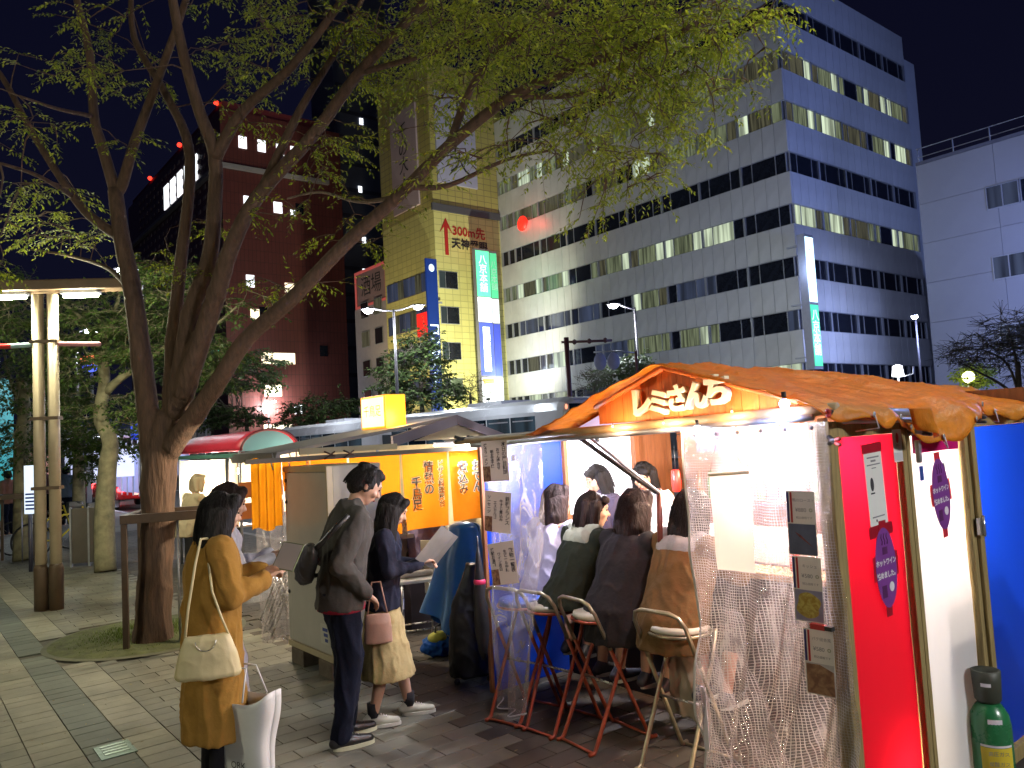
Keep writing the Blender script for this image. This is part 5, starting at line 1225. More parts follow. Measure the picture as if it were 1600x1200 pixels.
MB().tube([(a, -0.07, z + 0.01) for a, z in arc], 0.018, 6).build('roof_trim', M('dark_trim', (0.12, 0.01, 0.02), 0.5, 0.1, 3, 0), st3)
MB().b2((ta - 0.03, 0, zb_ - 0.08), (ta + 0.02, sl3, zb_ - 0.02)).build('eave_board', M('green_trim', (0.08, 0.2, 0.16), 0.5, 0.1, 3, 0), st3)
crm = sheetmat('cream_sheet', (0.85, 0.70, 0.48), 0.45, 0.6)
MB().sheet(lambda a, b: (ta + 0.02 + 0.015 * math.sin(b * 30), 0.15 + (sl3 - 0.2) * b, 0.75 + (zb_ - 0.85) * a), 4, 60).build('cream_sheet', crm, st3)
MB().sheet(lambda a, b: (ta + 0.05 + (tb + 0.6 - ta) * b, 0.1, 0.9 + (zb_ - 0.95) * a), 4, 10).build('cream_sheet', crm, st3)
MB().b2((ta + 0.05, 0.3, 0.0), (ta + 0.1, sl3, 0.72)).build('counter_front', M('dark_counter', (0.03, 0.028, 0.03), 0.6, 0.1, 4, 0), st3)
MB().b2((ta - 0.1, 0.3, 0.722), (ta + 0.3, sl3, 0.75)).build('counter_top', pale, st3)
for z in (1.02, 1.3): MB().b2((ta - 0.1, -0.25, z - 0.14), (ta + 0.5, -0.2, z + 0.07)).build('orange_box', M('orange_box', (0.45, 0.12, 0.015), 0.6, 0.1, 4, 0.05), st3)
for t in (ta, tb): 
    for y in (0, sl3): MB().tube([(t, y, 0), (t, y, zb_)], 0.02, 8).build('post', galv, st3)
bulb(S(B3 + 1.0, ta + 0.35, 1.5), 'glaring bulb behind the cream sheet of the barrel roof stall', led, 160, (1.0, 0.90, 0.72), 0.05)
bulb(S(B3 + 2.2, ta + 0.3, 1.45), 'farther glaring bulb behind the cream sheet of the barrel roof stall', led, 160, (1.0, 0.94, 0.84), 0.05)
bulb(S(B3 - 0.35, ta + 0.9, 1.55), 'warm bulb between the noren stall and the barrel roof stall', warm, 45, (1.0, 0.8, 0.55), 0.03)
from mathutils import kdtree
# ================================================================ trees
bark = M('zelkova_bark', (0.090, 0.052, 0.032), 0.9, 0.5, 7, 1.0, stretch=(4, 4, 0.6))
bark2 = M('plane_bark', (0.21, 0.19, 0.11), 0.85, 0.5, 6, 0.6)
bark3 = M('dark_bark', (0.07, 0.055, 0.042), 0.9, 0.3, 6, 0.6)
leafZ = leafmat('zelkova_leaf', (0.10, 0.155, 0.012), (0.42, 0.47, 0.035), 0.55)
leafG = leafmat('green_leaf', (0.035, 0.075, 0.018), (0.10, 0.16, 0.03), 0.35)
leafD = leafmat('dark_leaf', (0.03, 0.06, 0.02), (0.08, 0.12, 0.03), 0.3)
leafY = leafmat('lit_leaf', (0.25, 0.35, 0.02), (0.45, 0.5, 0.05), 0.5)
def spline(pts, sub=5):
    P = [Vector(p) for p in pts]; out = []
    for i in range(len(P) - 1):
        p0 = P[max(0, i - 1)]; p1 = P[i]; p2 = P[i + 1]; p3 = P[min(len(P) - 1, i + 2)]
        for k in range(sub):
            t = k / sub
            out.append(0.5 * ((2 * p1) + (p2 - p0) * t + (2 * p0 - 5 * p1 + 4 * p2 - p3) * t * t + (3 * p1 - p0 - 3 * p2 + p3) * t ** 3))
    out.append(P[-1]); return out
def add_leaf(L, p, d, up, ln, wd):
    s = d.cross(up); s = s.normalized() if s.length > 1e-5 else Vector((1, 0, 0))
    a = p; b = p + d * ln * 0.45 + s * wd * 0.5 + up * ln * 0.04; c = p + d * ln; e = p + d * ln * 0.45 - s * wd * 0.5 + up * ln * 0.04
    L.v += [tuple(a), tuple(b), tuple(c), tuple(e)]; k = len(L.v)
    L.f.append([k - 4, k - 3, k - 2, k - 1]); L.m.append(0); L.sm.append(False)
def spray(W, L, p, d, rg, n, ln, wd, reach, droop, wr=0.002):
    """a few thin shoots with leaves set alternately along them, spread in a flat layer"""
    for _ in range(rg.choice((2, 3, 3))):
        q = (d + Vector((rg.gauss(0, 0.55), rg.gauss(0, 0.55), rg.gauss(-0.05, 0.22)))).normalized()
        seg = 5; pts = [p.copy()]
        for i in range(seg):
            q = (q + Vector((rg.gauss(0, 0.12), rg.gauss(0, 0.12), -droop * 0.5))).normalized(); pts.append(pts[-1] + q * reach / seg)
        W.tube(pts[::2] + ([pts[-1]] if seg % 2 else []), [wr, wr * 0.7, wr * 0.5, wr * 0.35][:len(pts[::2]) + (1 if seg % 2 else 0)], 3, False)
        m = n // 3
        for i in range(m):
            u = (i + rg.random()) / m * seg; k = min(seg - 1, int(u)); c = pts[k].lerp(pts[k + 1], u - k)
            side = 1 if i % 2 else -1; ax = (pts[k + 1] - pts[k]).normalized(); sd = ax.cross(Vector((0, 0, 1))); sd = sd.normalized() if sd.length > 0.01 else Vector((1, 0, 0))
            dd = (ax * 0.55 + sd * side * rg.uniform(0.5, 1.0) + Vector((rg.gauss(0, .2), rg.gauss(0, .2), rg.gauss(-0.35, 0.3)))).normalized()
            up = Vector((rg.gauss(0, 0.35), rg.gauss(0, 0.35), 1)).normalized()
            sc = rg.uniform(0.7, 1.25); add_leaf(L, c, dd, up, ln * sc, wd * sc)
def grow(W, L, skel, targets, rg, n, ln, wd, reach, droop=0.15, r0=0.012, wr=0.002, leafless=0.0):
    """every target point is reached by a bent twig from the nearest wood, then carries a spray"""
    nodes = [p.copy() for p in skel]
    tg = [Vector(t) for t in targets]
    kd = kdtree.KDTree(len(nodes)); [kd.insert(p, i) for i, p in enumerate(nodes)]; kd.balance()
    tg.sort(key=lambda t: kd.find(t)[2])
    last = 0
    for idx, t in enumerate(tg):
        if idx - last >= 40:
            kd = kdtree.KDTree(len(nodes)); [kd.insert(p, i) for i, p in enumerate(nodes)]; kd.balance(); last = idx
        p, i, dist = kd.find(t)
        p = Vector(p); v = t - p
        if dist < 0.03: continue
        k = max(2, min(7, int(dist / 0.22) + 1)); pts = [p]
        off = Vector((rg.gauss(0, 0.09), rg.gauss(0, 0.09), rg.uniform(0.02, 0.14))) * dist
        for j in range(1, k + 1):
            u = j / k; pts.append(p + v * u + off * math.sin(PI * u) + Vector((rg.gauss(0, .015), rg.gauss(0, .015), rg.gauss(0, .015))) * min(1, dist))
        ra = min(r0 * 2.2, r0 * (0.35 + dist * 0.55)); W.tube(pts, [ra * (1 - 0.75 * j / k) + 0.0012 for j in range(k + 1)], 5, False)
        nodes += pts[1:]
        if rg.random() >= leafless:
            d = (pts[-1] - pts[-2]); d.z *= 0.4; d = d.normalized() if d.length > 1e-6 else Vector((1, 0, 0))
            spray(W, L, pts[-1], d, rg, n, ln, wd, reach, droop, wr)
            if k > 3: spray(W, L, pts[-2], d, rg, n // 2, ln, wd, reach * 0.8, droop, wr)
def tree_obj(name, label, base, W, L, barkm, leafm, group=None, wood=None):
    q = thing(name, label, 'tree', MT(base), group)
    inv = Matrix.Translation(-Vector(base))
    for mb in (W, L, wood):
        if mb: mb.v = [tuple(Vector(p) - Vector(base)) for p in mb.v]
    if wood: wood.build('trunk', barkm, q)
    W.build('branches', barkm, q)
    if L.v: tag(L.build('crown', leafm, q), kind='stuff')
    return q

# the big tree
rg = random.Random(21)
limbs = []
TB = gp(240, 1003)
def lim(pts, r0, r1):
    r0 *= 0.84; r1 *= 0.85
    P = spline([at(*p) for p in pts], 4); limbs.append((P, r0, r1)); return P
trunkP = spline([TB + Vector((0, 0, -0.1)), TB + Vector((0, 0, 0.15)), at(246, 850, 7.70), at(247, 760, 7.68), at(252, 700, 7.66), at(258, 655, 7.66)], 4)
wood = MB(); nT = len(trunkP); hub = MB()
hr = [0.228 - 0.068 * min(1, i / 5.0) if i < nT - 6 else 0.16 - 0.011 * (i - nT + 6) for i in range(nT)]
for i in range(nT - 1): hub.cap(trunkP[i], trunkP[i + 1], hr[i], hr[i + 1], 20)
lim([(240, 720, 7.66), (226, 600, 7.7), (208, 460, 7.8), (190, 372, 7.9), (180, 297, 8.0)], 0.135, 0.085)
lim([(190, 372, 7.9), (150, 345, 8.0), (115, 308, 8.1), (52, 210, 8.3), (3, 120, 8.6), (-60, 40, 9)], 0.07, 0.03)
lim([(180, 297, 8.0), (160, 230, 8.0), (147, 182, 8.0), (140, 84, 8.0), (118, -10, 8.0), (100, -120, 8.0)], 0.075, 0.035)
lim([(182, 300, 8.0), (192, 285, 8.0), (210, 224, 7.9), (241, 140, 7.8), (273, 52, 7.6), (300, -30, 7.5)], 0.08, 0.035)
lim([(266, 700, 7.66), (268, 620, 7.66), (270, 537, 7.7), (281, 422, 7.7), (297, 245, 7.8), (259, 147, 8.0), (210, 60, 8.3), (205, -30, 8.5)], 0.115, 0.03)
lim([(276, 640, 7.6), (297, 495, 7.5), (325, 415, 7.45), (334, 340, 7.4), (336, 245, 7.3), (312, 175, 7.2), (287, 87, 7.1), (268, -10, 7.0), (250, -120, 7.0)], 0.12, 0.04)
lim([(336, 248, 7.3), (378, 175, 7.2), (455, 105, 7.0), (535, 0, 6.8), (600, -90, 6.6)], 0.075, 0.03)
lim([(285, 620, 7.55), (336, 467, 7.3), (360, 390, 7.2), (402, 308, 7.1), (490, 210, 6.9), (560, 115, 6.7), (640, 30, 6.4), (720, -60, 6.2)], 0.12, 0.035)
lim([(413, 290, 7.1), (470, 170, 7.2), (525, 80, 7.4), (575, -20, 7.6)], 0.06, 0.025)
lim([(268, 700, 7.6), (292, 665, 7.5), (336, 604, 7.35), (385, 530, 7.2), (455, 468, 7.0), (539, 382, 6.8), (621, 308, 6.6), (702, 227, 6.35), (800, 150, 6.1), (905, 105, 5.9), (1030, 62, 5.7), (1110, 30, 5.6)], 0.125, 0.03)
lim([(640, 292, 6.55), (700, 290, 6.5), (790, 250, 6.4), (860, 235, 6.4)], 0.035, 0.012)
lim([(800, 150, 6.1), (880, 150, 6.2), (960, 135, 6.3), (1040, 110, 6.3)], 0.035, 0.015)
lim([(702, 227, 6.35), (740, 130, 6.2), (800, 60, 6.0), (900, 0, 5.8), (980, -70, 5.6)], 0.045, 0.02)
lim([(560, 115, 6.7), (650, 90, 6.5), (760, 60, 6.3), (860, 40, 6.1)], 0.035, 0.015)
lim([(621, 308, 6.6), (560, 315, 7.2), (500, 300, 7.9), (450, 310, 8.4)], 0.03, 0.012)
lim([(147, 182, 8.0), (90, 170, 7.5), (30, 150, 7.0)], 0.03, 0.012)
lim([(115, 308, 8.1), (60, 275, 7.6), (0, 255, 7.2)], 0.035, 0.015)
lim([(208, 460, 7.8), (170, 420, 8.6), (110, 400, 9.2), (50, 390, 9.6)], 0.04, 0.015)
skel = []
for P, a, b in limbs:
    n = len(P)
    if a > 0.09:
        for i in range(min(n - 1, 9)):
            r_ = lambda j: (a + (b - a) * (j / (n - 1)) ** 0.8) * 1.03
            hub.cap(P[i], P[i + 1], r_(i), r_(i + 1), 12)
    wood.tube(P, [a + (b - a) * (i / (n - 1)) ** 0.8 for i in range(n)], 10, True); skel += P[2:]
clumps = [(60, 60, 60, 45, .55), (170, 50, 60, 45, .5), (130, 120, 60, 40, .6), (40, 190, 60, 45, .45), (200, 110, 45, 50, .45), (240, 40, 60, 30, .4), (180, 215, 35, 20, .4),
          (60, 300, 75, 35, .9), (60, 370, 90, 45, 1.0), (150, 330, 40, 40, .4), (0, 420, 60, 30, .5), (250, 395, 50, 30, .5), (290, 420, 30, 25, .4),
          (370, 60, 50, 40, .8), (390, 110, 55, 35, .8), (450, 60, 60, 50, 1.1), (480, 130, 55, 35, 1.0), (520, 40, 55, 45, 1.1), (420, 190, 45, 25, .6), (500, 240, 60, 22, .6), (540, 200, 40, 25, .6),
          (430, 330, 60, 25, .5), (390, 430, 60, 25, .5), (330, 350, 40, 30, .35), (590, 330, 45, 20, .5), (590, 385, 35, 15, .3), (570, 270, 50, 22, .5), (480, 440, 60, 14, .2),
          (580, 80, 50, 50, 1.1), (640, 40, 60, 40, 1.3), (620, 130, 50, 35, .8), (700, 40, 60, 30, 1.3), (720, 130, 50, 30, .6), (700, 190, 60, 20, .45), (650, 220, 40, 20, .4), (740, 250, 60, 16, .45), (690, 260, 50, 14, .4),
          (780, 60, 70, 40, 1.4), (800, 120, 60, 30, 1.0), (850, 60, 70, 40, 1.5), (880, 150, 60, 28, 1.1), (930, 60, 70, 45, 1.6), (960, 140, 60, 32, 1.3), (900, 210, 55, 18, .8), (960, 230, 50, 20, .9), (830, 220, 50, 18, .5), (880, 270, 50, 14, .4),
          (1010, 50, 60, 45, 1.6), (1050, 120, 50, 35, 1.4), (1040, 190, 45, 28, 1.1), (1010, 240, 40, 20, .7), (1090, 60, 50, 40, 1.5), (1110, 130, 35, 28, 1.0), (1150, 30, 40, 25, 1.2), (1190, 12, 28, 16, .8), (950, 320, 40, 12, .25), (1000, 300, 35, 12, .2),
          (300, -60, 250, 40, .7), (750, -60, 350, 40, 1.0), (-80, 200, 60, 150, .4)]
tot = sum(c[4] * c[2] * c[3] for c in clumps)
tg = []
for (x, y, rx, ry, w) in clumps:
    nn = int(round((2000 if x > 760 or y < 90 and x > 560 else 1050 if x > 480 else 800) * w * rx * ry / tot / 7 + 0.4))
    for _ in range(nn):
        while True:
            a, b = rg.gauss(0, 0.62), rg.gauss(0, 0.62)
            if a * a + b * b < 2.2: break
        px, py = x + a * rx, y + b * ry
        if px < 400: Y = rg.uniform(6.6, 9.4)
        elif px < 700: Y = rg.uniform(6.0, 8.2)
        else: Y = rg.uniform(5.2, 7.2)
        c0 = at(px, py, Y)                    # a branch tip: several sprays close together in one flat layer
        for _ in range(7): tg.append(c0 + Vector((rg.gauss(0, 0.17), rg.gauss(0, 0.17), rg.gauss(0, 0.05))))
W, L = MB(), MB()
grow(W, L, skel, tg, rg, 34, 0.046, 0.018, 0.27, 0.2, 0.012, 0.0018)
print('leaves', len(L.f), 'targets', len(tg))
hubm = remesh(hub, 0.025, 5, 0.012, (5, 5, 2))
hubo = MB()
hubo.add([v.co.copy() for v in hubm.vertices], [tuple(p.vertices) for p in hubm.polygons], True)
wood.add(hubo.v, hubo.f, True)
bt = tree_obj('zelkova_tree', 'big spreading tree with yellow green leaves and forked trunk in the round pit', TB, W, L, bark, leafZ, wood=wood)
# steel guard round the trunk
def guard(label, c, w, h, rot):
    q = thing('tree_guard', label, 'tree guard', MT(c, rot), 'steel frames round the street trees')
    br = M('brown_steel', (0.075, 0.05, 0.035), 0.5, 0.25, 8, 0.1, metal=0.3)
    for x in (-w, w):
        for y in (-w, w): bevel(MB().b2((x - 0.025, y - 0.025, 0), (x + 0.025, y + 0.025, h)).build('post', br, q), 0.004)
    for a, b in (((-w - 0.03, -w - 0.03, h + 0.002), (w + 0.03, -w + 0.03, h + 0.085)), ((-w - 0.03, w - 0.03, h + 0.002), (w + 0.03, w + 0.03, h + 0.085)), ((-w - 0.03, -w + 0.032, h + 0.002), (-w + 0.03, w - 0.032, h + 0.085)), ((w - 0.03, -w + 0.032, h + 0.002), (w + 0.03, w - 0.032, h + 0.085))):
        bevel(MB().b2(a, b).build('rail', br, q), 0.004)
    MB().tube([(0.12, -w + 0.04, 0), (0.12, -w + 0.04, h)], 0.012, 6).build('stake', galv, q)
    return q
gc_ = (gp(190, 1005) + Vector((0.45, 0.10, 0)))
guard('brown steel frame round the big forked tree', gc_, 0.34, 1.16, R(14))

def bgtree(label, base, trunkpts, r0, clumps, n, rgs, leafm, barkm, spraykw, limbsx=(), name='street_tree', leafless=0.0, ymix=1.5):
    rg = random.Random(rgs); wood = MB()
    P = spline([Vector(p) for p in trunkpts], 4); wood.tube(P, [r0 * (1 - 0.55 * i / (len(P) - 1)) for i in range(len(P))], 10, True)
    sk = P[len(P) // 2:]
    for pts, a, b in limbsx:
        Q = spline(pts, 3); wood.tube(Q, [a + (b - a) * i / (len(Q) - 1) for i in range(len(Q))], 7, True); sk += Q[1:]
    tg = []; tot = sum(c[3] * c[4] * c[5] for c in clumps)
    for (x, y, Y, rx, ry, w) in clumps:
        for _ in range(int(n * w * rx * ry / tot)):
            while True:
                a, b, c = rg.uniform(-1, 1), rg.uniform(-1, 1), rg.uniform(-1, 1)
                if a * a + b * b + c * c < 1 and (a * a + b * b + c * c > 0.25 or rg.random() < 0.4): break
            tg.append(at(x + a * rx, y + b * ry, Y + c * rx * Y / FPX * ymix))
    W, L = MB(), MB(); grow(W, L, sk, tg, rg, leafless=leafless, **spraykw)
    return tree_obj(name, label, base, W, L, barkm, leafm, 'street trees', wood)
kwm = dict(n=24, ln=0.075, wd=0.045, reach=0.34, droop=0.12, r0=0.014, wr=0.003)
B = gp(165, 893)
bgtree('crooked pale trunked tree behind the big tree', B, [B, at(163, 810, 12.77), at(168, 730, 12.75), at(172, 690, 12.7), at(156, 650, 12.7), at(163, 600, 12.7), at(160, 545, 12.7)], 0.17,
       [(150, 500, 12.8, 85, 45, 1), (230, 520, 12.6, 70, 60, 1), (120, 640, 13.2, 60, 40, .8), (215, 640, 13, 60, 35, .9), (330, 560, 12.4, 50, 45, .7), (110, 560, 12.8, 60, 50, .9), (250, 440, 12, 80, 35, .7), (390, 480, 12, 50, 30, .3), (20, 500, 12.5, 50, 40, .7)], 820, 3, leafG, bark2, kwm,
       [([at(166, 612, 12.7), at(190, 590, 12.6), at(215, 575, 12.5), at(260, 540, 12.3)], 0.075, 0.03), ([at(160, 545, 12.7), at(175, 500, 12.7), at(190, 450, 12.6)], 0.06, 0.02), ([at(160, 548, 12.7), at(130, 500, 12.8), at(90, 470, 12.8)], 0.05, 0.02), ([at(260, 540, 12.3), at(320, 520, 12.3), at(380, 470, 12.2)], 0.03, 0.015)])
B = gp(38, 876)
bgtree('tree with a grey trunk at the left edge', B, [B, at(36, 790, 15), at(34, 700, 15), at(38, 640, 15), at(32, 590, 15)], 0.19,
       [(35, 690, 15, 45, 40, .9), (25, 600, 15, 60, 50, .5), (60, 560, 15, 50, 50, .5), (5, 470, 15, 60, 50, .6)], 420, 8, leafG, bark2, dict(kwm, n=20),
       [([at(34, 640, 15), at(15, 590, 15), at(5, 540, 15)], 0.05, 0.02), ([at(36, 640, 15), at(52, 590, 15), at(48, 540, 15)], 0.05, 0.02)])
guard('steel frame round the tree at the left edge', B + Vector((-0.1, 0, 0)), 0.34, 1.15, R(20))
B = Vector(at(124, 850, 18)); B.z = 0
bgtree('slim tree in front of the bright shelter', B, [B, at(123, 760, 18), at(121, 700, 18), at(118, 640, 18)], 0.16,
       [(115, 690, 18, 50, 35, 1), (100, 640, 18, 45, 30, .8), (140, 730, 18, 25, 20, .5), (185, 690, 18, 50, 25, .6)], 330, 18, leafG, bark2, dict(kwm, ln=0.09, wd=0.055))
kwf = dict(n=24, ln=0.20, wd=0.13, reach=0.8, droop=0.1, r0=0.04, wr=0.008)
def fartree(label, px, Y, clumps, n, seed, leafm=leafD, lim=(), **k):
    B = Vector(at(px, 650, Y)); B.z = -0.1
    ys = [c[1] for c in clumps]; t = at(px, sum(ys) / len(ys) + 10, Y)
    return bgtree(label, B, [B, B + (t - B) * 0.5, t], 0.22, clumps, n, seed, leafm, bark3, dict(kwf, **k), lim, ymix=0.9)
fartree('round dark green tree before the yellow tiled building', 658, 45, [(648, 560, 45, 42, 38, 1), (620, 585, 45, 32, 25, .8), (640, 620, 45, 42, 25, .9), (690, 615, 45, 34, 20, .9), (655, 530, 45, 25, 18, .7), (680, 580, 45, 25, 22, .7), (600, 600, 45, 20, 12, .4)], 420, 31)
fartree('green tree by the blue disc signs', 975, 42, [(985, 572, 42, 28, 16, 1), (960, 590, 42, 30, 18, 1), (1000, 590, 42, 22, 20, .8)], 150, 32)
fartree('low dark tree beyond the barrel roof', 385, 50, [(370, 650, 50, 45, 18, 1), (330, 645, 50, 40, 22, 1), (340, 600, 50, 45, 20, .7)], 190, 33)
fartree('dark green tree beyond the grey stall roof', 490, 50, [(490, 640, 50, 48, 18, 1), (530, 630, 50, 25, 14, .8), (460, 660, 50, 30, 10, .8)], 180, 34)
fartree('dark tree behind the forked trunk', 300, 40, [(300, 560, 40, 60, 40, 1), (380, 590, 40, 60, 20, .8), (400, 560, 40, 50, 14, .6)], 220, 35)
def bare(label, px, Y, targets, seed, n=240, r=0.012, leafm=leafD, lim=()):
    B = Vector(at(px, 650, Y)); B.z = -0.1
    ys = [c[1] for c in targets]; t = at(px, max(ys) + 5, Y)
    return bgtree(label, B, [B, B + (t - B) * 0.6, t], 0.16, targets, n, seed, leafm, bark3, dict(n=3, ln=0.07, wd=0.05, reach=0.5, droop=0.0, r0=r, wr=0.012), lim, ymix=0.8)
bare('bare branched tree at the foot of the yellow building', 735, 46, [(740, 610, 46, 28, 28, 1)], 41, 120, 0.02)
bare('thin bare tree behind the brown signal mast', 928, 40, [(925, 600, 40, 24, 25, 1)], 42, 90, 0.015)
bare('spreading bare tree at the right edge before the pale building', 1590, 27, [(1580, 525, 27, 55, 42, 1), (1530, 550, 27, 55, 28, 1), (1500, 556, 27, 36, 14, .8), (1600, 560, 27, 40, 50, .8)], 43, 520, 0.02,
     lim=[([at(1590, 620, 27), at(1560, 598, 27), at(1530, 582, 27), at(1498, 566, 27)], 0.06, 0.02), ([at(1590, 610, 27), at(1575, 570, 27), at(1545, 550, 27), at(1520, 545, 27)], 0.05, 0.02), ([at(1592, 600, 27), at(1585, 550, 27), at(1575, 510, 27)], 0.06, 0.02)])
B = Vector(at(1522, 640, 31)); B.z = -0.1
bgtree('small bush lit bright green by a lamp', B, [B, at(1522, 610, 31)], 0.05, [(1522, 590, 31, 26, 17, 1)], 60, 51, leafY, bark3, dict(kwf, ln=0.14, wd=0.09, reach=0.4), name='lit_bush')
lb_ = thing('path_lamp', 'short lamp glowing inside the bright green bush', 'street lamp', MT(Vector((at(1518, 640, 30.4).x, 30.4, 0))))
MB().tube([(0, 0, 0), (0, 0, 3.0)], 0.06, 8).build('pole', wprint, lb_); MB().ell((0, 0, 3.15), 0.22).build('globe', glow('yellow_lamp', (1, 1, 0.5), 6), lb_)
lamp('path_light', 'POINT', (0, 0, 3.1), 160, (0.95, 1, 0.5), 0.2, parent=lb_)

# ================================================================ lamps
def twin_post(label, p, rot, P, name='twin_tube_lamp_post', flags=True, col=(1.0, 0.98, 0.70)):
    q = thing(name, label, 'street lamp', MT(p, rot), 'twin tube lamp posts')
    pm = M('cream_pole', (0.46, 0.38, 0.26), 0.4, 0.15, 4, 0.08); br = M('lamp_brown', (0.13, 0.085, 0.05), 0.5, 0.2, 6, 0.1)
    for x in (-0.085, 0.085):
        MB().tube([(x, 0, 0), (x, 0, 3.86)], 0.066, 18).build('pole', pm, q)
        MB().lathe([(0.08, 0), (0.082, 0.5), (0.069, 0.55)], (x, 0, 0), 16).build('sleeve', br, q)
    for z in (1.45, 2.3, 3.25): MB().b2((-0.16, -0.075, z), (0.16, 0.075, z + 0.04)).build('clamp_band', br, q)
    bevel(MB().b2((-0.95, -0.13, 3.90), (0.95, 0.13, 4.03)).build('crossbar', br, q), 0.02)
    for s_, xx in ((-1, -0.42), (1, 0.42)):
        MB().b2((xx - 0.22, -0.07, 3.86), (xx + 0.22, 0.07, 3.898)).build('lamp_housing', galv, q)
        MB().cap((xx - 0.19, 0, 3.835), (xx + 0.19, 0, 3.835), 0.022, 0.022).build('tube', glow('lamp_tube', (0.86, 1.0, 0.66), 16.0), q)
        lamp('tube_light', 'POINT', (xx, 0, 3.77), P, col, 0.12, parent=q)
    if flags:
        MB().cap((-1.0, 0, 3.22), (-0.16, 0, 3.24), 0.03, 0.03).build('rolled_banner', M('banner_blue', (0.25, 0.38, 0.42), 0.6, 0.2, 6, 0.1), q)
        MB().cap((-0.55, 0, 3.232), (-0.40, 0, 3.235), 0.032, 0.032).build('banner_end', redpl, q)
        MB().cap((0.16, 0, 3.24), (0.62, 0, 3.22), 0.028, 0.03).build('rolled_banner', M('banner_pink', (0.5, 0.22, 0.25), 0.6, 0.2, 6, 0.1), q)
    return q
LP = gp(77, 953)
twin_post('cream twin pole lamp post with two bright tubes at the left', LP, R(8), 150)
twin_post('twin pole lamp post behind the viewer', S(-5.8, 0.9), R(8), 460, col=(0.97, 0.97, 0.98))  # unseen post, placed to light the side panels from the front
twin_post('twin pole lamp post left of the viewer', S(3.6, -6.9), R(40), 190)  # unseen post, assumed out of view to brighten the left pavement
def road_lamp(label, p, h, arms, rot, P, col=(0.86, 0.93, 1.0), two=True, name='road_lamp'):
    q = thing(name, label, 'street lamp', MT(p, rot), 'tall road lamps')
    dm = M('dark_pole', (0.06, 0.055, 0.06), 0.5, 0.2, 5, 0.05)
    MB().tube([(0, 0, 0), (0, 0, h * 0.6), (0, 0, h)], [0.11, 0.085, 0.06], 10).build('pole', dm, q)
    for i, (x, z) in enumerate(arms):
        MB().tube([(0, 0, h - 0.1), (x * 0.5, 0, h - 0.05 + z * 0.3), (x, 0, h + z)], 0.05, 8).build('arm', dm, q)
        sg = 1 if x > 0 else -1
        MB().ell((x + sg * 0.25, 0, h + z), (0.42, 0.16, 0.09)).build('lamp_head', dm, q)
        MB().ell((x + sg * 0.25, 0, h + z - 0.09), (0.27, 0.2, 0.16)).build('lens', glow('road_lens', (0.85, 0.92, 1.0), 40.0) if i == 0 else glow('road_lens_far', (0.9, 0.92, 0.9), 3.0), q)
        if i == 0 or two: lamp('road_light', 'POINT', (x + sg * 0.25, -0.25 if P < 9000 else 0, h + z - 0.75), P, col, 0.18, parent=q)
    return q
def zat(px, py, Y): return at(px, py, Y).z
p = at(622, 640, 41); road_lamp('double road lamp glaring left of the yellow building', Vector((p.x, 41, -0.13)), zat(622, 483, 41) + 0.13, [(-1.1, 0.1), (1.05, 0.15)], 0, 1500)
p = at(1002, 640, 44); road_lamp('single road lamp glaring before the white office', Vector((p.x, 44, -0.13)), zat(995, 480, 44) + 0.13, [(-0.95, 0.25)], 0, 1600)
road_lamp('road lamp to the right of the picture', Vector((27, 33, -0.13)), 9, [(-1.1, 0.1), (1.1, 0.1)], R(50), 2600, (0.24, 0.34, 1.0))  # added lamp out of view, coloured blue to tint the office face
rf2 = thing('roof_flood_lamp', 'blue white flood lamp on the roof of the pale building', 'lamp', MS(6, 55, RZ + 0.2))  # made-up flood that lights the office side face evenly
MB().tube([(0, 0, 0), (0, 0, 2.0)], 0.06, 8).build('pole', galv, rf2); bevel(MB().box((0, 0, 2.1), (0.5, 0.4, 0.3)).build('housing', black, rf2), 0.03)
lamp('flood_light', 'SPOT', (0, 0.5, 2.2), 5200, (0.30, 0.42, 1.0), 0.4, aim=(0, 1, 0), spot=R(125), parent=rf2)
road_lamp('road lamp in the side street right of the office', S(22.5, 52, -0.13), 8.5, [(-1.0, 0.1)], R(60), 1500, (0.4, 0.5, 1.0))  # added lamp that brightens the lower office side face
road_lamp('kerb lamp just right of the picture behind the near stall', S(-0.6, 5.6, -0.13), 7.6, [(-1.3, 0.1)], R(20), 470, (1.0, 0.95, 0.72))  # added lamp out of view that brightens leaves and tarp
p = at(421, 700, 95); road_lamp('distant road lamp before the brown building', Vector((p.x, 95, -0.13)), zat(421, 626, 95), [(0.5, 0.1)], 0, 1800)
p = at(215, 700, 30); road_lamp('road lamp shining through the leaves of the big tree', Vector((at(230, 700, 30).x, 30, -0.13)), zat(225, 412, 30), [(-0.5, 0.0)], 0, 600)
p = at(140, 700, 34); road_lamp('road lamp shining through leaves above the pale trunk', Vector((p.x - 0.5, 34, -0.13)), zat(140, 510, 34), [(0.4, 0.0)], 0, 500)
# flood lamps added before the yellow building only to brighten its tiles
def fill_flood(label, p, aim, P, col, size=1.2):
    q = thing('flood_lamp', label, 'lamp', MT(p)); MB().tube([(0, 0, -p.z if p.z < 1.5 else -p.z), (0, 0, 0)], 0.05, 6).build('pole', galv, q)
    bevel(MB().box((0, 0, 0.12), (0.35, 0.35, 0.2)).build('housing', black, q), 0.02)
    lamp('flood_light', 'SPOT', (0, 0, 0.3), P, col, 0.2, aim=aim, spot=R(120), parent=q)
p = S(51, 36.5, 5.0); fill_flood('flood lamp on a pole facing the yellow tiled wall', p, S(61, 42, 12) - p, 14000, (1.0, 0.98, 0.72))
p = S(66, 31, 5.0); fill_flood('flood lamp on a pole facing the street side of the yellow building', p, S(66, 38.5, 14) - p, 5000, (1.0, 0.8, 0.45))
lamp('neon_spill', 'POINT', (-0.5, -1.2, 11.8), 420, (0.45, 0.6, 1.0), 0.8, parent=nc)
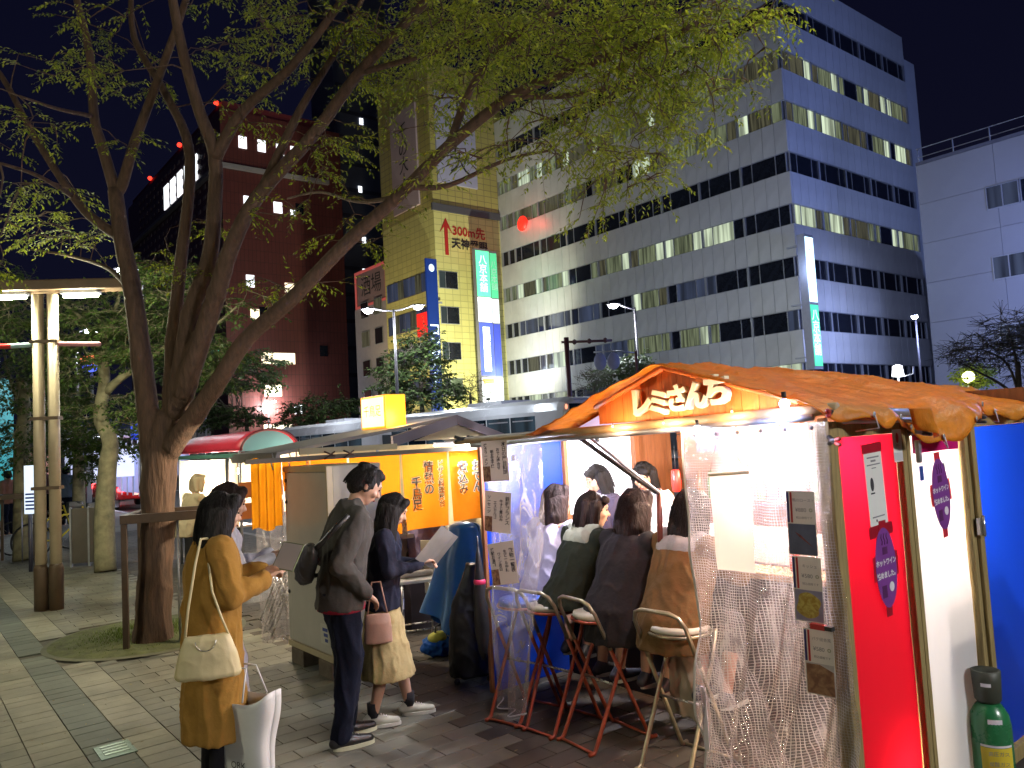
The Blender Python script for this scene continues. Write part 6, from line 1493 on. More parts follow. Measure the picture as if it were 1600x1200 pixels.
lamp('neon_spill', 'POINT', (2.6, -1.0, 8), 220, (0.75, 0.9, 1.0), 1.0, parent=nt)
lamp('red_spill', 'POINT', (-1.0, -1.6, -0.3), 70, (1.0, 0.05, 0.03), 0.5, parent=ro)
# wall lantern
p = at(1408, 640, 36); wl_ = thing('lantern_lamp', 'small bright lantern lamp above the orange tarp', 'street lamp', MT((p.x, 36, 0)))
hz = zat(1408, 580, 36)
MB().tube([(0, 0, 0), (0, 0, hz - 0.3)], 0.05, 8).build('pole', galv, wl_); MB().lathe([(0.10, -0.25), (0.26, -0.22), (0.2, 0.25), (0.08, 0.3)], (0, 0, hz), 14).build('lantern', glow('lantern_white', (0.95, 0.97, 1.0), 5), wl_)
MB().tube([(0, 0, hz - 0.3), (0.7, 0, hz - 0.15), (0.72, 0, hz + 0.2)], 0.03, 6).build('bracket', galv, wl_); lamp('lantern_light', 'POINT', (0, -0.5, hz), 120, (0.9, 0.95, 1.0), 0.2, parent=wl_)
# signal mast and disc signs
dm2 = M('maroon_pole', (0.09, 0.028, 0.03), 0.5, 0.2, 5, 0.05)
p = at(892, 650, 34); q = thing('signal_mast', 'maroon signal mast with a side arm before the white office', 'mast', MT((p.x, 34, -0.13))); H_ = zat(889, 527, 34) + 0.13
MB().tube([(0, 0, 0), (0, 0, H_)], [0.13, 0.11], 10).build('pole', dm2, q)
MB().tube([(-0.22, 0, H_ - 0.2), (2.0, 0, H_ - 0.24)], 0.055, 8).build('arm', dm2, q)
for x in (0.35, 1.0, 1.7): MB().ell((x, 0, H_ - 0.22), (0.10, 0.12, 0.12)).build('joint', dm2, q)
p = at(1000, 650, 37); q = thing('disc_sign_post', 'two round signs seen from behind on one arm', 'sign', MT((p.x, 37, -0.13))); H_ = zat(1000, 548, 37) + 0.13
MB().tube([(0, 0, 0), (0, 0, H_)], 0.06, 8).build('pole', dm2, q); MB().tube([(0, 0, H_ - 0.1), (-0.9, 0, H_ + 0.05), (-2.0, 0, H_ + 0.05)], 0.035, 8).build('arm', galv, q)
for x in (-1.72, -1.08): MB().lathe([(0.3, -0.012), (0.31, 0), (0.3, 0.012)], (0, 0, 0), 24).build('disc', M('disc_back', (0.26, 0.28, 0.42), 0.5, 0.1, 5, 0.05), q, Matrix.Translation((x, 0, H_ - 0.42)) @ Matrix.Rotation(PI / 2, 4, 'X') @ Matrix.Diagonal((0.95, 1.35, 1, 1)))

# ================================================================ bus
def bus(label, s0, t0, L, coach=True, dest='天神 西鉄'):
    q = thing('bus', label, 'bus', MS(s0, t0, -0.13), 'white coaches on the road')
    wp = M('bus_white', (0.62, 0.62, 0.65), 0.25, 0.06, 1, 0.02, coat=0.4); gl = M('bus_glass', (0.01, 0.02, 0.03), 0.06, 0.2, 2, 0)
    prof = [(0.10, 0.35), (0.0, 0.6), (0.0, 2.75), (0.10, 3.05), (0.42, 3.2), (2.08, 3.2), (2.40, 3.05), (2.5, 2.75), (2.5, 0.6), (2.40, 0.35)]
    mb = MB(); n = len(prof); vs = []
    rings = [(0.28, 0.93, 0.93), (0.06, 0.985, 0.975), (0.0 + 0.25, 1, 1)]
    secs = [(-0.05, 0.90, 0.90), (0.06, 0.97, 0.965), (0.35, 1, 1), (L - 0.25, 1, 1), (L - 0.03, 0.97, 0.97)]
    for y, kx, kz in secs:
        for x, z in prof: vs.append((1.25 + (x - 1.25) * kx, y, 1.7 + (z - 1.7) * kz))
    fs = [(i * n + j, i * n + (j + 1) % n, (i + 1) * n + (j + 1) % n, (i + 1) * n + j) for i in range(len(secs) - 1) for j in range(n)]
    fs += [tuple(range(n))[::-1], tuple((len(secs) - 1) * n + j for j in range(n))]
    mb.add(vs, fs, False); bevel(mb.build('body', wp, q), 0.03, 2)
    y = 1.5; i = 0
    lit = pane_glow('bus_window_lit', (0.05, 0.09, 0.13), 0.45, 1.2) if 'bus_window_lit' not in MATS else MATS['bus_window_lit']
    while y < L - 1.2:
        w = 1.45 
        f = MB().b2((-0.012, y, 1.62), (-0.004, y + w - 0.07, 2.62)).build('window', lit if i % 3 != 2 else gl, q)
        MB().b2((2.504, y, 1.62), (2.512, y + w - 0.07, 2.62)).build('window', lit, q)
        MB().b2((-0.02, y + 0.1, 2.45), (-0.013, y + w - 0.2, 2.49)).build('rail', galv, f)
        y += w; i += 1
    MB().b2((0.25, -0.075, 1.0), (2.25, -0.055, 2.35)).build('windscreen', gl, q)
    ds = MB(); ds.prism([(0.28, 2.48), (2.22, 2.48), (2.3, 2.95), (0.2, 2.95)], frame_m((0, -0.075, 0), (1, 0, 0), (0, 0, 1)), 0.012); d_ = ds.build('display', gl, q)
    writing('lettering', dest, 0.30, glow('led_yellow', (1.0, 0.78, 0.03), 2.2), d_, frame_m((1.35, -0.09, 2.72), (1, 0, 0), (0, 0, 1)), weight=0.006)
    for x in (0.12, 2.38): MB().ell((x, -0.03, 2.85), (0.05, 0.04, 0.09)).build('marker_lamp', glow('marker', (1.0, 0.35, 0.2), 1.2), q)
    for x in (0.35, 2.15):
        MB().ell((x, -0.06, 0.75), (0.16, 0.06, 0.12)).build('headlight', glow('head', (1, 0.95, 0.85), 2), q)
    MB().b2((0.5, L * 0.35, 3.205), (2.0, L * 0.35 + 2.2, 3.34)).build('roof_unit', wp, q)
    for yy in (2.3, L - 3.0):
        for x in (0.0, 2.2):
            w_ = MB().lathe([(0.1, 0), (0.46, 0.0), (0.5, 0.06), (0.5, 0.24), (0.46, 0.3), (0.1, 0.3)], (0, 0, 0), 20).build('wheel', M('tyre', (0.02, 0.02, 0.02), 0.8, 0.1, 9, 0.1), q, Matrix.Translation((x, yy, 0.5)) @ Matrix.Rotation(PI / 2, 4, 'Y'))
            MB().lathe([(0.05, -0.01), (0.27, -0.012), (0.25, 0.02)], (0, 0, 0), 16).build('rim', galv, w_)
    lamp('cabin_light', 'POINT', (-1.6, 3.5, 4.2), 160, (0.8, 0.9, 1.0), 0.3, parent=q)  # added fill light outside the bus, brightening its white body
    return q
sb = spx(879, 14.8, 3.0)
bus('white coach with a yellow lettered display behind the near stall', sb, 14.8, 11.5)
bus('second white coach behind the grey roof of the noren stall', sb + 12.6, 14.6, 12.0, dest='回送')

# ================================================================ far left: shelter, boards, bicycle, car
sh = thing('bus_shelter', 'bright white bus shelter beyond the trees', 'bus shelter', MS(26.5, 2.0))
wm = M('shelter_white', (0.6, 0.62, 0.68), 0.4, 0.1, 3, 0.02)
for x, y in ((0, 0), (0, 4), (1.6, 0), (1.6, 4)): MB().b2((x, y, 0), (x + 0.14, y + 0.14, 2.55)).build('post', wm, sh)
MB().b2((-0.4, -0.3, 2.56), (2.1, 4.6, 2.75)).build('roof', wm, sh); MB().b2((-0.42, -0.32, 2.76), (2.12, 4.62, 3.1)).build('roof_board', M('navy_board', (0.02, 0.04, 0.16), 0.5, 0.1, 3, 0), sh)
MB().b2((1.64, 0.3, 0.6), (1.68, 3.9, 2.2)).build('glass_panel', glow('lit_panel', (0.30, 0.34, 0.6), 0.5), sh)
MB().b2((0.2, -0.02, 1.2), (1.4, 0.02, 2.2)).build('poster_case', glow('lit_case', (0.7, 0.75, 1.0), 1.0), sh)
for i in range(5): MB().b2((1.60, 0.3 + i * 0.85, 0.5), (1.64, 0.36 + i * 0.85, 2.4)).build('mullion', wm, sh)
lamp('shelter_light', 'POINT', (0.8, 2, 2.4), 120, (0.75, 0.8, 1.0), 0.3, parent=sh)
bp_ = thing('blue_parking_sign', 'small blue sign high beside the forked trunk', 'sign', MS(19.0, tpx(219, 19.0, 2.5), 0)); MB().tube([(0, 0, 0), (0, 0, 3.0)], 0.03, 6).build('pole', galv, bp_)
MB().b2((-0.22, -0.05, zpy(19, 0.8, 690) - 0.0), (0.22, -0.031, zpy(19, 0.8, 663))).build('plate', glow('blue_plate', (0.02, 0.06, 0.6), 0.9), bp_)
writing('lettering', 'P', 0.3, wht, bp_, frame_m((0, -0.055, (zpy(19, 0.8, 690) + zpy(19, 0.8, 663)) / 2), (1, 0, 0), (0, 0, 1)))
MP = gp(50, 893); mp_ = thing('map_sign', 'narrow lit map sign on posts beside the lamp post', 'sign', MT(MP, R(-10)))
for x in (-0.02, 0.13): MB().tube([(x, 0, 0), (x, 0, 1.0)], 0.03, 8).build('post', M('dark_steel', (0.05, 0.05, 0.08), 0.5, 0.1, 5, 0), mp_)
bevel(MB().b2((-0.09, -0.05, 0.95), (0.13, 0.05, 1.75)).build('board', glow('map_white', (0.62, 0.72, 0.85), 0.9), mp_), 0.01)
for i in range(5): MB().b2((-0.06, -0.056, 1.02 + i * 0.06), (0.1, -0.052, 1.05 + i * 0.06)).build('print', M('map_blue', (0.06, 0.1, 0.4), 0.5, 0.1, 5, 0), mp_)
GB = gp(140, 884); gb = thing('dark_notice_board', 'dark grey notice board on legs beside the crooked pale trunk', 'board', MT(GB, R(12)))
bevel(MB().b2((-0.26, -0.03, 0.06), (0.24, 0.03, 0.98)).build('panel', M('board_dark', (0.09, 0.075, 0.06), 0.6, 0.15, 6, 0.05), gb), 0.006)
for x in (-0.28, 0.0, 0.26): MB().b2((x - 0.014, -0.035, 0), (x + 0.014, 0.035, 1.0)).build('post', galv, gb)
def bicycle(label, p, rot):
    q = thing('bicycle', label, 'bicycle', MT(p, rot)); ym = M('yellow_paint', (0.5, 0.42, 0.04), 0.35, 0.1, 5, 0); tm = M('tyre', (0.02, 0.02, 0.02), 0.8, 0.1, 9, 0.1)
    for x in (-0.5, 0.5):
        w = MB().tube([(x + 0.33 * math.cos(i * PI / 12), 0, 0.33 + 0.33 * math.sin(i * PI / 12)) for i in range(25)], 0.018, 6).build('wheel', tm, q)
        sp = MB()
        for i in range(8): sp.tube([(x, 0, 0.33), (x + 0.32 * math.cos(i * PI / 4), 0, 0.33 + 0.32 * math.sin(i * PI / 4))], 0.002, 3)
        sp.build('spoke', chrome, w)
    fm = MB()
    for a, b in (((-0.5, 0.33), (-0.08, 0.3)), ((-0.08, 0.3), (-0.2, 0.8)), ((-0.2, 0.75), (-0.5, 0.33)), ((-0.08, 0.3), (0.36, 0.72)), ((-0.2, 0.74), (0.34, 0.8)), ((0.34, 0.9), (0.5, 0.33))): fm.tube([(a[0], 0, a[1]), (b[0], 0, b[1])], 0.018, 6)
    fm.build('frame', ym, q); MB().ell((-0.22, 0, 0.84), (0.13, 0.07, 0.035)).build('saddle', black, q)
    MB().tube([(0.28, -0.27, 0.98), (0.34, 0, 0.95), (0.28, 0.27, 0.98)], 0.014, 6).build('handlebar', chrome, q)
    MB().b2((0.42, -0.15, 0.72), (0.7, 0.15, 0.95)).build('basket', M('basket', (0.1, 0.1, 0.1), 0.6, 0.1, 9, 0), q); return q
bicycle('yellow framed bicycle parked by the dark notice board', gp(98, 868), R(35)); bicycle('second bicycle partly behind the lamp post', gp(70, 862), R(40))
def car(label, p, rot, col, tail):
    q = thing('car', label, 'car', MT(p, rot), 'cars on the road at the left')
    pm = M('car_paint_%d' % int(col[0] * 100), col, 0.25, 0.05, 1, 0.01, coat=0.5); mb = MB()
    prof = [(-2.1, 0.35), (-2.15, 0.75), (-1.9, 0.95), (-1.3, 1.0), (-0.7, 1.42), (0.9, 1.45), (1.6, 1.0), (2.1, 0.9), (2.15, 0.4)]
    n = len(prof); vs = [(x, y, z) for y in (-0.82, 0.82) for x, z in prof]
    mb.add(vs, [tuple(range(n)), tuple(range(n, 2 * n))[::-1]] + [(i, n + i, n + (i + 1) % n, (i + 1) % n) for i in range(n)]); bevel(mb.build('body', pm, q), 0.07, 3)
    for y in (-0.835, 0.835): MB().add([(-1.15, y, 1.02), (1.35, y, 1.02), (0.85, y, 1.36), (-0.65, y, 1.34)], [(0, 1, 2, 3)]).build('window', glassd, q)
    MB().add([(1.63, -0.68, 1.04), (1.63, 0.68, 1.04), (1.05, 0.62, 1.42), (1.05, -0.62, 1.42)], [(0, 1, 2, 3)]).build('rear_window', glassd, q)
    for y in (-0.62, 0.62): MB().ell((2.14, y, 0.78), (0.05, 0.17, 0.1)).build('tail_light', glow('tail_red', (1, 0.03, 0.03), tail), q)
    MB().b2((2.14, -0.2, 0.55), (2.17, 0.2, 0.68)).build('number_plate', glow('plate', (0.8, 0.8, 0.6), 0.8), q)
    for x in (-1.35, 1.35):
        for y in (-0.8, 0.62): MB().lathe([(0.1, 0), (0.3, 0), (0.32, 0.04), (0.32, 0.16), (0.3, 0.2), (0.1, 0.2)], (0, 0, 0), 18).build('wheel', MATS['tyre'], q, Matrix.Translation((x, y, 0.32)) @ Matrix.Rotation(-PI / 2, 4, 'X'))
    lamp('tail_glow', 'POINT', (2.6, 0, 0.8), 14, (1, 0.05, 0.05), 0.1, parent=q)
def carat(px, Y): p = at(px, 700, Y); return Vector((p.x, Y, -0.13))
rc = PI / 2 + PSI + PI
car('car with glowing red tail lights seen past the pale trunk', carat(196, 31), rc, (0.25, 0.03, 0.03), 12); car('white car behind the bus shelter', carat(155, 37), rc, (0.5, 0.5, 0.55), 5); car('dark car far left behind the grey trunk', carat(22, 36), rc, (0.03, 0.03, 0.05), 12)
tag(MB().b2((-0.05, -0.4, 0), (0.05, 0.4, 3.6)).build('teal_banner', glow('teal_glow', (0.03, 0.3, 0.32), 0.7), None, MT((at(3, 700, 20).x, 20, 0.4))), 'teal lit banner at the very left edge', 'banner')
# shop fronts glowing across the road at far left
for i, (px, Y, w, c, lb) in enumerate(((20, 60, 7, (0.7, 0.35, 0.3), 'low shop front with pinkish light at the far left'), (75, 62, 6, (0.5, 0.55, 0.8), 'low shop front with pale blue light behind the lamp post'), (245, 60, 6, (0.35, 0.4, 0.7), 'low shop front with blue light right of the shelter'))):
    p = at(px, 700, Y); q = thing('shop_front', lb, 'shop', MT((p.x, Y, 0), R(10)))
    MB().b2((-w / 2, 0, 0), (w / 2, 5, 4.5)).build('wall', concr, q); MB().b2((-w / 2 + 0.4, -0.06, 0.3), (w / 2 - 0.4, -0.01, 2.6)).build('shop_window', pane_glow('shop_glow%d' % i, c, 1.0, 1.0), q); MB().b2((-w / 2, -0.8, 2.9), (w / 2, -0.02, 3.1)).build('awning', M('awning', (0.1, 0.05, 0.08), 0.6, 0.1, 3, 0), q)
q = thing('cafe_neon', 'small turquoise script neon behind the branches', 'sign', MT((at(322, 700, 60).x, 60, 0))); z_ = zat(322, 556, 60)
MB().tube([(0, 0, 0), (0, 0, z_)], 0.1, 6).build('pole', galv, q)
MB().tube([(-1.4 + i * 0.1, -0.1, z_ + 0.25 * math.sin(i * 1.4) + 0.02 * i) for i in range(28)], 0.06, 5).build('neon_tube', glow('turquoise', (0.1, 0.8, 0.65), 2.2), q)
q = thing('round_neon', 'small orange and blue neon sign between the branches', 'sign', MT((at(144, 700, 50).x, 50, 0))); z_ = zat(144, 569, 50)
MB().tube([(0, 0.1, 0), (0, 0.1, z_)], 0.1, 6).build('pole', galv, q); MB().ell((0, 0, z_ + 0.3), (0.8, 0.1, 0.3)).build('orange_part', glow('neon_or', (1, 0.25, 0.1), 1.2), q); MB().ell((0, 0, z_ - 0.25), (0.8, 0.1, 0.25)).build('blue_part', glow('neon_bl', (0.1, 0.15, 1), 1.2), q)

# a scatter of fallen leaves
fl = MB(); rf_ = random.Random(77)
for i in range(900):
    s_, t_ = rf_.uniform(1.0, 11), rf_.uniform(-3.6, 0.6)
    c_ = S(s_, t_, 0.004); a_ = rf_.uniform(0, 2 * PI)
    add_leaf(fl, c_, Vector((math.cos(a_), math.sin(a_), rf_.uniform(0, 0.15))).normalized(), Vector((rf_.gauss(0, .2), rf_.gauss(0, .2), 1)).normalized(), rf_.uniform(0.015, 0.035), rf_.uniform(0.006, 0.014))
tag(fl.build('fallen_leaves', leafmat('dry_leaf', (0.10, 0.055, 0.02), (0.25, 0.2, 0.06), 0.1)), 'small dry leaves scattered on the pavement', None, None, 'stuff')
# ================================================================ people
skinm = M('skin', (0.50, 0.29, 0.19), 0.5, 0.08, 12, 0.05)
n_, l_ = skinm.node_tree.nodes, skinm.node_tree.links
try:
    n_['Principled BSDF'].inputs['Subsurface Weight'].default_value = 0.1; n_['Principled BSDF'].inputs['Subsurface Radius'].default_value = (0.02, 0.008, 0.004)
except Exception: pass
hair_b = M('black_hair', (0.009, 0.007, 0.006), 0.6, 0.4, 5, 0.7, stretch=(28, 28, 1.6), spec=0.25)
hair_r = M('brown_hair', (0.018, 0.008, 0.006), 0.6, 0.4, 5, 0.7, stretch=(28, 28, 1.6), spec=0.25)
eyem = M('eye_dark', (0.01, 0.008, 0.008), 0.2, 0.1, 5, 0); lipm = M('lip', (0.32, 0.08, 0.07), 0.45, 0.1, 5, 0)
V3 = Vector
def spline3(P): return spline(P, 2)
def hand(mb, wrist, d, up, grip=0.5, k=1.0, thumb=1):
    """palm, four unequal fingers curling by grip, thumb from the side of the palm"""
    d = V3(d).normalized(); up = V3(up); up = (up - d * up.dot(d)).normalized(); s = d.cross(up) * thumb
    w = V3(wrist)
    mb.cap(w, w + d * 0.045 * k + s * 0.012, 0.022 * k, 0.02 * k, 8); mb.cap(w + d * 0.02 * k, w + d * 0.075 * k - s * 0.02, 0.018 * k, 0.016 * k, 8); mb.cap(w + d * 0.03 * k, w + d * 0.08 * k + s * 0.02, 0.018 * k, 0.016 * k, 8)
    for i, L in enumerate((0.062, 0.072, 0.068, 0.052)):
        a = w + d * 0.082 * k + s * (0.026 - i * 0.0175) * k; q = d
        for j, f in enumerate((0.45, 0.32, 0.23)):
            ang = grip * (0.5 + 0.5 * j); q = (q * math.cos(ang) - up * math.sin(ang) if j else (d * math.cos(ang * 0.6) - up * math.sin(ang * 0.6))).normalized()
            b = a + q * L * f * k; mb.cap(a, b, (0.0088 - 0.0008 * j) * k, (0.008 - 0.0008 * j) * k, 6); a = b
    a = w + d * 0.025 * k + s * 0.026 * k; b = a + (d * 0.6 + s * 0.75 - up * 0.25 * grip).normalized() * 0.036 * k; c = b + (d * 0.9 + s * 0.1 - up * 0.5 * grip).normalized() * 0.03 * k
    mb.cap(a, b, 0.0115 * k, 0.0095 * k, 7); mb.cap(b, c, 0.0092 * k, 0.0078 * k, 7)
def person(label, M4, J, hair=None, hairm=None, garments=(), vox=0.009, shoes=None, legs=True, name='person', face=True, arms=True):
    """J: joints in the figure's own frame (facing +y, right hand at +x)"""
    q = thing(name, label, 'person', M4)
    hd = V3(J['head']); nk = V3(J['neck']); pv = V3(J['pelvis']); look = Matrix.Rotation(J.get('turn', 0), 4, 'Z') @ Matrix.Rotation(J.get('nod', 0), 4, 'X')
    R3 = look.to_3x3()
    mb = MB()
    mb.ell(hd, (0.077, 0.093, 0.108), R3); mb.ell(hd + R3 @ V3((0, 0.022, -0.055)), (0.055, 0.066, 0.062), R3); mb.ell(hd + R3 @ V3((0, 0.05, -0.09)), (0.03, 0.03, 0.026), R3)
    mb.cap(hd + R3 @ V3((0, 0.083, 0.005)), hd + R3 @ V3((0, 0.104, -0.028)), 0.009, 0.014, 8)
    mb.ell(hd + R3 @ V3((0, 0.084, -0.062)), (0.02, 0.012, 0.01), R3); mb.ell(hd + R3 @ V3((0, 0.082, 0.028)), (0.05, 0.014, 0.012), R3)
    for s in (1, -1): mb.ell(hd + R3 @ V3((0.078 * s, -0.005, -0.015)), (0.012, 0.02, 0.032), R3); mb.ell(hd + R3 @ V3((0.038 * s, 0.062, -0.03)), (0.026, 0.024, 0.024), R3)
    mb.cap(nk + V3((0, -0.01, -0.06)), hd + R3 @ V3((0, -0.012, -0.075)), 0.056, 0.05)
    sh = [V3(J['shR']), V3(J['shL'])]
    mb.cap(sh[0], sh[1], 0.055, 0.055); mb.cap(pv + V3((0, 0, 0.05)), nk + V3((0, 0.01, -0.16)), 0.075, 0.085)
    mb.cap(pv + V3((0.05, 0, 0)), pv + V3((-0.05, 0, 0)), 0.085, 0.085)
    for s, e, w, hdn in ((sh[0], J['elR'], J['wrR'], 1), (sh[1], J['elL'], J['wrL'], -1)):
        e, w = V3(e), V3(w)
        mb.cap(s, e, 0.045, 0.037); mb.cap(e, w, 0.036, 0.025)
        d = (w - e).normalized(); up = V3(J.get('upR' if hdn > 0 else 'upL', (0, 0, 1)))
        if arms: hand(mb, w, d, up, J.get('grip', 0.6), 0.95, J.get('thR' if hdn > 0 else 'thL', -hdn))
    if legs:
        for hx, kn, an in ((0.085, J['knR'], J['anR']), (-0.085, J['knL'], J['anL'])):
            kn, an = V3(kn), V3(an); fd = V3(J.get('foot', (0, 1, 0)))
            mb.cap(pv + V3((hx, 0, 0)), kn, 0.078, 0.052); mb.cap(kn, kn.lerp(an, 0.35), 0.05, 0.052); mb.cap(kn.lerp(an, 0.35), an, 0.05, 0.034)
            mb.cap(an + V3((0, 0, -0.035)), an + fd * 0.12 + V3((0, 0, -0.045)), 0.034, 0.026)
    skinobj('body', remesh(mb, vox, 3), skinm, q)
    if face:
        for s in (1, -1):
            MB().ell(hd + R3 @ V3((0.031 * s, 0.083, 0.006)), (0.013, 0.006, 0.006), R3, 8, 6).build('eye', eyem, q); MB().cap(hd + R3 @ V3((0.016 * s, 0.09, 0.028)), hd + R3 @ V3((0.046 * s, 0.082, 0.028)), 0.0035, 0.0025, 5).build('eyebrow', hair_b, q)
        MB().cap(hd + R3 @ V3((-0.018, 0.093, -0.063)), hd + R3 @ V3((0.018, 0.093, -0.063)), 0.005, 0.005, 6).build('mouth', lipm, q)
    if hair:
        hb = MB(); T = lambda *p: hd + R3 @ V3(p)
        hb.ell(T(0, -0.016, 0.018), (0.087, 0.100, 0.104), R3)
        if hair == 'short':
            hb.ell(T(0, -0.05, -0.01), (0.085, 0.07, 0.085), R3); hb.ell(T(0.0, 0.05, 0.085), (0.06, 0.035, 0.026), R3); hb.cap(T(0.07, 0.0, 0.0), T(0.078, 0.0, -0.04), 0.02, 0.012); hb.cap(T(-0.07, 0.0, 0.0), T(-0.078, 0.0, -0.04), 0.02, 0.012)
            for i in range(14): a = i * 0.9; hb.ell(T(0.06 * math.cos(a), -0.02 + 0.06 * math.sin(a), 0.078 + 0.015 * math.sin(i * 2.3)), 0.03)
        elif hair == 'bob':
            for x, y in ((0.075, 0.0), (-0.075, 0.0), (0.06, -0.055), (-0.06, -0.055), (0, -0.08)): hb.cap(T(x, y, 0.03), T(x * 1.15, y * 1.1, -0.125), 0.042, 0.034)
            hb.cap(T(-0.05, 0.065, 0.07), T(0.05, 0.065, 0.07), 0.03, 0.03)
        else:
            ln = J.get('hairlen', 0.34)
            for i in range(9):
                a = PI + PI * i / 8; x, y = 0.075 * math.cos(a), 0.08 * math.sin(a) - 0.0
                p0 = T(x, y, 0.0); bot = V3((hd.x + x * 1.25, hd.y + y * 1.05 - 0.03, hd.z - ln * (0.85 + 0.15 * math.sin(i * 1.7))))
                hb.cap(p0, p0.lerp(bot, 0.5) + V3((0, -0.02, 0)), 0.045, 0.046); hb.cap(p0.lerp(bot, 0.5) + V3((0, -0.02, 0)), bot, 0.046, 0.022)
            hb.cap(T(0.055, 0.05, 0.07), T(0.082, 0.03, -0.08), 0.03, 0.02); hb.cap(T(-0.055, 0.05, 0.07), T(-0.082, 0.03, -0.08), 0.03, 0.02); hb.cap(T(-0.045, 0.06, 0.085), T(0.045, 0.06, 0.085), 0.028, 0.028)
        hm = remesh(hb, 0.008, 3, 0.004, (40, 40, 5)); rs = random.Random(len(label)); st = MB()
        low = {'short': -0.055, 'bob': -0.13}.get(hair, None)
        for i in range(230 if vox < 0.0105 else 60):
            a = rs.uniform(PI * 0.93, PI * 2.07); ca_, sa_ = math.cos(a), math.sin(a); g1 = rs.uniform(1.0, 1.06)
            P = [T(0.03 * ca_ + rs.gauss(0, .01), 0.03 * sa_ - 0.01, 0.123), T(0.072 * ca_ * g1, 0.082 * sa_ * g1 - 0.016, 0.078), T(0.095 * ca_ * g1, 0.108 * sa_ * g1 - 0.016, 0.01)]
            if low is None:
                L_ = J.get('hairlen', 0.34) * rs.uniform(0.8, 1.1); e_ = V3((hd.x + 0.1 * ca_ * g1, hd.y + 0.095 * sa_ - 0.035, hd.z - L_))
                P += [P[2].lerp(e_, 0.45) + V3((rs.gauss(0, .006) + 0.012 * ca_, rs.gauss(0, .006) - 0.022, 0)), e_ + V3((rs.gauss(0, .012), rs.gauss(0, .01), 0))]
            else: P += [T(0.10 * ca_ * g1 + rs.gauss(0, .006), 0.112 * sa_ * g1 - 0.016, low * rs.uniform(0.6, 1.05))] if hair == 'bob' or sa_ < -0.3 else []
            st.tube(spline3(P), 0.0017, 3, False)
        hm2 = MB(); hm2.add([v.co.copy() for v in hm.vertices], [tuple(p.vertices) for p in hm.polygons], True); hm2.add(st.v, st.f, True)
        skinobj('hair', hm2.mesh('hair', []), hairm or hair_b, q)
    for nm, fn, mt, fold in garments:
        g = MB(); fn(g, J); skinobj(nm, remesh(g, max(vox, 0.010), 5, fold, (11, 11, 3.5), hash(label) % 7), mt, q)
    if shoes:
        for an in (J['anR'], J['anL']):
            an = V3(an); fd = V3(J.get('foot', (0, 1, 0))).normalized(); rz = math.atan2(-fd.x, fd.y)
            mm = Matrix.Translation((an.x, an.y, an.z - 0.08)) @ Matrix.Rotation(rz, 4, 'Z')
            g = MB(); g.cap((0, -0.045, 0.045), (0, 0.06, 0.045), 0.034, 0.036); g.cap((0, 0.06, 0.042), (0, 0.165, 0.033), 0.037, 0.026); g.cap((0, -0.03, 0.06), (0, 0.0, 0.085), 0.034, 0.036)
            s_ = skinobj('shoe', remesh(g, 0.007, 3), shoes[0], q); s_.matrix_local = mm
            poly = [(0.041 * math.cos(a) * (1 if math.sin(a) < 0 else 1.0), 0.06 + (0.135 if math.sin(a) > 0 else 0.115) * math.sin(a)) for a in [2 * PI * i / 24 for i in range(24)]]
            MB().prism(poly, Matrix.Translation((0, 0, 0.024)), 0.022).build('sole', shoes[1], s_)
            if len(shoes) > 2:
                for i in range(4): MB().tube([(-0.018, 0.055 + i * 0.018, 0.084 - i * 0.007), (0.018, 0.058 + i * 0.018, 0.084 - i * 0.007)], 0.0035, 5).build('lace', shoes[2], s_)
    return q
def sleeve(g, s, e, w, r0=0.066, r1=0.056, r2=0.043, cuff=0.9):
    s, e, w = V3(s), V3(e), V3(w); g.cap(s, e, r0, r1); g.cap(e, e.lerp(w, cuff), r1, r2)
def stand(lean=0.0, headf=0.0, **k):
    J = dict(pelvis=(0, 0, 0.90), neck=(0, lean, 1.38), head=(0, lean + 0.03 + headf, 1.52), shR=(0.165, lean * 0.9, 1.335), shL=(-0.165, lean * 0.9, 1.335),
             elR=(0.215, lean * 0.4 - 0.03, 1.07), elL=(-0.215, lean * 0.4 - 0.03, 1.07), wrR=(0.21, 0.06, 0.85), wrL=(-0.21, 0.06, 0.85),
             knR=(0.09, 0.02, 0.48), knL=(-0.09, 0.02, 0.48), anR=(0.095, -0.02, 0.08), anL=(-0.095, -0.02, 0.08))
    J.update(k); return J
# --- woman in the camel coat
camel = cloth('camel_wool', (0.29, 0.155, 0.033), 0.12); creamc = M('cream_leather', (0.62, 0.53, 0.30), 0.45, 0.1, 6, 0.15)
def coat_long(g, J):
    n = V3(J['neck']); p = V3(J['pelvis'])
    g.loft([((0, p.y - 0.005, 0.33), 0.24, 0.168), ((0, p.y, 0.60), 0.225, 0.16), ((0, p.y, 0.80), 0.21, 0.155), ((0, p.y + 0.0, 1.0), 0.20, 0.15), ((0, n.y * 0.7, 1.18), 0.205, 0.15), ((0, n.y * 0.9, 1.30), 0.19, 0.13), ((0, n.y, 1.37), 0.12, 0.10), ((0, n.y, 1.41), 0.075, 0.075)])
    g.cap(J['shR'], J['shL'], 0.075, 0.075)
    sleeve(g, J['shR'], J['elR'], J['wrR'], 0.078, 0.07, 0.056); sleeve(g, J['shL'], J['elL'], J['wrL'], 0.078, 0.07, 0.056)
J = stand(0.02, 0.02, nod=-0.15, elR=(0.23, 0.05, 1.09), wrR=(0.10, 0.27, 1.14), elL=(-0.2, 0.08, 1.12), wrL=(-0.03, 0.30, 1.17), upR=(-0.3, 0, 1), upL=(0.3, 0, 1), hairlen=0.46, grip=0.9)
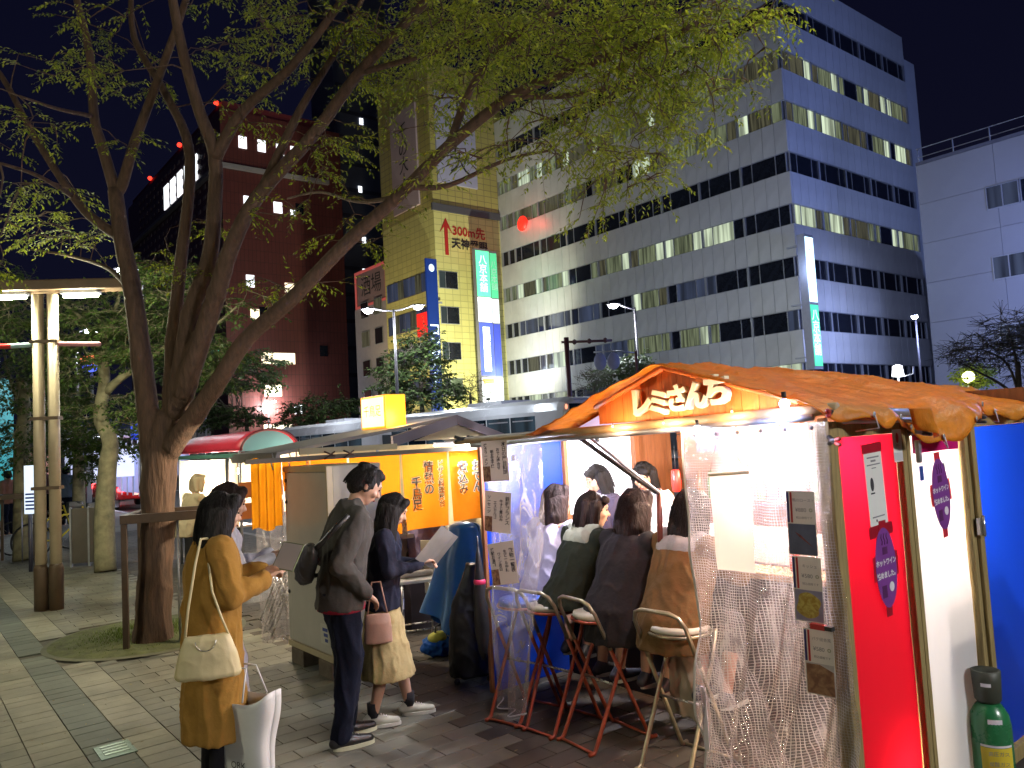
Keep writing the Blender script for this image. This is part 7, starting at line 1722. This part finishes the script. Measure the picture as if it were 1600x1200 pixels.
w1 = person('woman with long black hair in a camel coat with a cream shoulder bag', MT(gp(338, 1243), R(-56)) @ Matrix.Scale(0.955, 4), J, 'long', hair_b,
            [('coat', coat_long, camel, 0.010)], 0.008, (M('black_shoe', (0.015, 0.014, 0.014), 0.35, 0.1, 9, 0.05), black))
for an, kn in ((J['anR'], J['knR']), (J['anL'], J['knL'])):
    g = MB().cap(V3(kn), V3(kn).lerp(V3(an), 0.35), 0.056, 0.056).cap(V3(kn).lerp(V3(an), 0.35), V3(an), 0.056, 0.038); skinobj('tights', remesh(g, 0.01, 2), cloth('black_tights', (0.014, 0.013, 0.016), 0.1), w1)
T_ = MT(gp(338, 1243), R(-56)) @ Matrix.Scale(0.955, 4)
hb = thing('shoulder_bag', 'cream leather shoulder bag hanging at the back of the camel coat', 'bag', T_ @ Matrix.Translation((0.26, -0.08, 0.70)) @ Matrix.Rotation(R(68), 4, 'Z'))
g = MB().loft([((0, 0, 0), 0.155, 0.05), ((0, 0, 0.02), 0.168, 0.062), ((0, 0, 0.13), 0.145, 0.055), ((0, 0, 0.20), 0.12, 0.035), ((0, 0, 0.22), 0.115, 0.02)], 28)
skinobj('body', remesh(g, 0.007, 3, 0.003, (12, 12, 6)), creamc, hb)
MB().tube([(-0.11, 0, 0.20), (-0.09, 0.0, 0.36), (-0.055, 0.03, 0.58), (-0.035, 0.09, 0.705), (-0.01, 0.14, 0.70)], [0.007] * 5, 8).build('strap', creamc, hb)
MB().tube([(0.11, 0, 0.20), (0.075, -0.01, 0.30), (0.03, 0.0, 0.44), (0.0, 0.08, 0.60)], [0.006] * 4, 8).build('strap', creamc, hb)
MB().tube([(0.05 * math.cos(i * PI / 8), -0.055, 0.20 + 0.05 * math.sin(-i * PI / 8)) for i in range(9)], 0.003, 5).build('charm_chain', chrome, hb)
# --- companion in pale clothes behind her
palec = cloth('pale_lilac_cloth', (0.52, 0.50, 0.56), 0.1)
def coat_pale(g, J):
    n = V3(J['neck'])
    g.loft([((0.03, 0.02, 0.30), 0.19, 0.14), ((0.02, 0.01, 0.55), 0.17, 0.13), ((0, 0, 0.80), 0.165, 0.125), ((0, 0, 0.95), 0.145, 0.11), ((0, n.y * 0.7, 1.18), 0.17, 0.12), ((0, n.y * 0.9, 1.30), 0.16, 0.11), ((0, n.y, 1.40), 0.075, 0.07)])
    sleeve(g, J['shR'], J['elR'], J['wrR'], 0.06, 0.052, 0.04); sleeve(g, J['shL'], J['elL'], J['wrL'], 0.06, 0.052, 0.04)
J = stand(0.03, 0.02, nod=-0.3, elR=(0.2, 0.12, 1.10), wrR=(0.10, 0.33, 1.16), elL=(-0.2, 0.12, 1.10), wrL=(-0.06, 0.33, 1.16), grip=0.9)
w2p = gp(350, 1190); 
w2 = person('woman in pale clothes holding a menu behind the camel coat', MT(Vector((w2p.x - 0.05, w2p.y + 0.12, 0)), R(-66)) @ Matrix.Scale(0.97, 4), J, 'long', hair_r, [('dress', coat_pale, palec, 0.016)], 0.009, (wprint, wprint))
T2 = MT(Vector((w2p.x + 0.02, w2p.y + 0.12, 0)), R(-66)) @ Matrix.Scale(0.97, 4)
mn = thing('menu_booklet', 'green edged menu held up by the woman in pale clothes', 'menu', T_ @ Matrix.Translation((0.06, 0.42, 1.24)) @ Matrix.Rotation(R(20), 4, 'Z') @ Matrix.Rotation(R(58), 4, 'X') @ Matrix.Rotation(R(14), 4, 'Y') @ Matrix.Scale(0.7, 4))
bevel(MB().b2((-0.11, -0.12, -0.003), (0.11, 0.12, 0.003)).build('board', M('menu_green', (0.22, 0.26, 0.13), 0.4, 0.1, 5, 0), mn), 0.002); MB().b2((-0.10, -0.11, 0.0035), (0.10, 0.11, 0.0045)).build('page', paper, mn)
sb_ = thing('white_shopping_bag', 'big white shopping bag hanging beside the camel coat', 'bag', T_ @ Matrix.Translation((0.16, 0.12, 0.04)) @ Matrix.Rotation(R(30), 4, 'Z'))
def bagf(a, b):
    an = 2 * PI * a; rx = 0.15 + 0.07 * b; ry = 0.065 + 0.03 * b
    sgn = lambda v, e: math.copysign(abs(v) ** e, v)
    return (rx * sgn(math.cos(an), 0.5) + 0.01 * math.sin(b * 9 + an), ry * sgn(math.sin(an), 0.5), 0.52 * b + 0.03 * b * math.cos(an * 2))
o = MB().sheet(bagf, 48, 16).build('body', M('bag_white', (0.66, 0.66, 0.66), 0.4, 0.05, 4, 0.2), sb_); o.modifiers.new('thick', 'SOLIDIFY').thickness = 0.003
MB().b2((-0.15, -0.06, 0.0), (0.15, 0.06, 0.006)).build('bottom', MATS['bag_white'], sb_)
writing('lettering', 'ORK', 0.05, ink, sb_, frame_m((0.03, -0.082, 0.17), (1, 0, 0), (0, 0, 1)))
for y in (-0.09, 0.09): MB().tube([(-0.08, y, 0.5), (-0.06, y * 0.4, 0.66), (0.06, y * 0.4, 0.66), (0.08, y, 0.5)], 0.005, 6).build('handle', MATS['bag_white'], sb_)
# --- man with the sling bag
gjk = cloth('grey_jacket', (0.06, 0.056, 0.05), 0.12); denim = cloth('dark_denim', (0.006, 0.008, 0.018), 0.2)
def jacket(g, J):
    n = V3(J['neck'])
    g.loft([((0, 0, 0.80), 0.20, 0.145), ((0, 0.0, 0.92), 0.19, 0.14), ((0, n.y * 0.4, 1.08), 0.185, 0.135), ((0, n.y * 0.75, 1.22), 0.205, 0.14), ((0, n.y * 0.9, 1.32), 0.19, 0.12), ((0, n.y, 1.385), 0.10, 0.09), ((0, n.y, 1.44), 0.07, 0.07)])
    g.cap(J['shR'], J['shL'], 0.07, 0.07); sleeve(g, J['shR'], J['elR'], J['wrR'], 0.075, 0.064, 0.05, 0.97); sleeve(g, J['shL'], J['elL'], J['wrL'], 0.075, 0.064, 0.05, 0.97)
def trousers(g, J):
    p = V3(J['pelvis']); g.cap(p + V3((0.05, 0, 0)), p + V3((-0.05, 0, 0)), 0.132, 0.132)
    for hx, kn, an in ((0.085, J['knR'], J['anR']), (-0.085, J['knL'], J['anL'])):
        kn, an = V3(kn), V3(an); g.cap(p + V3((hx, 0, -0.02)), kn, 0.100, 0.078); g.cap(kn, an + V3((0, 0, 0.0)), 0.078, 0.062)
J = stand(0.085, 0.075, nod=-0.6, turn=-0.1, elR=(0.235, -0.06, 1.08), wrR=(0.20, 0.10, 0.90), elL=(-0.23, -0.02, 1.08), wrL=(-0.19, 0.12, 0.92), knL=(-0.09, 0.05, 0.48), anL=(-0.10, 0.03, 0.08), anR=(0.10, -0.05, 0.08))
man = person('man in a grey jacket and dark jeans with a black sling bag', MT(gp(541, 1160), R(-62)) @ Matrix.Scale(1.005, 4), J, 'short', hair_b, [('jacket', jacket, gjk, 0.009), ('jeans', trousers, denim, 0.012)], 0.008,
             (M('black_shoe', (0.015, 0.014, 0.014), 0.35, 0.1, 9, 0.05), M('pale_sole', (0.55, 0.55, 0.38), 0.6, 0.1, 9, 0.05), M('lace_grey', (0.1, 0.1, 0.1), 0.6, 0.1, 9, 0)))
g = MB().loft([((0, 0, 0.785), 0.195, 0.142), ((0, 0, 0.83), 0.195, 0.142)]); skinobj('shirt_hem', remesh(g, 0.01, 2), cloth('maroon_shirt', (0.22, 0.012, 0.03), 0.1), man)
Tm = MT(gp(541, 1160), R(-62)) @ Matrix.Scale(1.005, 4)
sl = thing('sling_bag', 'black sling bag worn across the back of the man in grey', 'bag', Tm @ Matrix.Translation((0.04, -0.20, 1.09)) @ Matrix.Rotation(R(-38), 4, 'Y'))
skinobj('body', remesh(MB().ell((0, 0, 0), (0.175, 0.055, 0.085)).ell((-0.05, -0.01, -0.02), (0.11, 0.06, 0.08)), 0.01, 3, 0.006, (16, 16, 16)), M('black_nylon', (0.018, 0.017, 0.016), 0.45, 0.2, 9, 0.4), sl)
MB().tube([(0.15, 0.02, 0.0), (0.20, 0.06, 0.01), (0.28, 0.12, 0.04), (0.33, 0.2, 0.09)], 0.016, 6).build('strap', MATS['black_nylon'], sl); MB().tube([(-0.15, 0.0, 0), (-0.20, 0.08, 0.02), (-0.21, 0.2, 0.04)], 0.014, 6).build('strap', MATS['black_nylon'], sl)
MB().tube([(-0.12, -0.062, 0.02), (0.1, -0.05, 0.04)], 0.004, 5).build('zipper', galv, sl)
# --- woman in navy jacket and beige skirt
navyj = cloth('navy_jacket', (0.018, 0.02, 0.035), 0.15); beigs = cloth('beige_skirt', (0.46, 0.36, 0.17), 0.1)
def jk2(g, J):
    n = V3(J['neck'])
    g.loft([((0, 0, 0.82), 0.185, 0.135), ((0, 0, 0.95), 0.165, 0.125), ((0, n.y * 0.5, 1.10), 0.165, 0.12), ((0, n.y * 0.8, 1.25), 0.18, 0.125), ((0, n.y * 0.95, 1.34), 0.15, 0.10), ((0, n.y, 1.40), 0.075, 0.07)])
    sleeve(g, J['shR'], J['elR'], J['wrR'], 0.065, 0.056, 0.044); sleeve(g, J['shL'], J['elL'], J['wrL'], 0.065, 0.056, 0.044)
def skirt(g, J): g.loft([((0.0, 0.02, 0.34), 0.245, 0.20), ((0, 0.01, 0.42), 0.235, 0.19), ((0, 0, 0.65), 0.19, 0.15), ((0, 0, 0.90), 0.15, 0.115), ((0, 0, 0.98), 0.135, 0.10)])
J = stand(0.03, 0.05, nod=-0.5, elR=(0.21, 0.06, 1.10), wrR=(0.10, 0.28, 1.13), elL=(-0.20, 0.06, 1.10), wrL=(-0.10, 0.30, 1.10), grip=0.9, knL=(-0.09, 0.09, 0.48), anL=(-0.10, 0.16, 0.08), knR=(0.09, -0.0, 0.48), anR=(0.09, -0.10, 0.085))
pw = gp(606, 1128); Tw = MT(pw, R(-80)) @ Matrix.Scale(0.885, 4)
w3 = person('woman in navy jacket and beige skirt reading a menu beside the man', Tw, J, 'long', hair_b, [('jacket', jk2, navyj, 0.012), ('skirt', skirt, beigs, 0.011)], 0.008, (M('pale_sneaker', (0.50, 0.50, 0.40), 0.5, 0.1, 9, 0.05), M('white_sole', (0.6, 0.6, 0.52), 0.6, 0.1, 9, 0), wprint))
for an in (J['anR'], J['anL']): MB().tube([V3(an) + V3((0, 0, -0.01)), V3(an) + V3((0, 0, 0.09))], [0.038, 0.043], 14).build('sock', M('black_sock', (0.012, 0.012, 0.015), 0.9, 0.1, 30, 0.2), w3)
m2 = thing('menu_booklet', 'large open menu held by the woman in the navy jacket', 'menu', Tw @ Matrix.Translation((0.05, 0.44, 1.20)) @ Matrix.Rotation(R(48), 4, 'X') @ Matrix.Rotation(R(-30), 4, 'Y') @ Matrix.Scale(1.25, 4))
MB().sheet(lambda a, b: (-0.16 + 0.32 * a, -0.12 + 0.24 * b, 0.03 * abs(a - 0.5) * 2), 8, 4).build('page', M('menu_grey', (0.22, 0.21, 0.19), 0.35, 0.2, 5, 0.02), m2)
for i in range(2): MB().b2((-0.13 + i * 0.16, -0.10, 0.034), (-0.03 + i * 0.16, -0.02, 0.035)).build('photo', foodmat('menu_food%d' % i, (0.05, 0.06, 0.1), (0.35, 0.35, 0.3), 30), m2)
for i in range(6): MB().b2((-0.12 + (i % 2) * 0.16, 0.02 + (i // 2) * 0.03, 0.034), (-0.03 + (i % 2) * 0.16, 0.032 + (i // 2) * 0.03, 0.035)).build('print', ink, m2)
pk = thing('pink_tote', 'small dusty pink bag hanging from the arm of the woman in the beige skirt', 'bag', Tw @ Matrix.Translation((0.22, -0.04, 0.62)))
skinobj('body', remesh(MB().loft([((0, 0, 0), 0.045, 0.10), ((0, 0, 0.14), 0.04, 0.095), ((0, 0, 0.2), 0.02, 0.085)]), 0.008, 3), M('dusty_pink', (0.42, 0.24, 0.17), 0.5, 0.1, 9, 0.1), pk); MB().tube([(0, -0.07, 0.19), (0, -0.03, 0.42), (0, 0.03, 0.42), (0, 0.07, 0.19)], 0.006, 6).build('handle', MATS['dusty_pink'], pk)

# --- seated customers, backs to us
def sit(lean=0.16, hz=1.36, **k):
    J = dict(pelvis=(0, 0, 0.83), neck=(0, lean, 1.215), head=(0, lean + 0.06, hz), shR=(0.165, lean * 0.85, 1.17), shL=(-0.165, lean * 0.85, 1.17), elR=(0.24, lean + 0.14, 0.99), elL=(-0.24, lean + 0.14, 0.99), wrR=(0.12, lean + 0.34, 1.0), wrL=(-0.12, lean + 0.34, 1.0),
             knR=(0.11, 0.38, 0.70), knL=(-0.11, 0.38, 0.70), anR=(0.09, 0.30, 0.30), anL=(-0.09, 0.30, 0.30), hairlen=0.30)
    J.update(k); return J
def coat_sit(w=0.20, d=0.15, zb=0.62, hood=None):
    def f(g, J):
        n = V3(J['neck'])
        g.loft([((0, -0.05, zb), w * 1.05, d * 1.05), ((0, -0.02, 0.80), w * 1.02, d * 1.05), ((0, n.y * 0.4, 0.95), w * 0.98, d), ((0, n.y * 0.75, 1.08), w * 1.02, d * 0.98), ((0, n.y * 0.95, 1.17), w * 0.9, d * 0.85), ((0, n.y, 1.23), 0.09, 0.085)])
        sleeve(g, J['shR'], J['elR'], J['wrR'], 0.075, 0.065, 0.05); sleeve(g, J['shL'], J['elL'], J['wrL'], 0.075, 0.065, 0.05)
    return f
def hoodf(g, J):
    n = V3(J['neck']); g.ell((0, n.y - 0.085, 1.15), (0.15, 0.06, 0.095)); g.cap((-0.13, n.y - 0.02, 1.22), (0.13, n.y - 0.02, 1.22), 0.045, 0.045); g.ell((0, n.y - 0.12, 1.09), (0.085, 0.04, 0.07))
rotS = -(PI / 2 - PSI)
darkg = cloth('dark_green_coat', (0.014, 0.017, 0.009), 0.12); charc = cloth('charcoal_coat', (0.020, 0.018, 0.019), 0.12); brownc = cloth('brown_coat', (0.13, 0.075, 0.028), 0.15); lil = cloth('lilac_jacket', (0.42, 0.38, 0.50), 0.1); sage = cloth('sage_hood', (0.30, 0.30, 0.22), 0.1); greyh = cloth('grey_hood', (0.30, 0.29, 0.28), 0.1)
def legsg(col):
    def f(g, J):
        p = V3(J['pelvis'])
        for hx, kn, an in ((0.085, J['knR'], J['anR']), (-0.085, J['knL'], J['anL'])):
            kn, an = V3(kn), V3(an); g.cap(p + V3((hx, 0, 0)), kn, 0.095, 0.07); g.cap(kn, kn.lerp(an, 0.3), 0.066, 0.062)
    return f
dsk = cloth('dark_skirt', (0.018, 0.016, 0.016), 0.1); shb = (M('dark_trainer', (0.04, 0.04, 0.05), 0.5, 0.1, 9, 0.05), M('white_sole', (0.6, 0.6, 0.52), 0.6, 0.1, 9, 0))
p1 = person('woman in a lilac jacket seated farthest along the counter', MS(2.50, 0.62, 0, 0) @ Matrix.Rotation(-PI / 2 + 0.1, 4, 'Z') @ Matrix.Scale(0.955, 4), sit(0.12, 1.375, turn=-0.6), 'long', hair_r, [('jacket', coat_sit(0.19, 0.14), lil, 0.012), ('skirt', legsg(0), dsk, 0.008)], 0.010, shb)
p2 = person('woman in a dark green jacket with a sage hood seated on a red stool', MS(2.02, 0.40, 0, 0) @ Matrix.Rotation(-PI / 2 - 0.12, 4, 'Z') @ Matrix.Scale(0.955, 4), sit(0.18, 1.345, turn=-0.55, nod=-0.15), 'bob', hair_r, [('jacket', coat_sit(0.205, 0.15, 0.76), darkg, 0.008), ('hood', hoodf, sage, 0.01), ('skirt', legsg(0), dsk, 0.008)], 0.010, shb)
p3 = person('woman with long brown hair in a charcoal coat at the counter', MS(1.62, 0.42, 0, 0) @ Matrix.Rotation(-PI / 2, 4, 'Z') @ Matrix.Scale(0.955, 4), sit(0.15, 1.37, turn=-0.15, nod=-0.1), 'long', hair_r, [('coat', coat_sit(0.22, 0.155, 0.60), charc, 0.008), ('skirt', legsg(0), dsk, 0.008)], 0.010, shb)
p4 = person('woman in a brown coat with a grey hood nearest the netted curtain', MS(1.22, 0.44, 0, 0) @ Matrix.Rotation(-PI / 2, 4, 'Z') @ Matrix.Scale(0.955, 4), sit(0.15, 1.37, turn=0.1, nod=-0.1), 'long', hair_b, [('coat', coat_sit(0.215, 0.155, 0.62), brownc, 0.009), ('hood', hoodf, greyh, 0.01), ('skirt', legsg(0), dsk, 0.008)], 0.010, shb)
tb_ = thing('canvas_tote', 'pale canvas tote hanging under the counter between the stools', 'bag', MS(1.42, 0.74, 0.10)); skinobj('body', remesh(MB().loft([((0, 0, 0), 0.05, 0.16), ((0, 0, 0.15), 0.06, 0.15), ((0, 0, 0.45), 0.04, 0.12), ((0, 0, 0.55), 0.02, 0.09)]), 0.010, 3, 0.012), M('canvas', (0.36, 0.30, 0.22), 0.8, 0.1, 9, 0.2), tb_)
MB().tube([(0, -0.07, 0.53), (0, 0, 0.72), (0, 0.07, 0.53)], 0.008, 6).build('handle', MATS['canvas'], tb_)
# --- staff inside
apr = cloth('dark_apron', (0.05, 0.04, 0.06), 0.1); wsh = cloth('white_shirt', (0.6, 0.58, 0.6), 0.08)
cook = person('cook with short black hair facing the customers inside the stall', MS(spx(1012, 1.72, 1.4), 1.72, 0, 0) @ Matrix.Rotation(PI / 2 + 0.35, 4, 'Z') @ Matrix.Scale(0.93, 4), stand(0.03, 0.02, nod=-0.3, elR=(0.22, 0.1, 1.1), wrR=(0.14, 0.28, 1.08), elL=(-0.22, 0.1, 1.1), wrL=(-0.1, 0.28, 1.08)), 'bob', hair_b, [('shirt', jacket, wsh, 0.01), ('trousers', trousers, denim, 0.01)], 0.010, shb)
hlp = person('helper half hidden by the brace inside the stall', MS(spx(945, 1.48, 1.4), 1.48, 0, 0) @ Matrix.Rotation(PI / 2 - 0.3, 4, 'Z') @ Matrix.Scale(0.93, 4), stand(0.03, 0.02, nod=-0.3), 'bob', hair_b, [('shirt', jacket, apr, 0.01), ('trousers', trousers, denim, 0.01)], 0.012, shb)
vn = person('customer seated inside the noren stall in a mauve top', MS(NS + 0.35, tpx(668, NS + 0.3, 1.0), -0.18, 0) @ Matrix.Rotation(-0.2, 4, 'Z'), sit(0.1, 1.36), 'bob', hair_b, [('top', coat_sit(0.19, 0.14), cloth('mauve_top', (0.12, 0.10, 0.17), 0.1), 0.01), ('skirt', legsg(0), dsk, 0.008)], 0.014, shb)
s3 = person('customer in pale clothes and a knit cap at the barrel roof stall', MS(B3 + 1.2, ta - 0.35, -0.02, 0) @ Matrix.Rotation(-PI / 2 + 0.2, 4, 'Z'), sit(0.1, 1.40), 'bob', M('knit_cap', (0.4, 0.32, 0.2), 0.9, 0.1, 30, 0.4), [('coat', coat_sit(0.2, 0.15), cloth('sand_coat', (0.38, 0.31, 0.2), 0.1), 0.01), ('skirt', legsg(0), dsk, 0.008)], 0.014, shb)
for i, (px, Y, c, lb) in enumerate(((103, 22, (0.12, 0.15, 0.22), 'distant passer by in dark blue by the shelter'), (70, 25, (0.2, 0.1, 0.1), 'distant passer by in brown behind the lamp post'), (12, 20, (0.25, 0.12, 0.08), 'passer by in russet coat at the left edge'))):
    p = at(px, 720, Y); person(lb, MT((p.x, Y, 0), R(40 * i)), stand(), 'short', hair_b, [('coat', jacket, cloth('far_coat%d' % i, c, 0.1), 0.01), ('trousers', trousers, denim, 0.01)], 0.02, None, face=False)
